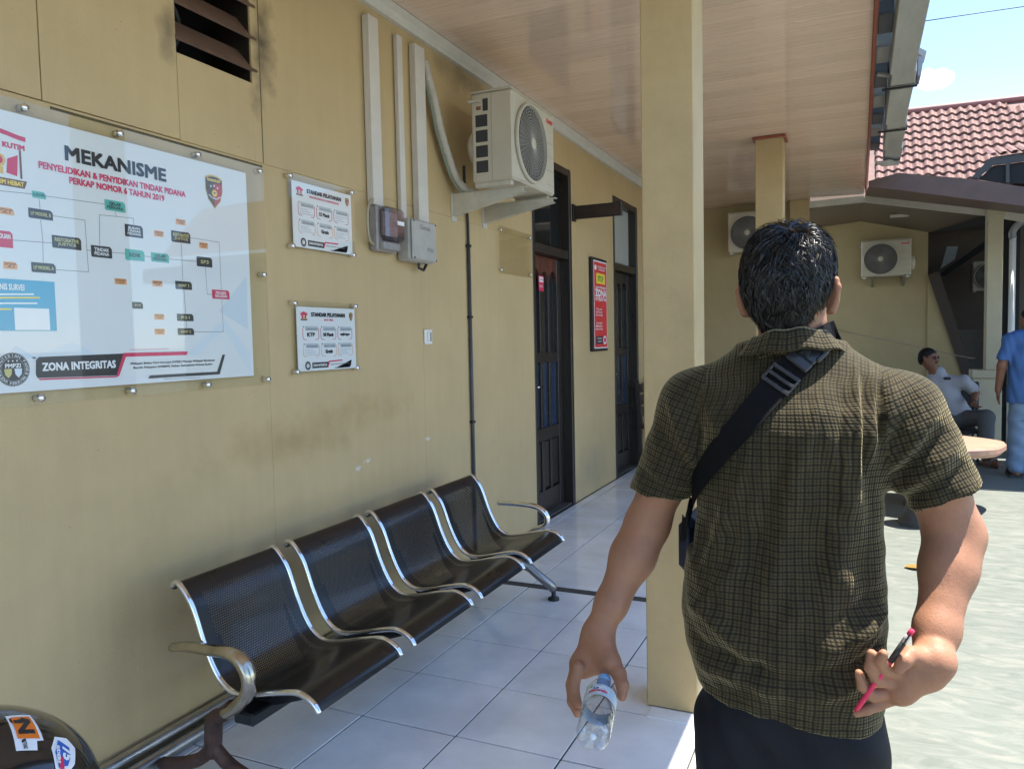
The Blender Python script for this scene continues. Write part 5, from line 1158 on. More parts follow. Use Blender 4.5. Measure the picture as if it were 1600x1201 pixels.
# ------------------------------------------------------------------ the man in front, seen from behind
man = thing('person', (-.13, 1.66, 0), 'person seen from behind in an olive checked shirt, holding bottle and pen', 'person')
Yc = 1.655
h = .003
B = Field(ax(-.62, .30, h), ax(1.22, 1.92, h), np.concatenate([np.arange(.0, .60, .009), np.arange(.60, 1.66, h)]))
HC = V3(-.130, 1.655, 1.515); HT = math.radians(-11)     # head turned a little to the right
c_, s_ = math.cos(HT), math.sin(HT)
def hd(x, y, z): return HC+V3(c_*x-s_*y, s_*x+c_*y, z)
MH = [[c_, s_, 0], [-s_, c_, 0], [0, 0, 1]]
# torso and neck
B.loft([(.70, -.135, Yc, .15, .10), (.85, -.14, Yc, .155, .105), (1.0, -.135, Yc, .15, .10), (1.15, -.13, Yc, .155, .10), (1.22, -.13, Yc, .14, .075), (1.29, -.13, Yc, .07, .05)], .02)
B.cone((-.128, 1.668, 1.30), hd(0, -.008, -.06), .056, .060, .05)
for s in (-1, 1): B.cone((-.13+s*.04, 1.66, 1.30), (-.12+s*.18, 1.66, 1.25), .035, .04, .04)
# head
B.ell(HC+V3(0, 0, .012), (.074, .093, .088), .03, M=MH); B.ell(hd(0, -.02, -.01), (.073, .075, .085), .03, M=MH); B.ell(hd(0, .032, -.068), (.056, .062, .06), .03, M=MH)
B.cone(hd(-.035, .035, -.10), hd(.035, .035, -.10), .025, .025, .03); B.cone(hd(0, .065, -.108), hd(0, .068, -.106), .022, .022, .02)
B.cone(hd(0, .092, .0), hd(0, .108, -.035), .010, .014, .012); B.cone(hd(-.013, .095, -.04), hd(.013, .095, -.04), .009, .009, .01)   # nose
B.cone(hd(-.03, .085, .018), hd(.03, .085, .018), .012, .012, .02); B.cone(hd(-.02, .085, -.066), hd(.02, .085, -.066), .007, .007, .008); B.cone(hd(-.017, .084, -.078), hd(.017, .084, -.078), .008, .008, .008)
for s in (-1, 1):
    B.ell(hd(s*.031, .083, .002), (.017, .012, .011), .004, 'sub', MH); B.ell(hd(s*.031, .077, .001), (.013, .013, .011), .002, M=MH)
    # ears: helix rim, lobe and a thin plate
    e0 = hd(s*.074, -.004, -.042)
    out = V3(c_*s, s_*s, 0)*.9+V3(s_, -c_, 0)*.45; out /= np.linalg.norm(out)
    rim = [e0+V3(0, 0, .012)+out*.004, e0+V3(0, 0, .032)+out*.012, e0+V3(0, 0, .034)+out*.022, e0+V3(0, 0, .018)+out*.028, e0+V3(0, 0, -.008)+out*.024, e0+V3(0, 0, -.026)+out*.015, e0+V3(0, 0, -.030)+out*.006]
    B.chain(rim, [.0045, .005, .005, .005, .005, .0065, .005], .006)
    B.cone(e0+V3(0, 0, .02)+out*.010, e0+V3(0, 0, -.016)+out*.010, .012, .009, .008, sc=(np.cross(out, (0, 0, 1)), .35))
# left arm, hanging, palm turned back, holding the bottle
LS, LE, LW = V3(-.325, 1.655, 1.262), V3(-.428, 1.655, .985), V3(-.505, 1.535, .775)
B.cone(LS, LS+(LE-LS)*.6, .053, .050, .03); B.cone(LS+(LE-LS)*.6, LE, .050, .045, .03)
B.cone(LE, LE+(LW-LE)*.3, .045, .046, .03); B.cone(LE+(LW-LE)*.3, LE+(LW-LE)*.75, .045, .034, .03); B.cone(LE+(LW-LE)*.75, LW, .034, .028, .02, sc=((0, 1, -.3), .85))
BA = ony(944, 1064, 1.462); _e = min((abs(np.linalg.norm(ony(926, 1150, y)-BA)-.196), y) for y in np.arange(1.2, 1.46, .002))[1]; BD = ony(926, 1150, _e)-BA; BD /= np.linalg.norm(BD)      # bottle: neck point and direction to its foot
def prow(p, q, d): pass
# palm turned to the viewer, thumb on the right of the bottle, fingers round its far left side
def hl(zx, zy, y): return ony(860+zx/4.6, 940+zy/4.6, y)
B.cone(LW, hl(335, 250, 1.532), .029, .028, .02, sc=((0, 1, -.3), .85))
B.cone(hl(315, 260, 1.532), hl(225, 455, 1.505), .027, .024, .02, sc=((.2, 1, 0), .8)); B.cone(hl(355, 260, 1.530), hl(395, 425, 1.500), .026, .023, .02, sc=((.2, 1, 0), .85)); B.cone(hl(225, 455, 1.505), hl(390, 440, 1.503), .022, .020, .02)
B.cone(hl(375, 300, 1.520), hl(435, 430, 1.490), .022, .020, .018)
B.chain([hl(430, 425, 1.490), hl(492, 515, 1.472), hl(518, 600, 1.452), hl(515, 678, 1.436)], [.0185, .0150, .0130, .0095], .010)
for i in range(4):
    yb = (1.525, 1.507, 1.489, 1.472)[i]; sx_ = (0, -6, -6, 4)[i]; ln = (1, 1.05, 1.0, .85)[i]; t0_ = hl(196+sx_, 470, yb)
    f = [t0_, hl(160+sx_, 590, yb-.012), hl(166+sx_, 705, yb-.030), hl(200+sx_, 785, yb-.046)]; f = [t0_]+[t0_+(q-t0_)*ln for q in f[1:]]
    B.chain(f, [.0145, .0125, .0112, .0085], .004)
# right arm, elbow out, hand behind the hip with the pen
RS, RE, RW = V3(.085, 1.665, 1.262), V3(.172, 1.69, 1.005), V3(.118, 1.535, .785)
B.cone(RS, RS+(RE-RS)*.55, .056, .056, .03); B.cone(RS+(RE-RS)*.55, RE, .056, .050, .03)
B.cone(RE, RE+(RW-RE)*.25, .048, .047, .03); B.cone(RE+(RW-RE)*.25, RE+(RW-RE)*.7, .046, .037, .03); B.cone(RE+(RW-RE)*.7, RW, .038, .029, .02)
def hp4(zx, zy, y): return ony(1300+zx/4.6, 940+zy/4.6, y)      # spots read off the close-up of this hand
w0 = hp4(735, 420, 1.53); B.cone(RW, w0, .029, .028, .01)
k0, k1 = hp4(470, 500, 1.505), hp4(440, 640, 1.512)
B.cone(w0, hp4(560, 480, 1.515), .028, .022, .02); B.cone(w0, hp4(520, 610, 1.515), .028, .022, .02); B.cone(w0, hp4(470, 660, 1.52), .026, .018, .02); B.cone(hp4(560, 480, 1.515), hp4(500, 640, 1.515), .021, .019, .02)
B.chain([hp4(640, 400, 1.515), hp4(560, 380, 1.49), hp4(520, 420, 1.475), hp4(480, 480, 1.47)], [.020, .0155, .013, .010], .010)                    # thumb across the pen
B.chain([hp4(480, 510, 1.505), hp4(385, 480, 1.485), hp4(345, 420, 1.468), hp4(370, 372, 1.458)], [.0145, .0125, .011, .0085], .004)
B.chain([hp4(460, 570, 1.512), hp4(330, 560, 1.492), hp4(278, 470, 1.478), hp4(285, 370, 1.472)], [.0145, .0125, .011, .0085], .004)
B.chain([hp4(450, 630, 1.52), hp4(290, 670, 1.505), hp4(222, 605, 1.492), hp4(192, 510, 1.486)], [.0135, .0115, .010, .0075], .004)
B.chain([hp4(440, 690, 1.525), hp4(330, 740, 1.515), hp4(250, 775, 1.505), hp4(178, 800, 1.50)], [.0125, .0105, .0092, .0072], .004)
# hips, legs, feet
B.ell((-.13, Yc, .72), (.15, .10, .12), .05)
for s, yy in ((-1, 1.64), (1, 1.67)):
    B.chain([(-.13+s*.085, Yc, .70), (-.13+s*.095, yy, .42), (-.13+s*.10, yy+.005, .07)], [.085, .055, .04], .04); B.cone((-.13+s*.10, yy+.01, .05), (-.13+s*.11, yy+.17, .04), .035, .03, .02)
V, Q = B.mesh(); V = relax(V, Q, 2, .4); del B; BODYV, BODYQ = V, Q
np_obj('body', V, Q, [m_skin], man)
EYE = MB()
for s in (-1, 1):
    e = hd(s*.031, .079, .001); EYE.lathe([(.0001, -.011), (.008, -.008), (.011, 0), (.008, .008), (.0001, .011)], tuple(e), (s_*-1, c_, 0), 12, False)
EYE.build('eyes', mat('eye_white', (.6, .57, .54), .2), man, True)

# ---- shirt
m_shirt = mat('olive_waffle_check', (.1, .09, .05), .8, spec=.2)
def shirt_nodes(m, CS=.0130):
    n, l = m.node_tree.nodes, m.node_tree.links; b = n['Principled BSDF']
    a = n.new('ShaderNodeAttribute'); a.attribute_name = 'cloth'; 
    t0 = n.new('ShaderNodeTexNoise'); t0.inputs['Scale'].default_value = 45; t0.inputs['Detail'].default_value = 2; g = n.new('ShaderNodeNewGeometry'); l.new(g.outputs['Position'], t0.inputs['Vector'])
    ds = n.new('ShaderNodeVectorMath'); ds.operation = 'SCALE'; ds.inputs['Scale'].default_value = .0016; l.new(t0.outputs['Color'], ds.inputs[0])
    ad_ = n.new('ShaderNodeVectorMath'); ad_.operation = 'ADD'; l.new(a.outputs['Vector'], ad_.inputs[0]); l.new(ds.outputs[0], ad_.inputs[1])
    sx = n.new('ShaderNodeSeparateXYZ'); l.new(ad_.outputs[0], sx.inputs[0])
    def M(op, *args):
        k = n.new('ShaderNodeMath'); k.operation = op
        for i, q in enumerate(args):
            if isinstance(q, (int, float)): k.inputs[i].default_value = q
            else: l.new(q, k.inputs[i])
        return k.outputs[0]
    def SS(v, a0, a1):
        k = n.new('ShaderNodeMapRange'); k.interpolation_type = 'SMOOTHSTEP'; k.inputs['From Min'].default_value = a0; k.inputs['From Max'].default_value = a1; l.new(v, k.inputs['Value']); return k.outputs[0]
    def near(s, per): return M('MULTIPLY', M('ABSOLUTE', M('SUBTRACT', M('FRACT', M('DIVIDE', s, per)), .5)), 2.0)      # 1 on the thread line
    def keep(s, per, a0, amt): return M('MULTIPLY_ADD', SS(near(s, per), a0, .97), -amt, 1.0)
    cell = M('MULTIPLY', M('MULTIPLY', keep(sx.outputs['X'], CS, .50, .66), keep(sx.outputs['Y'], CS, .50, .72)), M('MULTIPLY', keep(sx.outputs['X'], CS/2, .40, .55), keep(sx.outputs['Y'], CS/2, .40, .5)))
    # broader tonal stripes in the weave
    br = n.new('ShaderNodeTexNoise'); br.inputs['Scale'].default_value = 9; br.inputs['Detail'].default_value = 3
    mpn = n.new('ShaderNodeMapping'); mpn.inputs['Scale'].default_value = (9, 1.2, 1); l.new(a.outputs['Vector'], mpn.inputs['Vector']); l.new(mpn.outputs[0], br.inputs['Vector'])
    cr = n.new('ShaderNodeValToRGB'); e = cr.color_ramp.elements; e[0].position = .05; e[0].color = (.011, .0095, .006, 1); e[1].position = .95; e[1].color = (.060, .046, .0215, 1)
    l.new(cell, cr.inputs['Fac'])
    r = n.new('ShaderNodeMapRange'); r.inputs['From Min'].default_value = .3; r.inputs['From Max'].default_value = .7; r.inputs['To Min'].default_value = .72; r.inputs['To Max'].default_value = 1.25; l.new(br.outputs['Fac'], r.inputs['Value'])
    s = n.new('ShaderNodeVectorMath'); s.operation = 'SCALE'; l.new(cr.outputs[0], s.inputs[0]); l.new(r.outputs[0], s.inputs['Scale']); l.new(s.outputs[0], b.inputs['Base Color'])
    bp = n.new('ShaderNodeBump'); bp.inputs['Strength'].default_value = .6; bp.inputs['Distance'].default_value = .003; l.new(cell, bp.inputs['Height']); l.new(bp.outputs[0], b.inputs['Normal'])
    b.inputs['Sheen Weight'].default_value = .45; b.inputs['Sheen Roughness'].default_value = .35; b.inputs['Sheen Tint'].default_value = (1, .84, .48, 1)
shirt_nodes(m_shirt)
SX, SY = -.138, 1.655
h = .0036
T = Field(ax(-.52, .28, h), ax(1.44, 1.86, h), ax(.60, 1.44, h))
def ww(px, py, y=1.6): return ony(px, py, y)
T.loft([(.632, -.130, SY, .180, .130), (.66, -.131, SY, .183, .134), (.72, -.135, SY-.003, .190, .140), (.78, -.142, SY-.004, .198, .146), (.86, -.146, SY, .200, .141), (.92, -.145, SY, .198, .134), (1.0, -.138, SY, .186, .122), (1.08, -.132, SY-.004, .180, .124), (1.15, -.130, SY-.006, .182, .128), (1.21, -.130, SY-.006, .184, .129), (1.25, -.129, SY-.004, .178, .122), (1.29, -.129, SY+.006, .155, .108), (1.33, -.129, SY+.028, .118, .094), (1.37, -.129, SY+.040, .088, .072)], .02, 2.55)
for (S0, S1, E0, E1, rs) in (((-.165, 1.672, 1.345), (-.318, 1.662, 1.262), V3(-.325, 1.655, 1.252), V3(-.400, 1.648, 1.055), (.063, .065, .064)), ((-.093, 1.672, 1.345), (.072, 1.668, 1.256), V3(.082, 1.662, 1.244), V3(.158, 1.672, 1.078), (.064, .068, .068))):
    T.cone(S0, S1, .050, .054, .07); T.cone(V3(*S1)+V3(0, 0, -.01), V3(*S1)+V3(0, 0, -.09), .062, .05, .05)
    T.cone(E0, E0+(E1-E0)*.5, rs[0], rs[1], .045); T.cone(E0+(E1-E0)*.5, E1, rs[1], rs[2], .02)
def cut_plane(F, p, nrm, lo, hi):
    p = np.array(p, float); nrm = np.array(nrm, float); nrm /= np.linalg.norm(nrm)
    sl, X, Y, Z = F._sl(lo, hi); d = (X-p[0])*nrm[0]+(Y-p[1])*nrm[1]+(Z-p[2])*nrm[2]; F.D[sl] = np.maximum(F.D[sl], d.astype(np.float32))
LEnd, LDir = V3(-.396, 1.65, 1.060), V3(-.16, -.03, -1); REnd, RDir = V3(.156, 1.67, 1.086), V3(.42, .02, -.9)
cut_plane(T, LEnd, LDir, (-.53, 1.4, .95), (-.318, 1.9, 1.12)); cut_plane(T, REnd, RDir, (.075, 1.4, .93), (.3, 1.9, 1.16))
T.cone(LEnd+LDir*.0, LEnd+LDir*.12, .0575, .060, 0, 'sub'); T.cone(LEnd-LDir/np.linalg.norm(LDir)*.03, LEnd, .05, .057, 0, 'sub')
RDn = RDir/np.linalg.norm(RDir); T.cone(REnd, REnd+RDn*.12, .0615, .064, 0, 'sub'); T.cone(REnd-RDn*.03, REnd, .054, .061, 0, 'sub')
# hem: tilted cut, open below
HEMN = V3(-.14, .0, -1); cut_plane(T, (-.138, 1.6, .647), HEMN, (-.4, 1.4, .55), (.1, 1.9, .80))
T.loft([(.55, -.131, SY, .170, .122), (.70, -.134, SY, .176, .130), (.73, -.134, SY, .14, .10)], 0) if False else None
def hollow(X, Y, Z): return np.maximum((np.abs((X+.133)/.172)**2.3+np.abs((Y-SY)/.124)**2.3)**(1/2.3)*.124-.124, Z-.70)
T.put(hollow, (-.32, 1.5, .58), (.05, 1.8, .70), 0, 'sub')
V, Q = T.mesh(); del T; V = relax(V, Q, 2, .5)
N = vnormals(V, Q)
# folds: ridges and valleys drawn on the back, the sleeves and the gathered hem, as the cloth hangs
def P2(px, py): q = ww(px, py, 1.56); return q[0], q[2]
disp = np.zeros(len(V)); xz = V[:, [0, 2]]; back = np.clip((-N[:, 1]+.25)/.6, 0, 1)
def fold(a, b, w, amp, mask=back, bow=0.):
    global disp
    A_, B_ = np.array(P2(*a)), np.array(P2(*b)); ab = B_-A_; L = np.linalg.norm(ab); t = np.clip(((xz-A_)@ab)/(L*L), -.3, 1.3)
    nn = np.array([-ab[1], ab[0]])/L; off = bow*4*np.clip(t, 0, 1)*(1-np.clip(t, 0, 1))
    dist = (xz-A_-np.outer(t, ab))@nn-off; end = np.exp(-np.maximum(0, np.maximum(-t, t-1))**2*L*L/(.02**2)); tap = np.clip(t*4+.35, 0, 1)*np.clip((1-t)*3+.3, 0, 1)
    along = np.linalg.norm(xz-A_-np.outer(np.clip(t, 0, 1), ab), axis=1); dist = np.where((t < 0) | (t > 1), along, np.abs(dist))
    disp += 1.35*amp*np.exp(-(dist/w)**2)*tap*end*mask
for args in (((1262, 640), (1205, 940), .020, .008), ((1300, 700), (1262, 980), .022, -.006), ((1222, 700), (1165, 900), .016, -.007), ((1185, 690), (1110, 860), .016, .006), ((1330, 640), (1318, 900), .022, .006), ((1150, 620), (1145, 700), .012, .003),
    ((1120, 600), (1125, 720), .012, .004), ((1370, 700), (1350, 960), .018, -.005), ((1290, 600), (1290, 720), .014, .004), ((1255, 930), (1170, 1030), .02, .006), ((1120, 800), (1078, 900), .014, -.005), ((1150, 880), (1075, 960), .016, .007),
    ((1075, 930), (1180, 1010), .017, .008), ((1068, 985), (1230, 1045), .018, -.008), ((1085, 1030), (1260, 1070), .018, .008), ((1240, 1060), (1345, 1020), .018, -.006), ((1290, 1010), (1385, 960), .016, .007), ((1300, 960), (1385, 925), .014, -.005), ((1280, 1075), (1350, 1060), .014, .006),
    ((1385, 960), (1330, 1000), .010, .006), ((1380, 1005), (1330, 1040), .010, -.007), ((1375, 985), (1345, 1010), .008, .006), ((1310, 830), (1300, 950), .02, .004), ((1200, 1000), (1130, 1090), .02, -.004)):
    fold(*args)
for args in (((1336, 575), (1341, 780), .0065, .0075), ((1350, 590), (1352, 740), .0055, -.0065), ((1366, 585), (1362, 720), .006, .006), ((1318, 610), (1312, 730), .007, -.005), ((1280, 620), (1262, 720), .008, .005), ((1376, 600), (1374, 690), .005, -.005)):
    fold(*args)
sl = np.clip((-N[:, 1]+.6)/.7, 0, 1)
for args in (((1395, 735), (1470, 640), .012, .009), ((1392, 760), (1480, 680), .011, -.009), ((1400, 700), (1440, 600), .012, -.007), ((1405, 780), (1500, 705), .011, .008), ((1388, 715), (1430, 660), .008, .006), ((1412, 800), (1515, 735), .010, -.006), ((1380, 690), (1400, 610), .010, .006), ((1365, 660), (1372, 600), .010, -.004),
    ((1080, 720), (1040, 620), .012, .007), ((1085, 755), (1020, 670), .012, -.006), ((1070, 770), (1000, 730), .011, .006), ((1095, 690), (1070, 600), .012, -.006), ((1110, 660), (1100, 590), .01, .004)):
    fold(*args, mask=sl)
# broad unevenness
disp += (.0035*np.sin(V[:, 2]*31+4*np.sin(V[:, 0]*17))*np.sin(V[:, 0]*37+1.3)+.0018*np.sin(V[:, 2]*83+V[:, 0]*41)*np.sin(V[:, 0]*61-V[:, 1]*47))*np.clip((1.30-V[:, 2])/.15, .15, 1)
# valley where the strap presses into the cloth
def line_dist(A_, B_):
    ab = B_-A_; t = np.clip(((xz-A_)@ab)/(ab@ab), 0, 1); return np.linalg.norm(xz-A_-np.outer(t, ab), axis=1)
sd = line_dist(np.array(P2(1290, 515)), np.array(P2(1060, 820))); flat = np.exp(-(sd/.03)**2)*back
disp = disp*(1-.85*flat)-.002*flat
# hem bands
V = V+N*disp[:, None]
hemd = (V-V3(-.138, 1.6, .647))@(HEMN/np.linalg.norm(HEMN)); band = (np.abs(hemd+.022) < .0025)
V[band] -= N[band]*.0012
V = relax(V, Q, 1, .3)
# cloth coordinates per face corner: torso chart, two sleeve charts
cen = V[Q].mean(1); 
def chart_torso(P):
    th = np.arctan2((P[:, 0]-SX)/.19, -(P[:, 1]-SY)/.13); up = np.clip((P[:, 2]-1.22)/.10, 0, 1)
    return np.stack([th*.165*(1-up)+(P[:, 0]-SX)*up*1.0, P[:, 2]+(P[:, 1]-1.53)*.9*up, 0*th], 1)
def chart_sleeve(P, a, b):
    d = (b-a)/np.linalg.norm(b-a); e1 = np.cross(d, (0, 1, 0)); e1 /= np.linalg.norm(e1); e2 = np.cross(d, e1); q = P-a
    th = np.arctan2(q@e1, q@e2); return np.stack([th*.066, q@d, 0*th], 1)
LA, RA = V3(-.325, 1.655, 1.26), V3(.085, 1.662, 1.258)
isL = ((cen-V3(-.300, 1.655, 1.20))@V3(-1, 0, .10)) > 0; isL &= cen[:, 2] > 1.0
isR = ((cen-V3(.052, 1.655, 1.20))@V3(1, 0, .10)) > 0; isR &= cen[:, 2] > 1.0
UV = chart_torso(V)[Q].copy(); UL = chart_sleeve(V, LA, LEnd)[Q]; UR = chart_sleeve(V, RA, REnd)[Q]
UV[isL] = UL[isL]; UV[isR] = UR[isR]
# unwrap seams of the angle
for c in range(1, 4):
    dlt = UV[:, c, 0]-UV[:, 0, 0]
    per = np.where(isL | isR, 2*math.pi*.066, 2*math.pi*.165); UV[:, c, 0] -= np.round(dlt/per)*per
shirt = np_obj('shirt', V, Q, [m_shirt], man)
at_ = shirt.data.attributes.new('cloth', 'FLOAT_VECTOR', 'CORNER'); at_.data.foreach_set('vector', UV.astype('f').ravel())
VB, NB = V, vnormals(V, Q)
def back_y(x, z, r=.006):
    """rear surface of the shirt at x, z"""
    m = (np.abs(VB[:, 0]-x) < r) & (np.abs(VB[:, 2]-z) < r); return float(VB[m, 1].min()) if m.any() else SY-.12
# collar: a folded band round the neck, open at the front
nk = V3(-.128, 1.652, 1.365)
def collar(u, v):
    a = math.radians(-60+300*u)+math.pi*.5-math.radians(240)  # from front right round the back to the front left
    a = math.radians(60)+math.radians(-300)*u*-1 if False else math.radians(130)+math.radians(280)*u
    # v: 0 inner base, .45 top edge, 1 outer fall edge
    if v < .5: r, z = .068+.004*v*2, .0+.045*v*2
    else: r, z = .072+.022*(v-.5)*2, .045-.040*(v-.5)*2
    bk = max(0, -math.sin(a)); tilt = .010*math.cos(a)
    return (nk[0]+r*1.12*math.cos(a), nk[1]+r*1.02*math.sin(a), nk[2]+z*(.75+.3*bk)-.012*(1-bk)+tilt*.7+.002*math.sin(9*a))
cb = MB(); cb.sheet(collar, 60, 12); co = cb.build('collar', m_shirt, man, True)
at2 = co.data.attributes.new('cloth', 'FLOAT_VECTOR', 'POINT'); at2.data.foreach_set('vector', np.array([(u/60*.36, vv/12*.09, 0) for u in range(61) for vv in range(13)], 'f').ravel())
sm = co.modifiers.new('thickness', 'SOLIDIFY'); sm.thickness = .002
# ---- trousers
m_trs = mat('black_navy_cloth', (.0065, .0075, .012), .75, var=.25, vscale=14, bump=.15, bscale=400, spec=.25)
h = .006
T = Field(ax(-.42, .16, h), ax(1.42, 1.92, h), ax(.03, .86, h))
T.loft([(.45, -.132, SY, .172, .105), (.52, -.131, SY, .176, .115), (.60, -.130, SY, .172, .119), (.68, -.131, SY, .168, .116), (.80, -.135, SY, .160, .11)], .03, 2.3)
for s, yy in ((-1, 1.64), (1, 1.675)):
    T.chain([(-.13+s*.088, SY, .58), (-.13+s*.098, yy, .36), (-.13+s*.104, yy+.01, .10)], [.094, .078, .065], .05)
cut_plane(T, (0, 0, .07), (0, 0, -1), (-.5, 1.3, 0), (.3, 2, .12))
V, Q = T.mesh(); del T; V = relax(V, Q, 2, .5); N = vnormals(V, Q)
V = V+N*(.004*np.sin(V[:, 2]*44+6*V[:, 0])*np.sin(V[:, 0]*33+V[:, 2]*13)+.003*np.sin((V[:, 2]*.6+V[:, 0])*70))[:, None]
np_obj('trousers', V, Q, [m_trs], man)
for s, yy in ((-1, 1.65), (1, 1.68)):
    b = MB(); n_ = 16; x = -.13+s*.106
    rows = [(-.10, .030, .03), (-.09, .038, .075), (-.03, .042, .085), (.06, .046, .065), (.13, .045, .05), (.17, .03, .03)]
    vs = []
    for (dy, w_, hh) in rows:
        for k in range(n_):
            a = 2*math.pi*k/n_; vs.append((x+w_*math.cos(a), yy+dy, .004+hh*.5+hh*.5*math.sin(a)))
    b.add(vs, [(i*n_+k, i*n_+(k+1) % n_, (i+1)*n_+(k+1) % n_, (i+1)*n_+k) for i in range(len(rows)-1) for k in range(n_)]+[tuple(range(n_)), tuple(reversed(range((len(rows)-1)*n_, len(rows)*n_)))]); b.build('shoe', m_rub, man, True)

# ---- hair: a dark cap and thousands of short tapered locks lying in wavy tufts
m_hair = mat('black_hair', (.010, .0095, .009), .36, spec=.42)
b_ = m_hair.node_tree.nodes['Principled BSDF']; b_.inputs['Anisotropic'].default_value = .5
from mathutils.bvhtree import BVHTree
NT_, NP_ = 96, 64
def dirv_(th, ph): return V3(math.sin(ph)*math.cos(th), math.sin(ph)*math.sin(th), math.cos(ph))
def to_world(v): return HC+V3(c_*v[0]-s_*v[1], s_*v[0]+c_*v[1], v[2])
_near = np.linalg.norm(BODYV-HC, axis=1) < .22; _keep = _near[BODYQ].all(1); _q = BODYQ[_keep]; _ids, _inv = np.unique(_q, return_inverse=True)
BV = BVHTree.FromPolygons([tuple(v) for v in BODYV[_ids]], [tuple(int(i) for i in f) for f in _inv.reshape(_q.shape)])
RT = np.zeros((NT_, NP_))
for i in range(NT_):
    for j in range(NP_):
        d = dirv_(2*math.pi*i/NT_, math.pi*.93*j/(NP_-1)); w = to_world(d*.17); hit = BV.ray_cast(Vector(w), Vector(HC-w), .3); RT[i, j] = np.linalg.norm(np.array(hit[0])-HC) if hit[0] is not None else .09
# the ears must not carry hair: cap bumps that stick out sideways
for i in range(NT_):
    for j in range(NP_):
        d = dirv_(2*math.pi*i/NT_, math.pi*.93*j/(NP_-1)); RT[i, j] = min(RT[i, j], 1/math.sqrt((d[0]/.082)**2+(d[1]/.112)**2+(d[2]/.135)**2))
def rad(th, ph):
    u = (th/(2*math.pi)) % 1*NT_; v = min(max(ph/(math.pi*.93), 0), .9999)*(NP_-1); i, j = int(u), int(v); fu, fv = u-i, v-j; i2 = (i+1) % NT_; i %= NT_
    return (RT[i, j]*(1-fu)+RT[i2, j]*fu)*(1-fv)+(RT[i, j+1]*(1-fu)+RT[i2, j+1]*fu)*fv
def rad_of(v):
    n = np.linalg.norm(v); return rad(math.atan2(v[1], v[0]) % (2*math.pi), math.acos(max(-1, min(1, v[2]/n)))), n
def scalp_l(th, ph, g=0.): return dirv_(th, ph)*(rad(th, ph)+g)
def scalp(th, ph, g=0.): return to_world(scalp_l(th, ph, g))
def hair_low(th):
    """lowest polar angle of the hairline for an azimuth"""
    d = math.degrees(th) % 360
    tab = [(0, 92), (25, 84), (50, 62), (90, 52), (130, 62), (155, 84), (180, 92), (200, 112), (225, 138), (250, 150), (270, 152), (290, 150), (315, 138), (340, 112), (360, 92)]
    return math.radians(np.interp(d, [q[0] for q in tab], [q[1] for q in tab]))
hb = MB(); hb.sheet(lambda u, v: scalp(2*math.pi*u, .002+v*hair_low(2*math.pi*u), .0015+.004*math.sin(min(1, v*1.1)*math.pi*.9)), 64, 40)
hv, hf = [], []
HRN = np.random.RandomState(5)
crown = V3(.012, -.035, .098)
tuft = HRN.uniform(0, 6.28, 4000)
for i in range(21000):
    th = HRN.uniform(0, 2*math.pi); u = HRN.uniform(0, 1); ph = math.acos(1-u*(1-math.cos(hair_low(th))))
    if ph < .02: continue
    lc = scalp_l(th, ph); nrm = V3(lc[0]/.079**2, lc[1]/.098**2, lc[2]/.10**2); nrm /= np.linalg.norm(nrm)
    away = lc-crown; away -= nrm*(away@nrm); away /= np.linalg.norm(away)+1e-9
    swirl = np.cross(nrm, away); cell = int(abs(math.floor(th*9)*37+math.floor(ph*11)*101)) % 4000; tw = tuft[cell]
    ctop = math.exp(-(ph/.9)**2); length = .030+.036*ctop+.016*HRN.rand()
    low = hair_low(th)-ph
    if low < .35: length *= .45+.55*low/.35*1.2
    dirv = away*.85+swirl*(.35*math.sin(tw)+.25)+nrm*(.45+.35*math.sin(tw*2.3)*(.4+ctop))+V3(0, .25*ctop, -.25*(1-ctop)); dirv /= np.linalg.norm(dirv)
    n_ = 5; roll_ = HRN.uniform(-.95, .95); hov = .003+(.011+.012*ctop)*HRN.rand()*(.45+.55*min(1, low/.5)); w0 = HRN.uniform(.0008, .0014); side = np.cross(dirv, nrm); side /= np.linalg.norm(side)+1e-9; q = lc+nrm*.002; step = length/(n_-1); base = len(hv); curl = (.75+.6*HRN.rand())*(1 if math.sin(tw*5) > -.2 else -1)*(.5+ctop)
    for k in range(n_):
        f = k/(n_-1); w = w0*(1-.85*f**1.5)
        ss = side*math.cos(roll_)+nrm*math.sin(roll_)
        for sg in (-1, 1):
            v_ = q+ss*w*sg; hv.append(HC+V3(c_*v_[0]-s_*v_[1], s_*v_[0]+c_*v_[1], v_[2]))
        dirv = dirv+side*curl*.32+(-nrm*(.30+.2*f))+V3(0, 0, -.10*f); 
        q2 = q+dirv/np.linalg.norm(dirv)*step
        rr_, le = rad_of(q2)
        hv_ = rr_+hov*min(1, (k+1)/2)*(1-.25*f)
        if le < hv_: q2 = q2*hv_/le
        q = q2
    for k in range(n_-1): hf.append((base+2*k, base+2*k+1, base+2*k+3, base+2*k+2))
hb.add(hv, hf); hb.build('hair', m_hair, man, True)

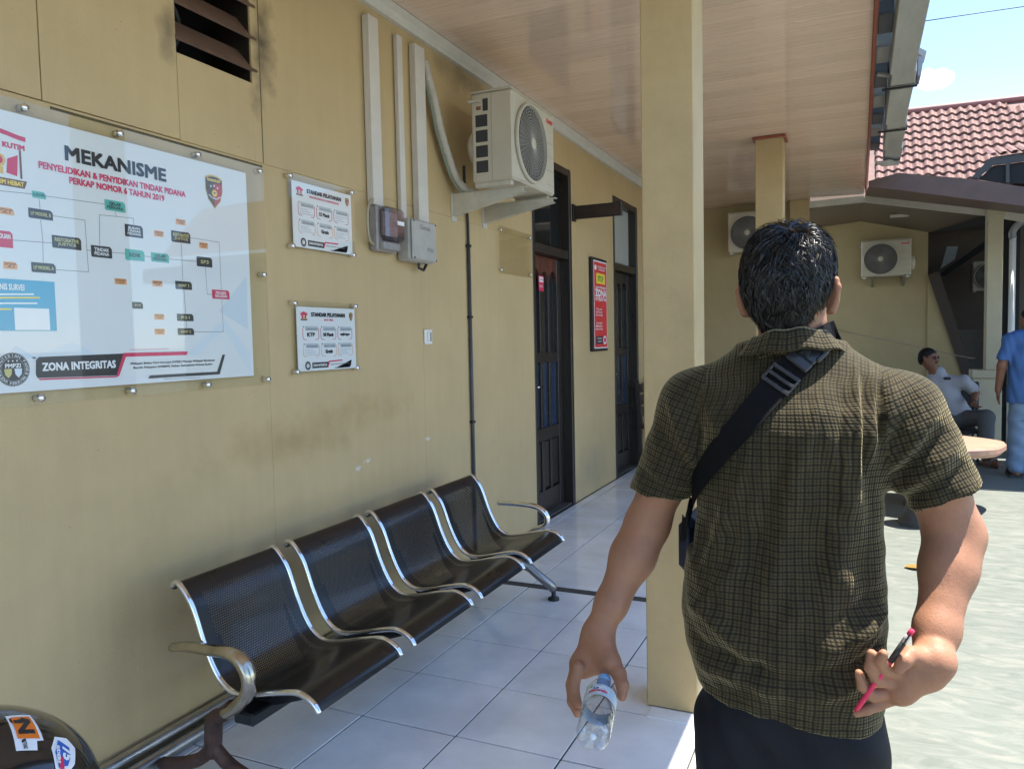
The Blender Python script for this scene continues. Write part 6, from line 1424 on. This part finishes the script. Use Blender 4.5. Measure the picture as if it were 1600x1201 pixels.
# ------------------------------------------------------------------ sling bag worn across the back
m_strap = mat('black_webbing', (.006, .006, .007), .8, var=.2, vscale=60, bump=.25, bscale=900, spec=.12)
m_buckle = mat('black_buckle', (.022, .022, .023), .25, spec=.7)
bag = thing('sling_bag', (-.33, 1.6, 1.0), 'black sling bag strap with buckles running diagonally across the checked back', 'bag')
cl_ = []
for (px, py) in ((1312, 528), (1300, 524), (1288, 531), (1268, 545), (1245, 567), (1220, 592), (1195, 622), (1165, 658), (1130, 698), (1098, 738), (1076, 772), (1066, 800), (1062, 830)):
    q = ww(px, py, 1.53); cl_.append([q[0], q[2]])
cl_ = np.array(cl_)
pts = []
for i, (x, z) in enumerate(cl_):
    y = back_y(x, z, .012)-.0045 if i > 2 else None; pts.append([x, y, z])
pts[2][1] = pts[3][1]+.018 if pts[2][1] is None else pts[2][1]
bx_0 = ony(1066, 830, 1.70)[0]; y3 = pts[3][1]; pts[2][1] = y3+.030; pts[1][1] = y3+.075; pts[0][1] = y3+.11
for i in range(len(pts)):      # re-aim the bent points so that they keep their place at the new depth
    if i < 3:
        px, py = ((1312, 528), (1300, 524), (1288, 531))[i]; q = ony(px, py, pts[i][1]); pts[i] = [q[0], pts[i][1], q[2]]
pts[-1][1] += .05; pts[-2][1] += .02
pts.append([bx_0, 1.70, .97]); 
front = [[-.02, 1.80, 1.30], [-.06, 1.80, 1.22], [-.18, 1.815, 1.05], [-.28, 1.79, .95]]
full = smooth_path(front[::-1]+pts[:1]+pts[1:], 6)
def ribbon(path, w, th, nrm_hint):
    b = MB(); P_ = [np.array(p) for p in path]; n_ = len(P_); vs = []
    for i in range(n_):
        t = P_[min(i+1, n_-1)]-P_[max(0, i-1)]; t /= np.linalg.norm(t); nn = P_[i]-V3(-.135, 1.655, P_[i][2]); nn[2] += .02 if P_[i][2] > 1.3 else 0; nn = nn-t*(nn@t); nn /= np.linalg.norm(nn); sd_ = np.cross(t, nn)
        for (a, c) in ((-1, 0), (1, 0), (1, 1), (-1, 1)): vs.append(P_[i]+sd_*a*w/2+nn*c*th)
    fs = [(0, 1, 2, 3), tuple((n_-1)*4+k for k in (3, 2, 1, 0))]
    for i in range(n_-1):
        for k in range(4): fs.append((i*4+k, (i+1)*4+k, (i+1)*4+(k+1) % 4, i*4+(k+1) % 4))
    b.add(vs, fs); return b
ribbon(full, .055, .0025, None).build('strap', m_strap, bag)
def frame_at(i0, i1):
    a, c = np.array(pts[i0]), np.array(pts[i1]); t = c-a; t /= np.linalg.norm(t); nn = V3(0, -1, .25); nn -= t*(nn@t); nn /= np.linalg.norm(nn); return t, np.cross(nn, t), nn
def obox(b, c, t, s, n, L, Wd, Hh, bev=.0015):
    q = MB(); q.box(-L/2, L/2, -Wd/2, Wd/2, 0, Hh, bev); b.add([c+t*v[0]+s*v[1]+n*v[2] for v in q.v], q.f)
t_, s2, n2 = frame_at(3, 5); c0 = np.array(pts[4])*.45+np.array(pts[3])*.55+n2*.004
b = MB(); obox(b, c0-t_*.026, t_, s2, n2, .012, .056, .011); obox(b, c0-t_*.004, t_, s2, n2, .034, .050, .007, .003); obox(b, c0+t_*.024, t_, s2, n2, .022, .052, .010, .003); obox(b, c0-t_*.012+s2*.025, t_, s2, n2, .03, .010, .010, .003); obox(b, c0-t_*.012-s2*.025, t_, s2, n2, .03, .010, .010, .003); b.build('buckle', m_buckle, bag)
b = MB(); q = [c0+n2*.0078+t_*x+s2*y for x, y in ((-.012, 0), (.012, -.012), (.006, 0), (.012, .012))]; b.prism(q, n2*.002); b.build('buckle_mark', mat('buckle_raised', (.03, .03, .03), .3), bag)
t_, s2, n2 = frame_at(5, 7); c1 = np.array(pts[5])+t_*.006+n2*.003
b = MB(); obox(b, c1-t_*.017, t_, s2, n2, .009, .060, .009); obox(b, c1, t_, s2, n2, .008, .058, .010); obox(b, c1+t_*.017, t_, s2, n2, .009, .060, .009); obox(b, c1+s2*.0285, t_, s2, n2, .042, .006, .008); obox(b, c1-s2*.0285, t_, s2, n2, .042, .006, .008); b.build('slider', m_buckle, bag)
b = MB(); obox(b, c1+t_*.033+n2*.001, t_, s2, n2, .016, .046, .002, .0005); b.build('stitched_end', mat('white_stitch', (.30, .29, .27), .8, var=.6, vscale=160), bag)
bx_ = ony(1057, 840, 1.68)[0]; bd = MB(); bd.box(bx_, bx_+.05, 1.68, 1.84, .865, 1.0, .022); bd.build('pouch', mat('navy_pouch', (.012, .018, .04), .6, var=.2), bag)

# ------------------------------------------------------------------ the bottle and the pen
bt = thing('water_bottle', tuple(BA), 'clear plastic water bottle with pale label and blue cap, held upside down at left', 'bottle')
Br = .0315
prof = [(.0125, .0), (.0125, .012), (.016, .018), (.026, .035), (Br, .052), (Br*.97, .060), (Br, .066), (Br, .112)]
z_ = .112
for k in range(5): prof += [(Br*.955, z_+.006), (Br, z_+.012)]; z_ += .012
prof += [(Br, .182), (Br*.96, .192), (Br*.8, .199)]
b = MB(); b.lathe(prof, tuple(BA), tuple(BD), 40, False)
ref = np.array((1, 0, 0), float); a_ = np.cross(BD, ref); a_ /= np.linalg.norm(a_); b2_ = np.cross(BD, a_)
foot = []
for r, hh in ((Br*.8, .199), (Br*.62, .2005), (Br*.45, .197), (Br*.25, .191), (.0005, .188)):
    for k in range(40):
        a = 2*math.pi*k/40; w = .0045*math.cos(5*a)*(1 if .3 < r/Br < .9 else .2); foot.append(BA+BD*(hh+w)+r*(math.cos(a)*a_+math.sin(a)*b2_))
k0_ = len(b.v); b.add(foot, [(i*40+k, i*40+(k+1) % 40, (i+1)*40+(k+1) % 40, (i+1)*40+k) for i in range(4) for k in range(40)])
b.build('bottle_body', clear_mat('pet_plastic', (.93, .95, .96), 1.5, .06, .10, bump=42), bt, True)
b = MB(); b.lathe([(.0145, -.006), (.0145, .010), (.0135, .011)], tuple(BA), tuple(BD), 24, False); b.lathe([(.0005, -.007), (.0145, -.006)], tuple(BA), tuple(BD), 24, False); b.build('cap', mat('blue_cap', (.20, .42, .72), .35), bt, True)
b = MB(); b.lathe([(Br+.0006, .069), (Br+.0006, .108)], tuple(BA), tuple(BD), 40, False); b.build('label', mat('pale_label', (.50, .62, .72), .35), bt, True)
b = MB(); b.lathe([(.0005, .075), (Br*.93, .0755), (Br*.93, .18), (Br*.8, .19), (.0005, .19)], tuple(BA), tuple(BD), 32, False); b.build('water', clear_mat('water', (.97, .98, .99), 1.04, .01, .0), bt, True)
b = MB(); b.lathe([(.0005, .1995), (.006, .1992), (.007, .197), (.006, .195)], tuple(BA), tuple(BD), 14, False); b.build('base_dimple', mat('cloudy_plastic', (.55, .6, .66), .3), bt, True)
vw = CPOS-(BA+BD*.09); vw -= BD*(vw@BD); vw /= np.linalg.norm(vw); sd_ = np.cross(BD, vw)       # side turned to the viewer
ph0 = -.25
def lab_geo(vs, f, u0, v0, col, lay, name):
    m = MB(); out = []
    for a, c in vs:
        an = (u0+a)/Br+ph0; r = Br+.0009+.0003*lay; out.append(BA+BD*(.0885-(v0+c))+r*(math.cos(an)*vw-math.sin(an)*sd_))
    m.add(out, f); m.build(name, INK(col), bt)
def ellp(a, c, n=20): return [(a*math.cos(2*math.pi*k/n), c*math.sin(2*math.pi*k/n)) for k in range(n)]
lab_geo([(0, 0)]+ellp(.021, .012), [(0, 1+k, 1+(k+1) % 20) for k in range(20)], 0, 0, 'white', 0, 'label_oval')
g_ = [(-.026, .006), (-.014, .015), (.004, .017), (.02, .011), (.006, .011), (-.01, .008)]; lab_geo(g_, [(0, 1, 2, 3, 4, 5)], -.002, .001, 'green', 1, 'label_leaf')
vs, f = text_geo('Le', None, .008, .05); lab_geo(vs, f, -.004, .0045, 'blue', 2, 'label_lettering')
vs, f = text_geo('Minerale', .036, .0085, .06); lab_geo(vs, f, 0, -.0045, 'crimson', 2, 'label_lettering')
pen = thing('pen', tuple(hp4(380, 480, 1.478)), 'slim red and black pen held in the hand behind the hip', 'pen')
pa, pb = hp4(578, 200, 1.462), hp4(172, 780, 1.495); pd = (pb-pa)/np.linalg.norm(pb-pa); PL = np.linalg.norm(pb-pa)
b = MB(); b.tube([pa, pa+pd*.012], .0046, 10); b.build('end_plug', INK('red'), pen, True)
b = MB(); b.tube([pa+pd*.0115, pa+pd*.030], .0050, 10); b.build('clear_barrel', mat('silver_barrel', (.6, .55, .56), .2, .4), pen, True)
b = MB(); b.tube([pa+pd*.030, pa+pd*.075], .0052, 10); b.build('grip', m_rub, pen, True)
b = MB(); b.tube([pa+pd*.075, pb-pd*.008, pb], [.0048, .0046, .0035], 10); b.build('cap', INK('red'), pen, True)
b = MB(); obox(b, pa+pd*.028+V3(0, -.0055, 0), pd, np.cross(pd, V3(0, -1, 0)), V3(0, -1, 0), .04, .003, .0015, .0004); b.build('clip', m_darkmetal, pen)
# ------------------------------------------------------------------ the two men at the back
def field_for(pts, h, pad=.16):
    P_ = np.array(pts); lo, hi = P_.min(0)-pad, P_.max(0)+pad; return Field(ax(lo[0], hi[0], h), ax(lo[1], hi[1], h), ax(lo[2], hi[2], h))
def finish(F, name, m, parent, it=2):
    V, Q = F.mesh(); V = relax(V, Q, it, .5); return np_obj(name, V, Q, [m], parent)
def small_hand(F, w, d, side, curl=.3):
    d = d/np.linalg.norm(d); s = np.array(side, float); n = np.cross(d, s)
    F.cone(w, w+d*.07, .026, .030, .02, sc=(n, .55))
    for i in range(4):
        r = w+d*.075+s*(-.024+.016*i); F.chain([r, r+d*.035+n*.01*curl, r+d*.065+n*.035*curl], [.0095, .0085, .007], .006)
    F.chain([w+d*.03-s*.025, w+d*.055-s*.045, w+d*.085-s*.047], [.012, .010, .008], .008)
def small_head(F, c, f, r=1.0):
    """c centre, f facing direction (horizontal)"""
    f = f/np.linalg.norm(f); s = V3(f[1], -f[0], 0)
    M_ = [list(s), list(f), [0, 0, 1]]
    F.ell(c+V3(0, 0, .015), (.075, .092, .09), .03, M=M_); F.ell(c+f*.03+V3(0, 0, -.06), (.056, .062, .062), .04, M=M_); F.cone(c+f*.06+V3(0, 0, -.105), c+f*.062+V3(0, 0, -.10), .024, .024, .02)
    F.cone(c+f*.088+V3(0, 0, 0), c+f*.108+V3(0, 0, -.035), .012, .016, .012); F.cone(c+f*.08+s*-.02+V3(0, 0, -.07), c+f*.08+s*.02+V3(0, 0, -.07), .009, .009, .01)
    for k in (-1, 1): F.cone(c+s*k*.078+V3(0, 0, .015)-f*.005, c+s*k*.076+V3(0, 0, -.03), .013, .010, .008)
def small_hair(name, c, f, parent, m):
    f = f/np.linalg.norm(f); s = V3(f[1], -f[0], 0); F = field_for([c], .006, .14); M_ = [list(s), list(f), [0, 0, 1]]
    F.ell(c+V3(0, 0, .024)-f*.006, (.079, .095, .089), .01, M=M_); F.ell(c-f*.03+V3(0, 0, -.02), (.074, .072, .075), .02, M=M_)
    cut_plane(F, c+f*.062+V3(0, 0, .040), f*1.0+V3(0, 0, -1.1), c-.2, c+.2)
    V, Q = F.mesh(); N = vnormals(V, Q); V = V+N*(NR.rand(len(V), 1)*.006-.002); return np_obj(name, V, Q, [m], parent)

# standing man in blue
YS = 8.75
def ps(px, py, y=YS): return ony(px, py, y)
ox = ps(1611, 600)[0]; face = V3(-.35, 1, 0)
bm = thing('person', (ox, YS, GZ), 'standing person in a blue shirt and pale jeans at the right edge', 'person')
zz = lambda py: ps(1604, py)[2]
hcn = V3(ox-.005, YS+.01, zz(498)); shz = zz(522)
F = field_for([(ox-.38, YS-.1, GZ+.05), (ox+.38, YS+.3, hcn[2])], .009, .12)
small_head(F, hcn, V3(-.8, .8, 0)); F.cone((ox, YS, shz-.02), hcn+V3(0, 0, -.06), .06, .058, .03)
F.loft([(zz(640), ox, YS, .15, .1), (zz(570), ox, YS, .15, .1), (shz-.03, ox, YS, .12, .08)], .03)
for s in (-1, 1):
    sh = V3(ox+s*.185, YS, shz-.045); el = V3(ox+s*.245, YS-.02, zz(572)); wr = V3(ox+s*.265, YS+.03, zz(610))
    F.chain([sh, el, wr], [.05, .043, .03], .03); small_hand(F, wr, V3(-.02*s, .02, -1), (0, 1, 0))
    F.chain([(ox+s*.085, YS, zz(640)), (ox+s*.10, YS, zz(690)), (ox+s*.11, YS, GZ+.08)], [.075, .055, .04], .03); F.cone((ox+s*.11, YS-.04, GZ+.04), (ox+s*.13, YS+.16, GZ+.035), .034, .032, .02)
finish(F, 'body', m_skin2, bm)
F = field_for([(ox-.33, YS-.1, zz(630)), (ox+.33, YS+.1, shz+.05)], .008, .1)
F.loft([(zz(629), ox, YS, .205, .135), (zz(600), ox, YS, .20, .135), (zz(560), ox, YS, .185, .125), (shz-.05, ox, YS, .17, .10), (shz+.02, ox, YS, .09, .07)], .03)
for s in (-1, 1):
    sh = V3(ox+s*.17, YS, shz-.05); F.cone((ox+s*.06, YS, shz), sh, .055, .065, .04); F.cone(sh, V3(ox+s*.232, YS-.02, zz(560)), .068, .062, .03); cut_plane(F, (ox+s*.232, YS, zz(562)), (s*.2, 0, -1), (ox+(.2 if s > 0 else -.4), YS-.2, zz(600)), (ox+(.4 if s > 0 else -.2), YS+.2, zz(550)))
V, Q = F.mesh(); V = relax(V, Q, 2, .5); N = vnormals(V, Q); V = V+N*(.006*np.sin(V[:, 2]*23+5*np.sin(V[:, 0]*19))*np.sin(V[:, 0]*31))[:, None]
np_obj('shirt', V, Q, [mat('blue_cotton', (.045, .12, .30), .75, var=.12, vscale=10, bump=.1, bscale=200)], bm)
F = field_for([(ox-.2, YS-.1, GZ+.06), (ox+.2, YS+.1, zz(600))], .009, .1)
F.loft([(zz(655), ox, YS, .17, .12), (zz(610), ox, YS, .175, .12)], .03)
for s in (-1, 1): F.chain([(ox+s*.088, YS, zz(648)), (ox+s*.10, YS, zz(690)), (ox+s*.115, YS, GZ+.10)], [.095, .085, .078], .03)
V, Q = F.mesh(); V = relax(V, Q, 2, .5); N = vnormals(V, Q); V = V+N*(.007*np.sin(V[:, 2]*40+7*V[:, 0])*np.sin(V[:, 0]*25+3*V[:, 2]))[:, None]
np_obj('jeans', V, Q, [mat('pale_denim', (.17, .25, .36), .8, var=.2, vscale=9, bump=.2, bscale=250)], bm)
small_hair('hair', hcn, V3(-.8, .8, 0), bm, m_hair2)
for s in (-1, 1):
    b = MB(); x = ox+s*.12; b.prism([(x-.05, YS-.09, GZ), (x+.05, YS-.09, GZ), (x+.06, YS+.12, GZ), (x+.04, YS+.22, GZ), (x-.04, YS+.22, GZ), (x-.06, YS+.12, GZ)], (0, 0, .028)); b.tube(smooth_path([(x-.055, YS+.06, GZ+.02), (x-.04, YS+.06, GZ+.085), (x+.04, YS+.06, GZ+.085), (x+.055, YS+.06, GZ+.02)], 4), .016, 8); b.build('sandal', m_rub, bm)

# seated man
YD = 9.75
def pd_(px, py, dy=0.): return ony(px, py, YD+dy)
pel = pd_(1492, 652); nb = pd_(1466, 582); hcs = pd_(1450, 559, -.03); ls, rs_ = pd_(1507, 592, -.04), pd_(1432, 594, .10)
fc = V3(.85, -.5, 0)
sm2 = thing('person', (pel[0], YD, GZ), 'seated person in a pale grey shirt and glasses, one hand on the knee', 'person')
lk, la = pd_(1541, 652, -.35), pd_(1541, 700, -.38); la[2] = GZ+.09
rk, ra_ = pd_(1462, 672, -.38), pd_(1464, 705, -.42); ra_[2] = GZ+.09
le, lw = pd_(1524, 614, .02), pd_(1521, 630, -.22)
re_, rw = pd_(1428, 632, .0), pd_(1450, 650, -.3)
F = field_for([pel, hcs, ls, rs_, lk, la, rk, ra_], .009, .16)
small_head(F, hcs, fc); F.cone(nb+V3(0, 0, -.03), hcs+V3(0, 0, -.05), .058, .056, .03); F.cone(pel, nb+V3(0, 0, -.1), .13, .12, .05, sc=((0, 1, 0), .75))
for (s, e, w) in ((ls, le, lw), (rs_, re_, rw)):
    F.chain([s+V3(0, 0, -.03), e, w], [.05, .044, .03], .03); small_hand(F, w, V3(.3, -.9, -.35), (.95, .3, 0), .8)
for (k, a, s) in ((lk, la, 1), (rk, ra_, -1)):
    F.chain([pel+V3(s*.08, 0, -.02), k, a], [.075, .055, .04], .03); F.cone(a+V3(0, 0, -.05), a+V3(.09, -.13, -.055), .036, .03, .02)
finish(F, 'body', m_skin2, sm2)
F = field_for([pel, nb, ls, rs_, le], .009, .15)
F.cone(pel+V3(0, 0, .02), nb+V3(.0, 0, -.16), .175, .165, .05, sc=((0, 1, 0), .72)); F.cone(ls+V3(-.02, 0, -.035), rs_+V3(.02, 0, -.035), .075, .075, .05); F.cone(nb, nb+V3(0, 0, -.1), .075, .10, .04)
for (s, e) in ((ls, le), (rs_, re_)): F.cone(s+V3(0, 0, -.03), s+(e-s)*.72, .072, .064, .03)
d_ = (le-ls)/np.linalg.norm(le-ls); cut_plane(F, pel, (.1, 0, -1), pel-.3, pel+V3(.3, .3, .06))
V, Q = F.mesh(); V = relax(V, Q, 2, .5); N = vnormals(V, Q); V = V+N*(.006*np.sin(V[:, 2]*30+V[:, 0]*20)*np.sin(V[:, 0]*35-V[:, 2]*15))[:, None]
shs = np_obj('shirt', V, Q, [mat('pale_grey_shirt', (.33, .34, .37), .75, var=.08, vscale=9)], sm2)
pk = pd_(1480, 591, -.20); b = MB(); b.ell = None; b.box(pk[0]-.035, pk[0]+.035, pk[1]-.03, pk[1]+.05, pk[2]-.015, pk[2]+.012, .008); b.build('pocket_glasses', m_rub, sm2)
F = field_for([pel, lk, la, rk, ra_], .009, .14)
F.ell(pel+V3(0, 0, -.01), (.17, .14, .12), .03)
for (k, a, s) in ((lk, la, 1), (rk, ra_, -1)): F.chain([pel+V3(s*.085, -.02, -.01), k, a+V3(0, 0, .03)], [.098, .082, .07], .04)
finish(F, 'trousers', mat('grey_trousers', (.10, .105, .115), .8, var=.15, vscale=12, bump=.1, bscale=200), sm2)
small_hair('hair', hcs, fc, sm2, m_hair2)
fs_ = V3(fc[1], -fc[0], 0)/np.linalg.norm(fc); fn_ = fc/np.linalg.norm(fc)
b = MB()
for k in (-1, 1):
    b.lathe([(.0005, 0), (.021, 0), (.023, .002), (.021, .004), (.0005, .004)], tuple(hcs+fn_*.092+fs_*k*.031+V3(0, 0, .003)), tuple(fn_), 14, False); b.tube([hcs+fn_*.092+fs_*k*.05+V3(0, 0, .008), hcs+fs_*k*.08+V3(0, 0, .008)], .003, 5)
b.tube([hcs+fn_*.098-fs_*.012+V3(0, 0, .006), hcs+fn_*.098+fs_*.012+V3(0, 0, .006)], .0025, 5); b.build('glasses', mat('tinted_lens', (.06, .02, .035), .1), sm2)
b = MB(); b.tube([hcs+fn_*.093-fs_*.026+V3(0, 0, -.056), hcs+fn_*.099+V3(0, 0, -.050), hcs+fn_*.093+fs_*.026+V3(0, 0, -.056)], .0075, 6); b.build('moustache', m_hair, sm2, True)
wd = lw+V3(-.02, .03, .01); b = MB(); dv_ = (lw-le)/np.linalg.norm(lw-le); b.lathe([(.030, -.012), (.034, -.01), (.034, .01), (.030, .012)], tuple(lw-dv_*.02), tuple(dv_), 16, False); b.build('wristwatch', m_rub, sm2, True)
for (a, s) in ((la, 1), (ra_, -1)):
    b = MB(); q = V3(a[0], a[1], GZ); f2 = V3(.55, -.83, 0); s3 = V3(.83, .55, 0); b.prism([q-f2*.08-s3*.04, q-f2*.08+s3*.04, q+f2*.12+s3*.055, q+f2*.2+s3*.03, q+f2*.2-s3*.03, q+f2*.12-s3*.055], (0, 0, .03)); b.tube(smooth_path([q+f2*.1-s3*.05+V3(0, 0, .02), q+f2*.1-s3*.03+V3(0, 0, .08), q+f2*.1+s3*.03+V3(0, 0, .08), q+f2*.1+s3*.05+V3(0, 0, .02)], 4), .015, 8); b.build('sandal', mat('brown_sandal', (.08, .045, .03), .5), sm2)
# his chair
ch = thing('metal_chair', (pel[0], YD, GZ), 'black metal chair under the seated man', 'chair')
sz_ = pel[2]-.115
b = MB(); b.box(pel[0]-.24, pel[0]+.22, YD-.22, YD+.22, sz_-.04, sz_, .012); b.build('seat', m_rub, ch)
b = MB(); b.box(pel[0]-.22, pel[0]+.26, YD+.235, YD+.265, sz_+.12, sz_+.50, .012); b.build('backrest', m_rub, ch)
for dx in (-.22, .20):
    b = MB(); b.tube([(pel[0]+dx, YD-.2, GZ), (pel[0]+dx, YD-.2, sz_-.04)], .012, 8); b.build('leg', m_darkmetal, ch, True)
    b = MB(); b.tube([(pel[0]+dx, YD+.22, GZ), (pel[0]+dx, YD+.22, sz_), (pel[0]+dx+.02, YD+.25, sz_+.5)], .012, 8); b.build('leg', m_darkmetal, ch, True)
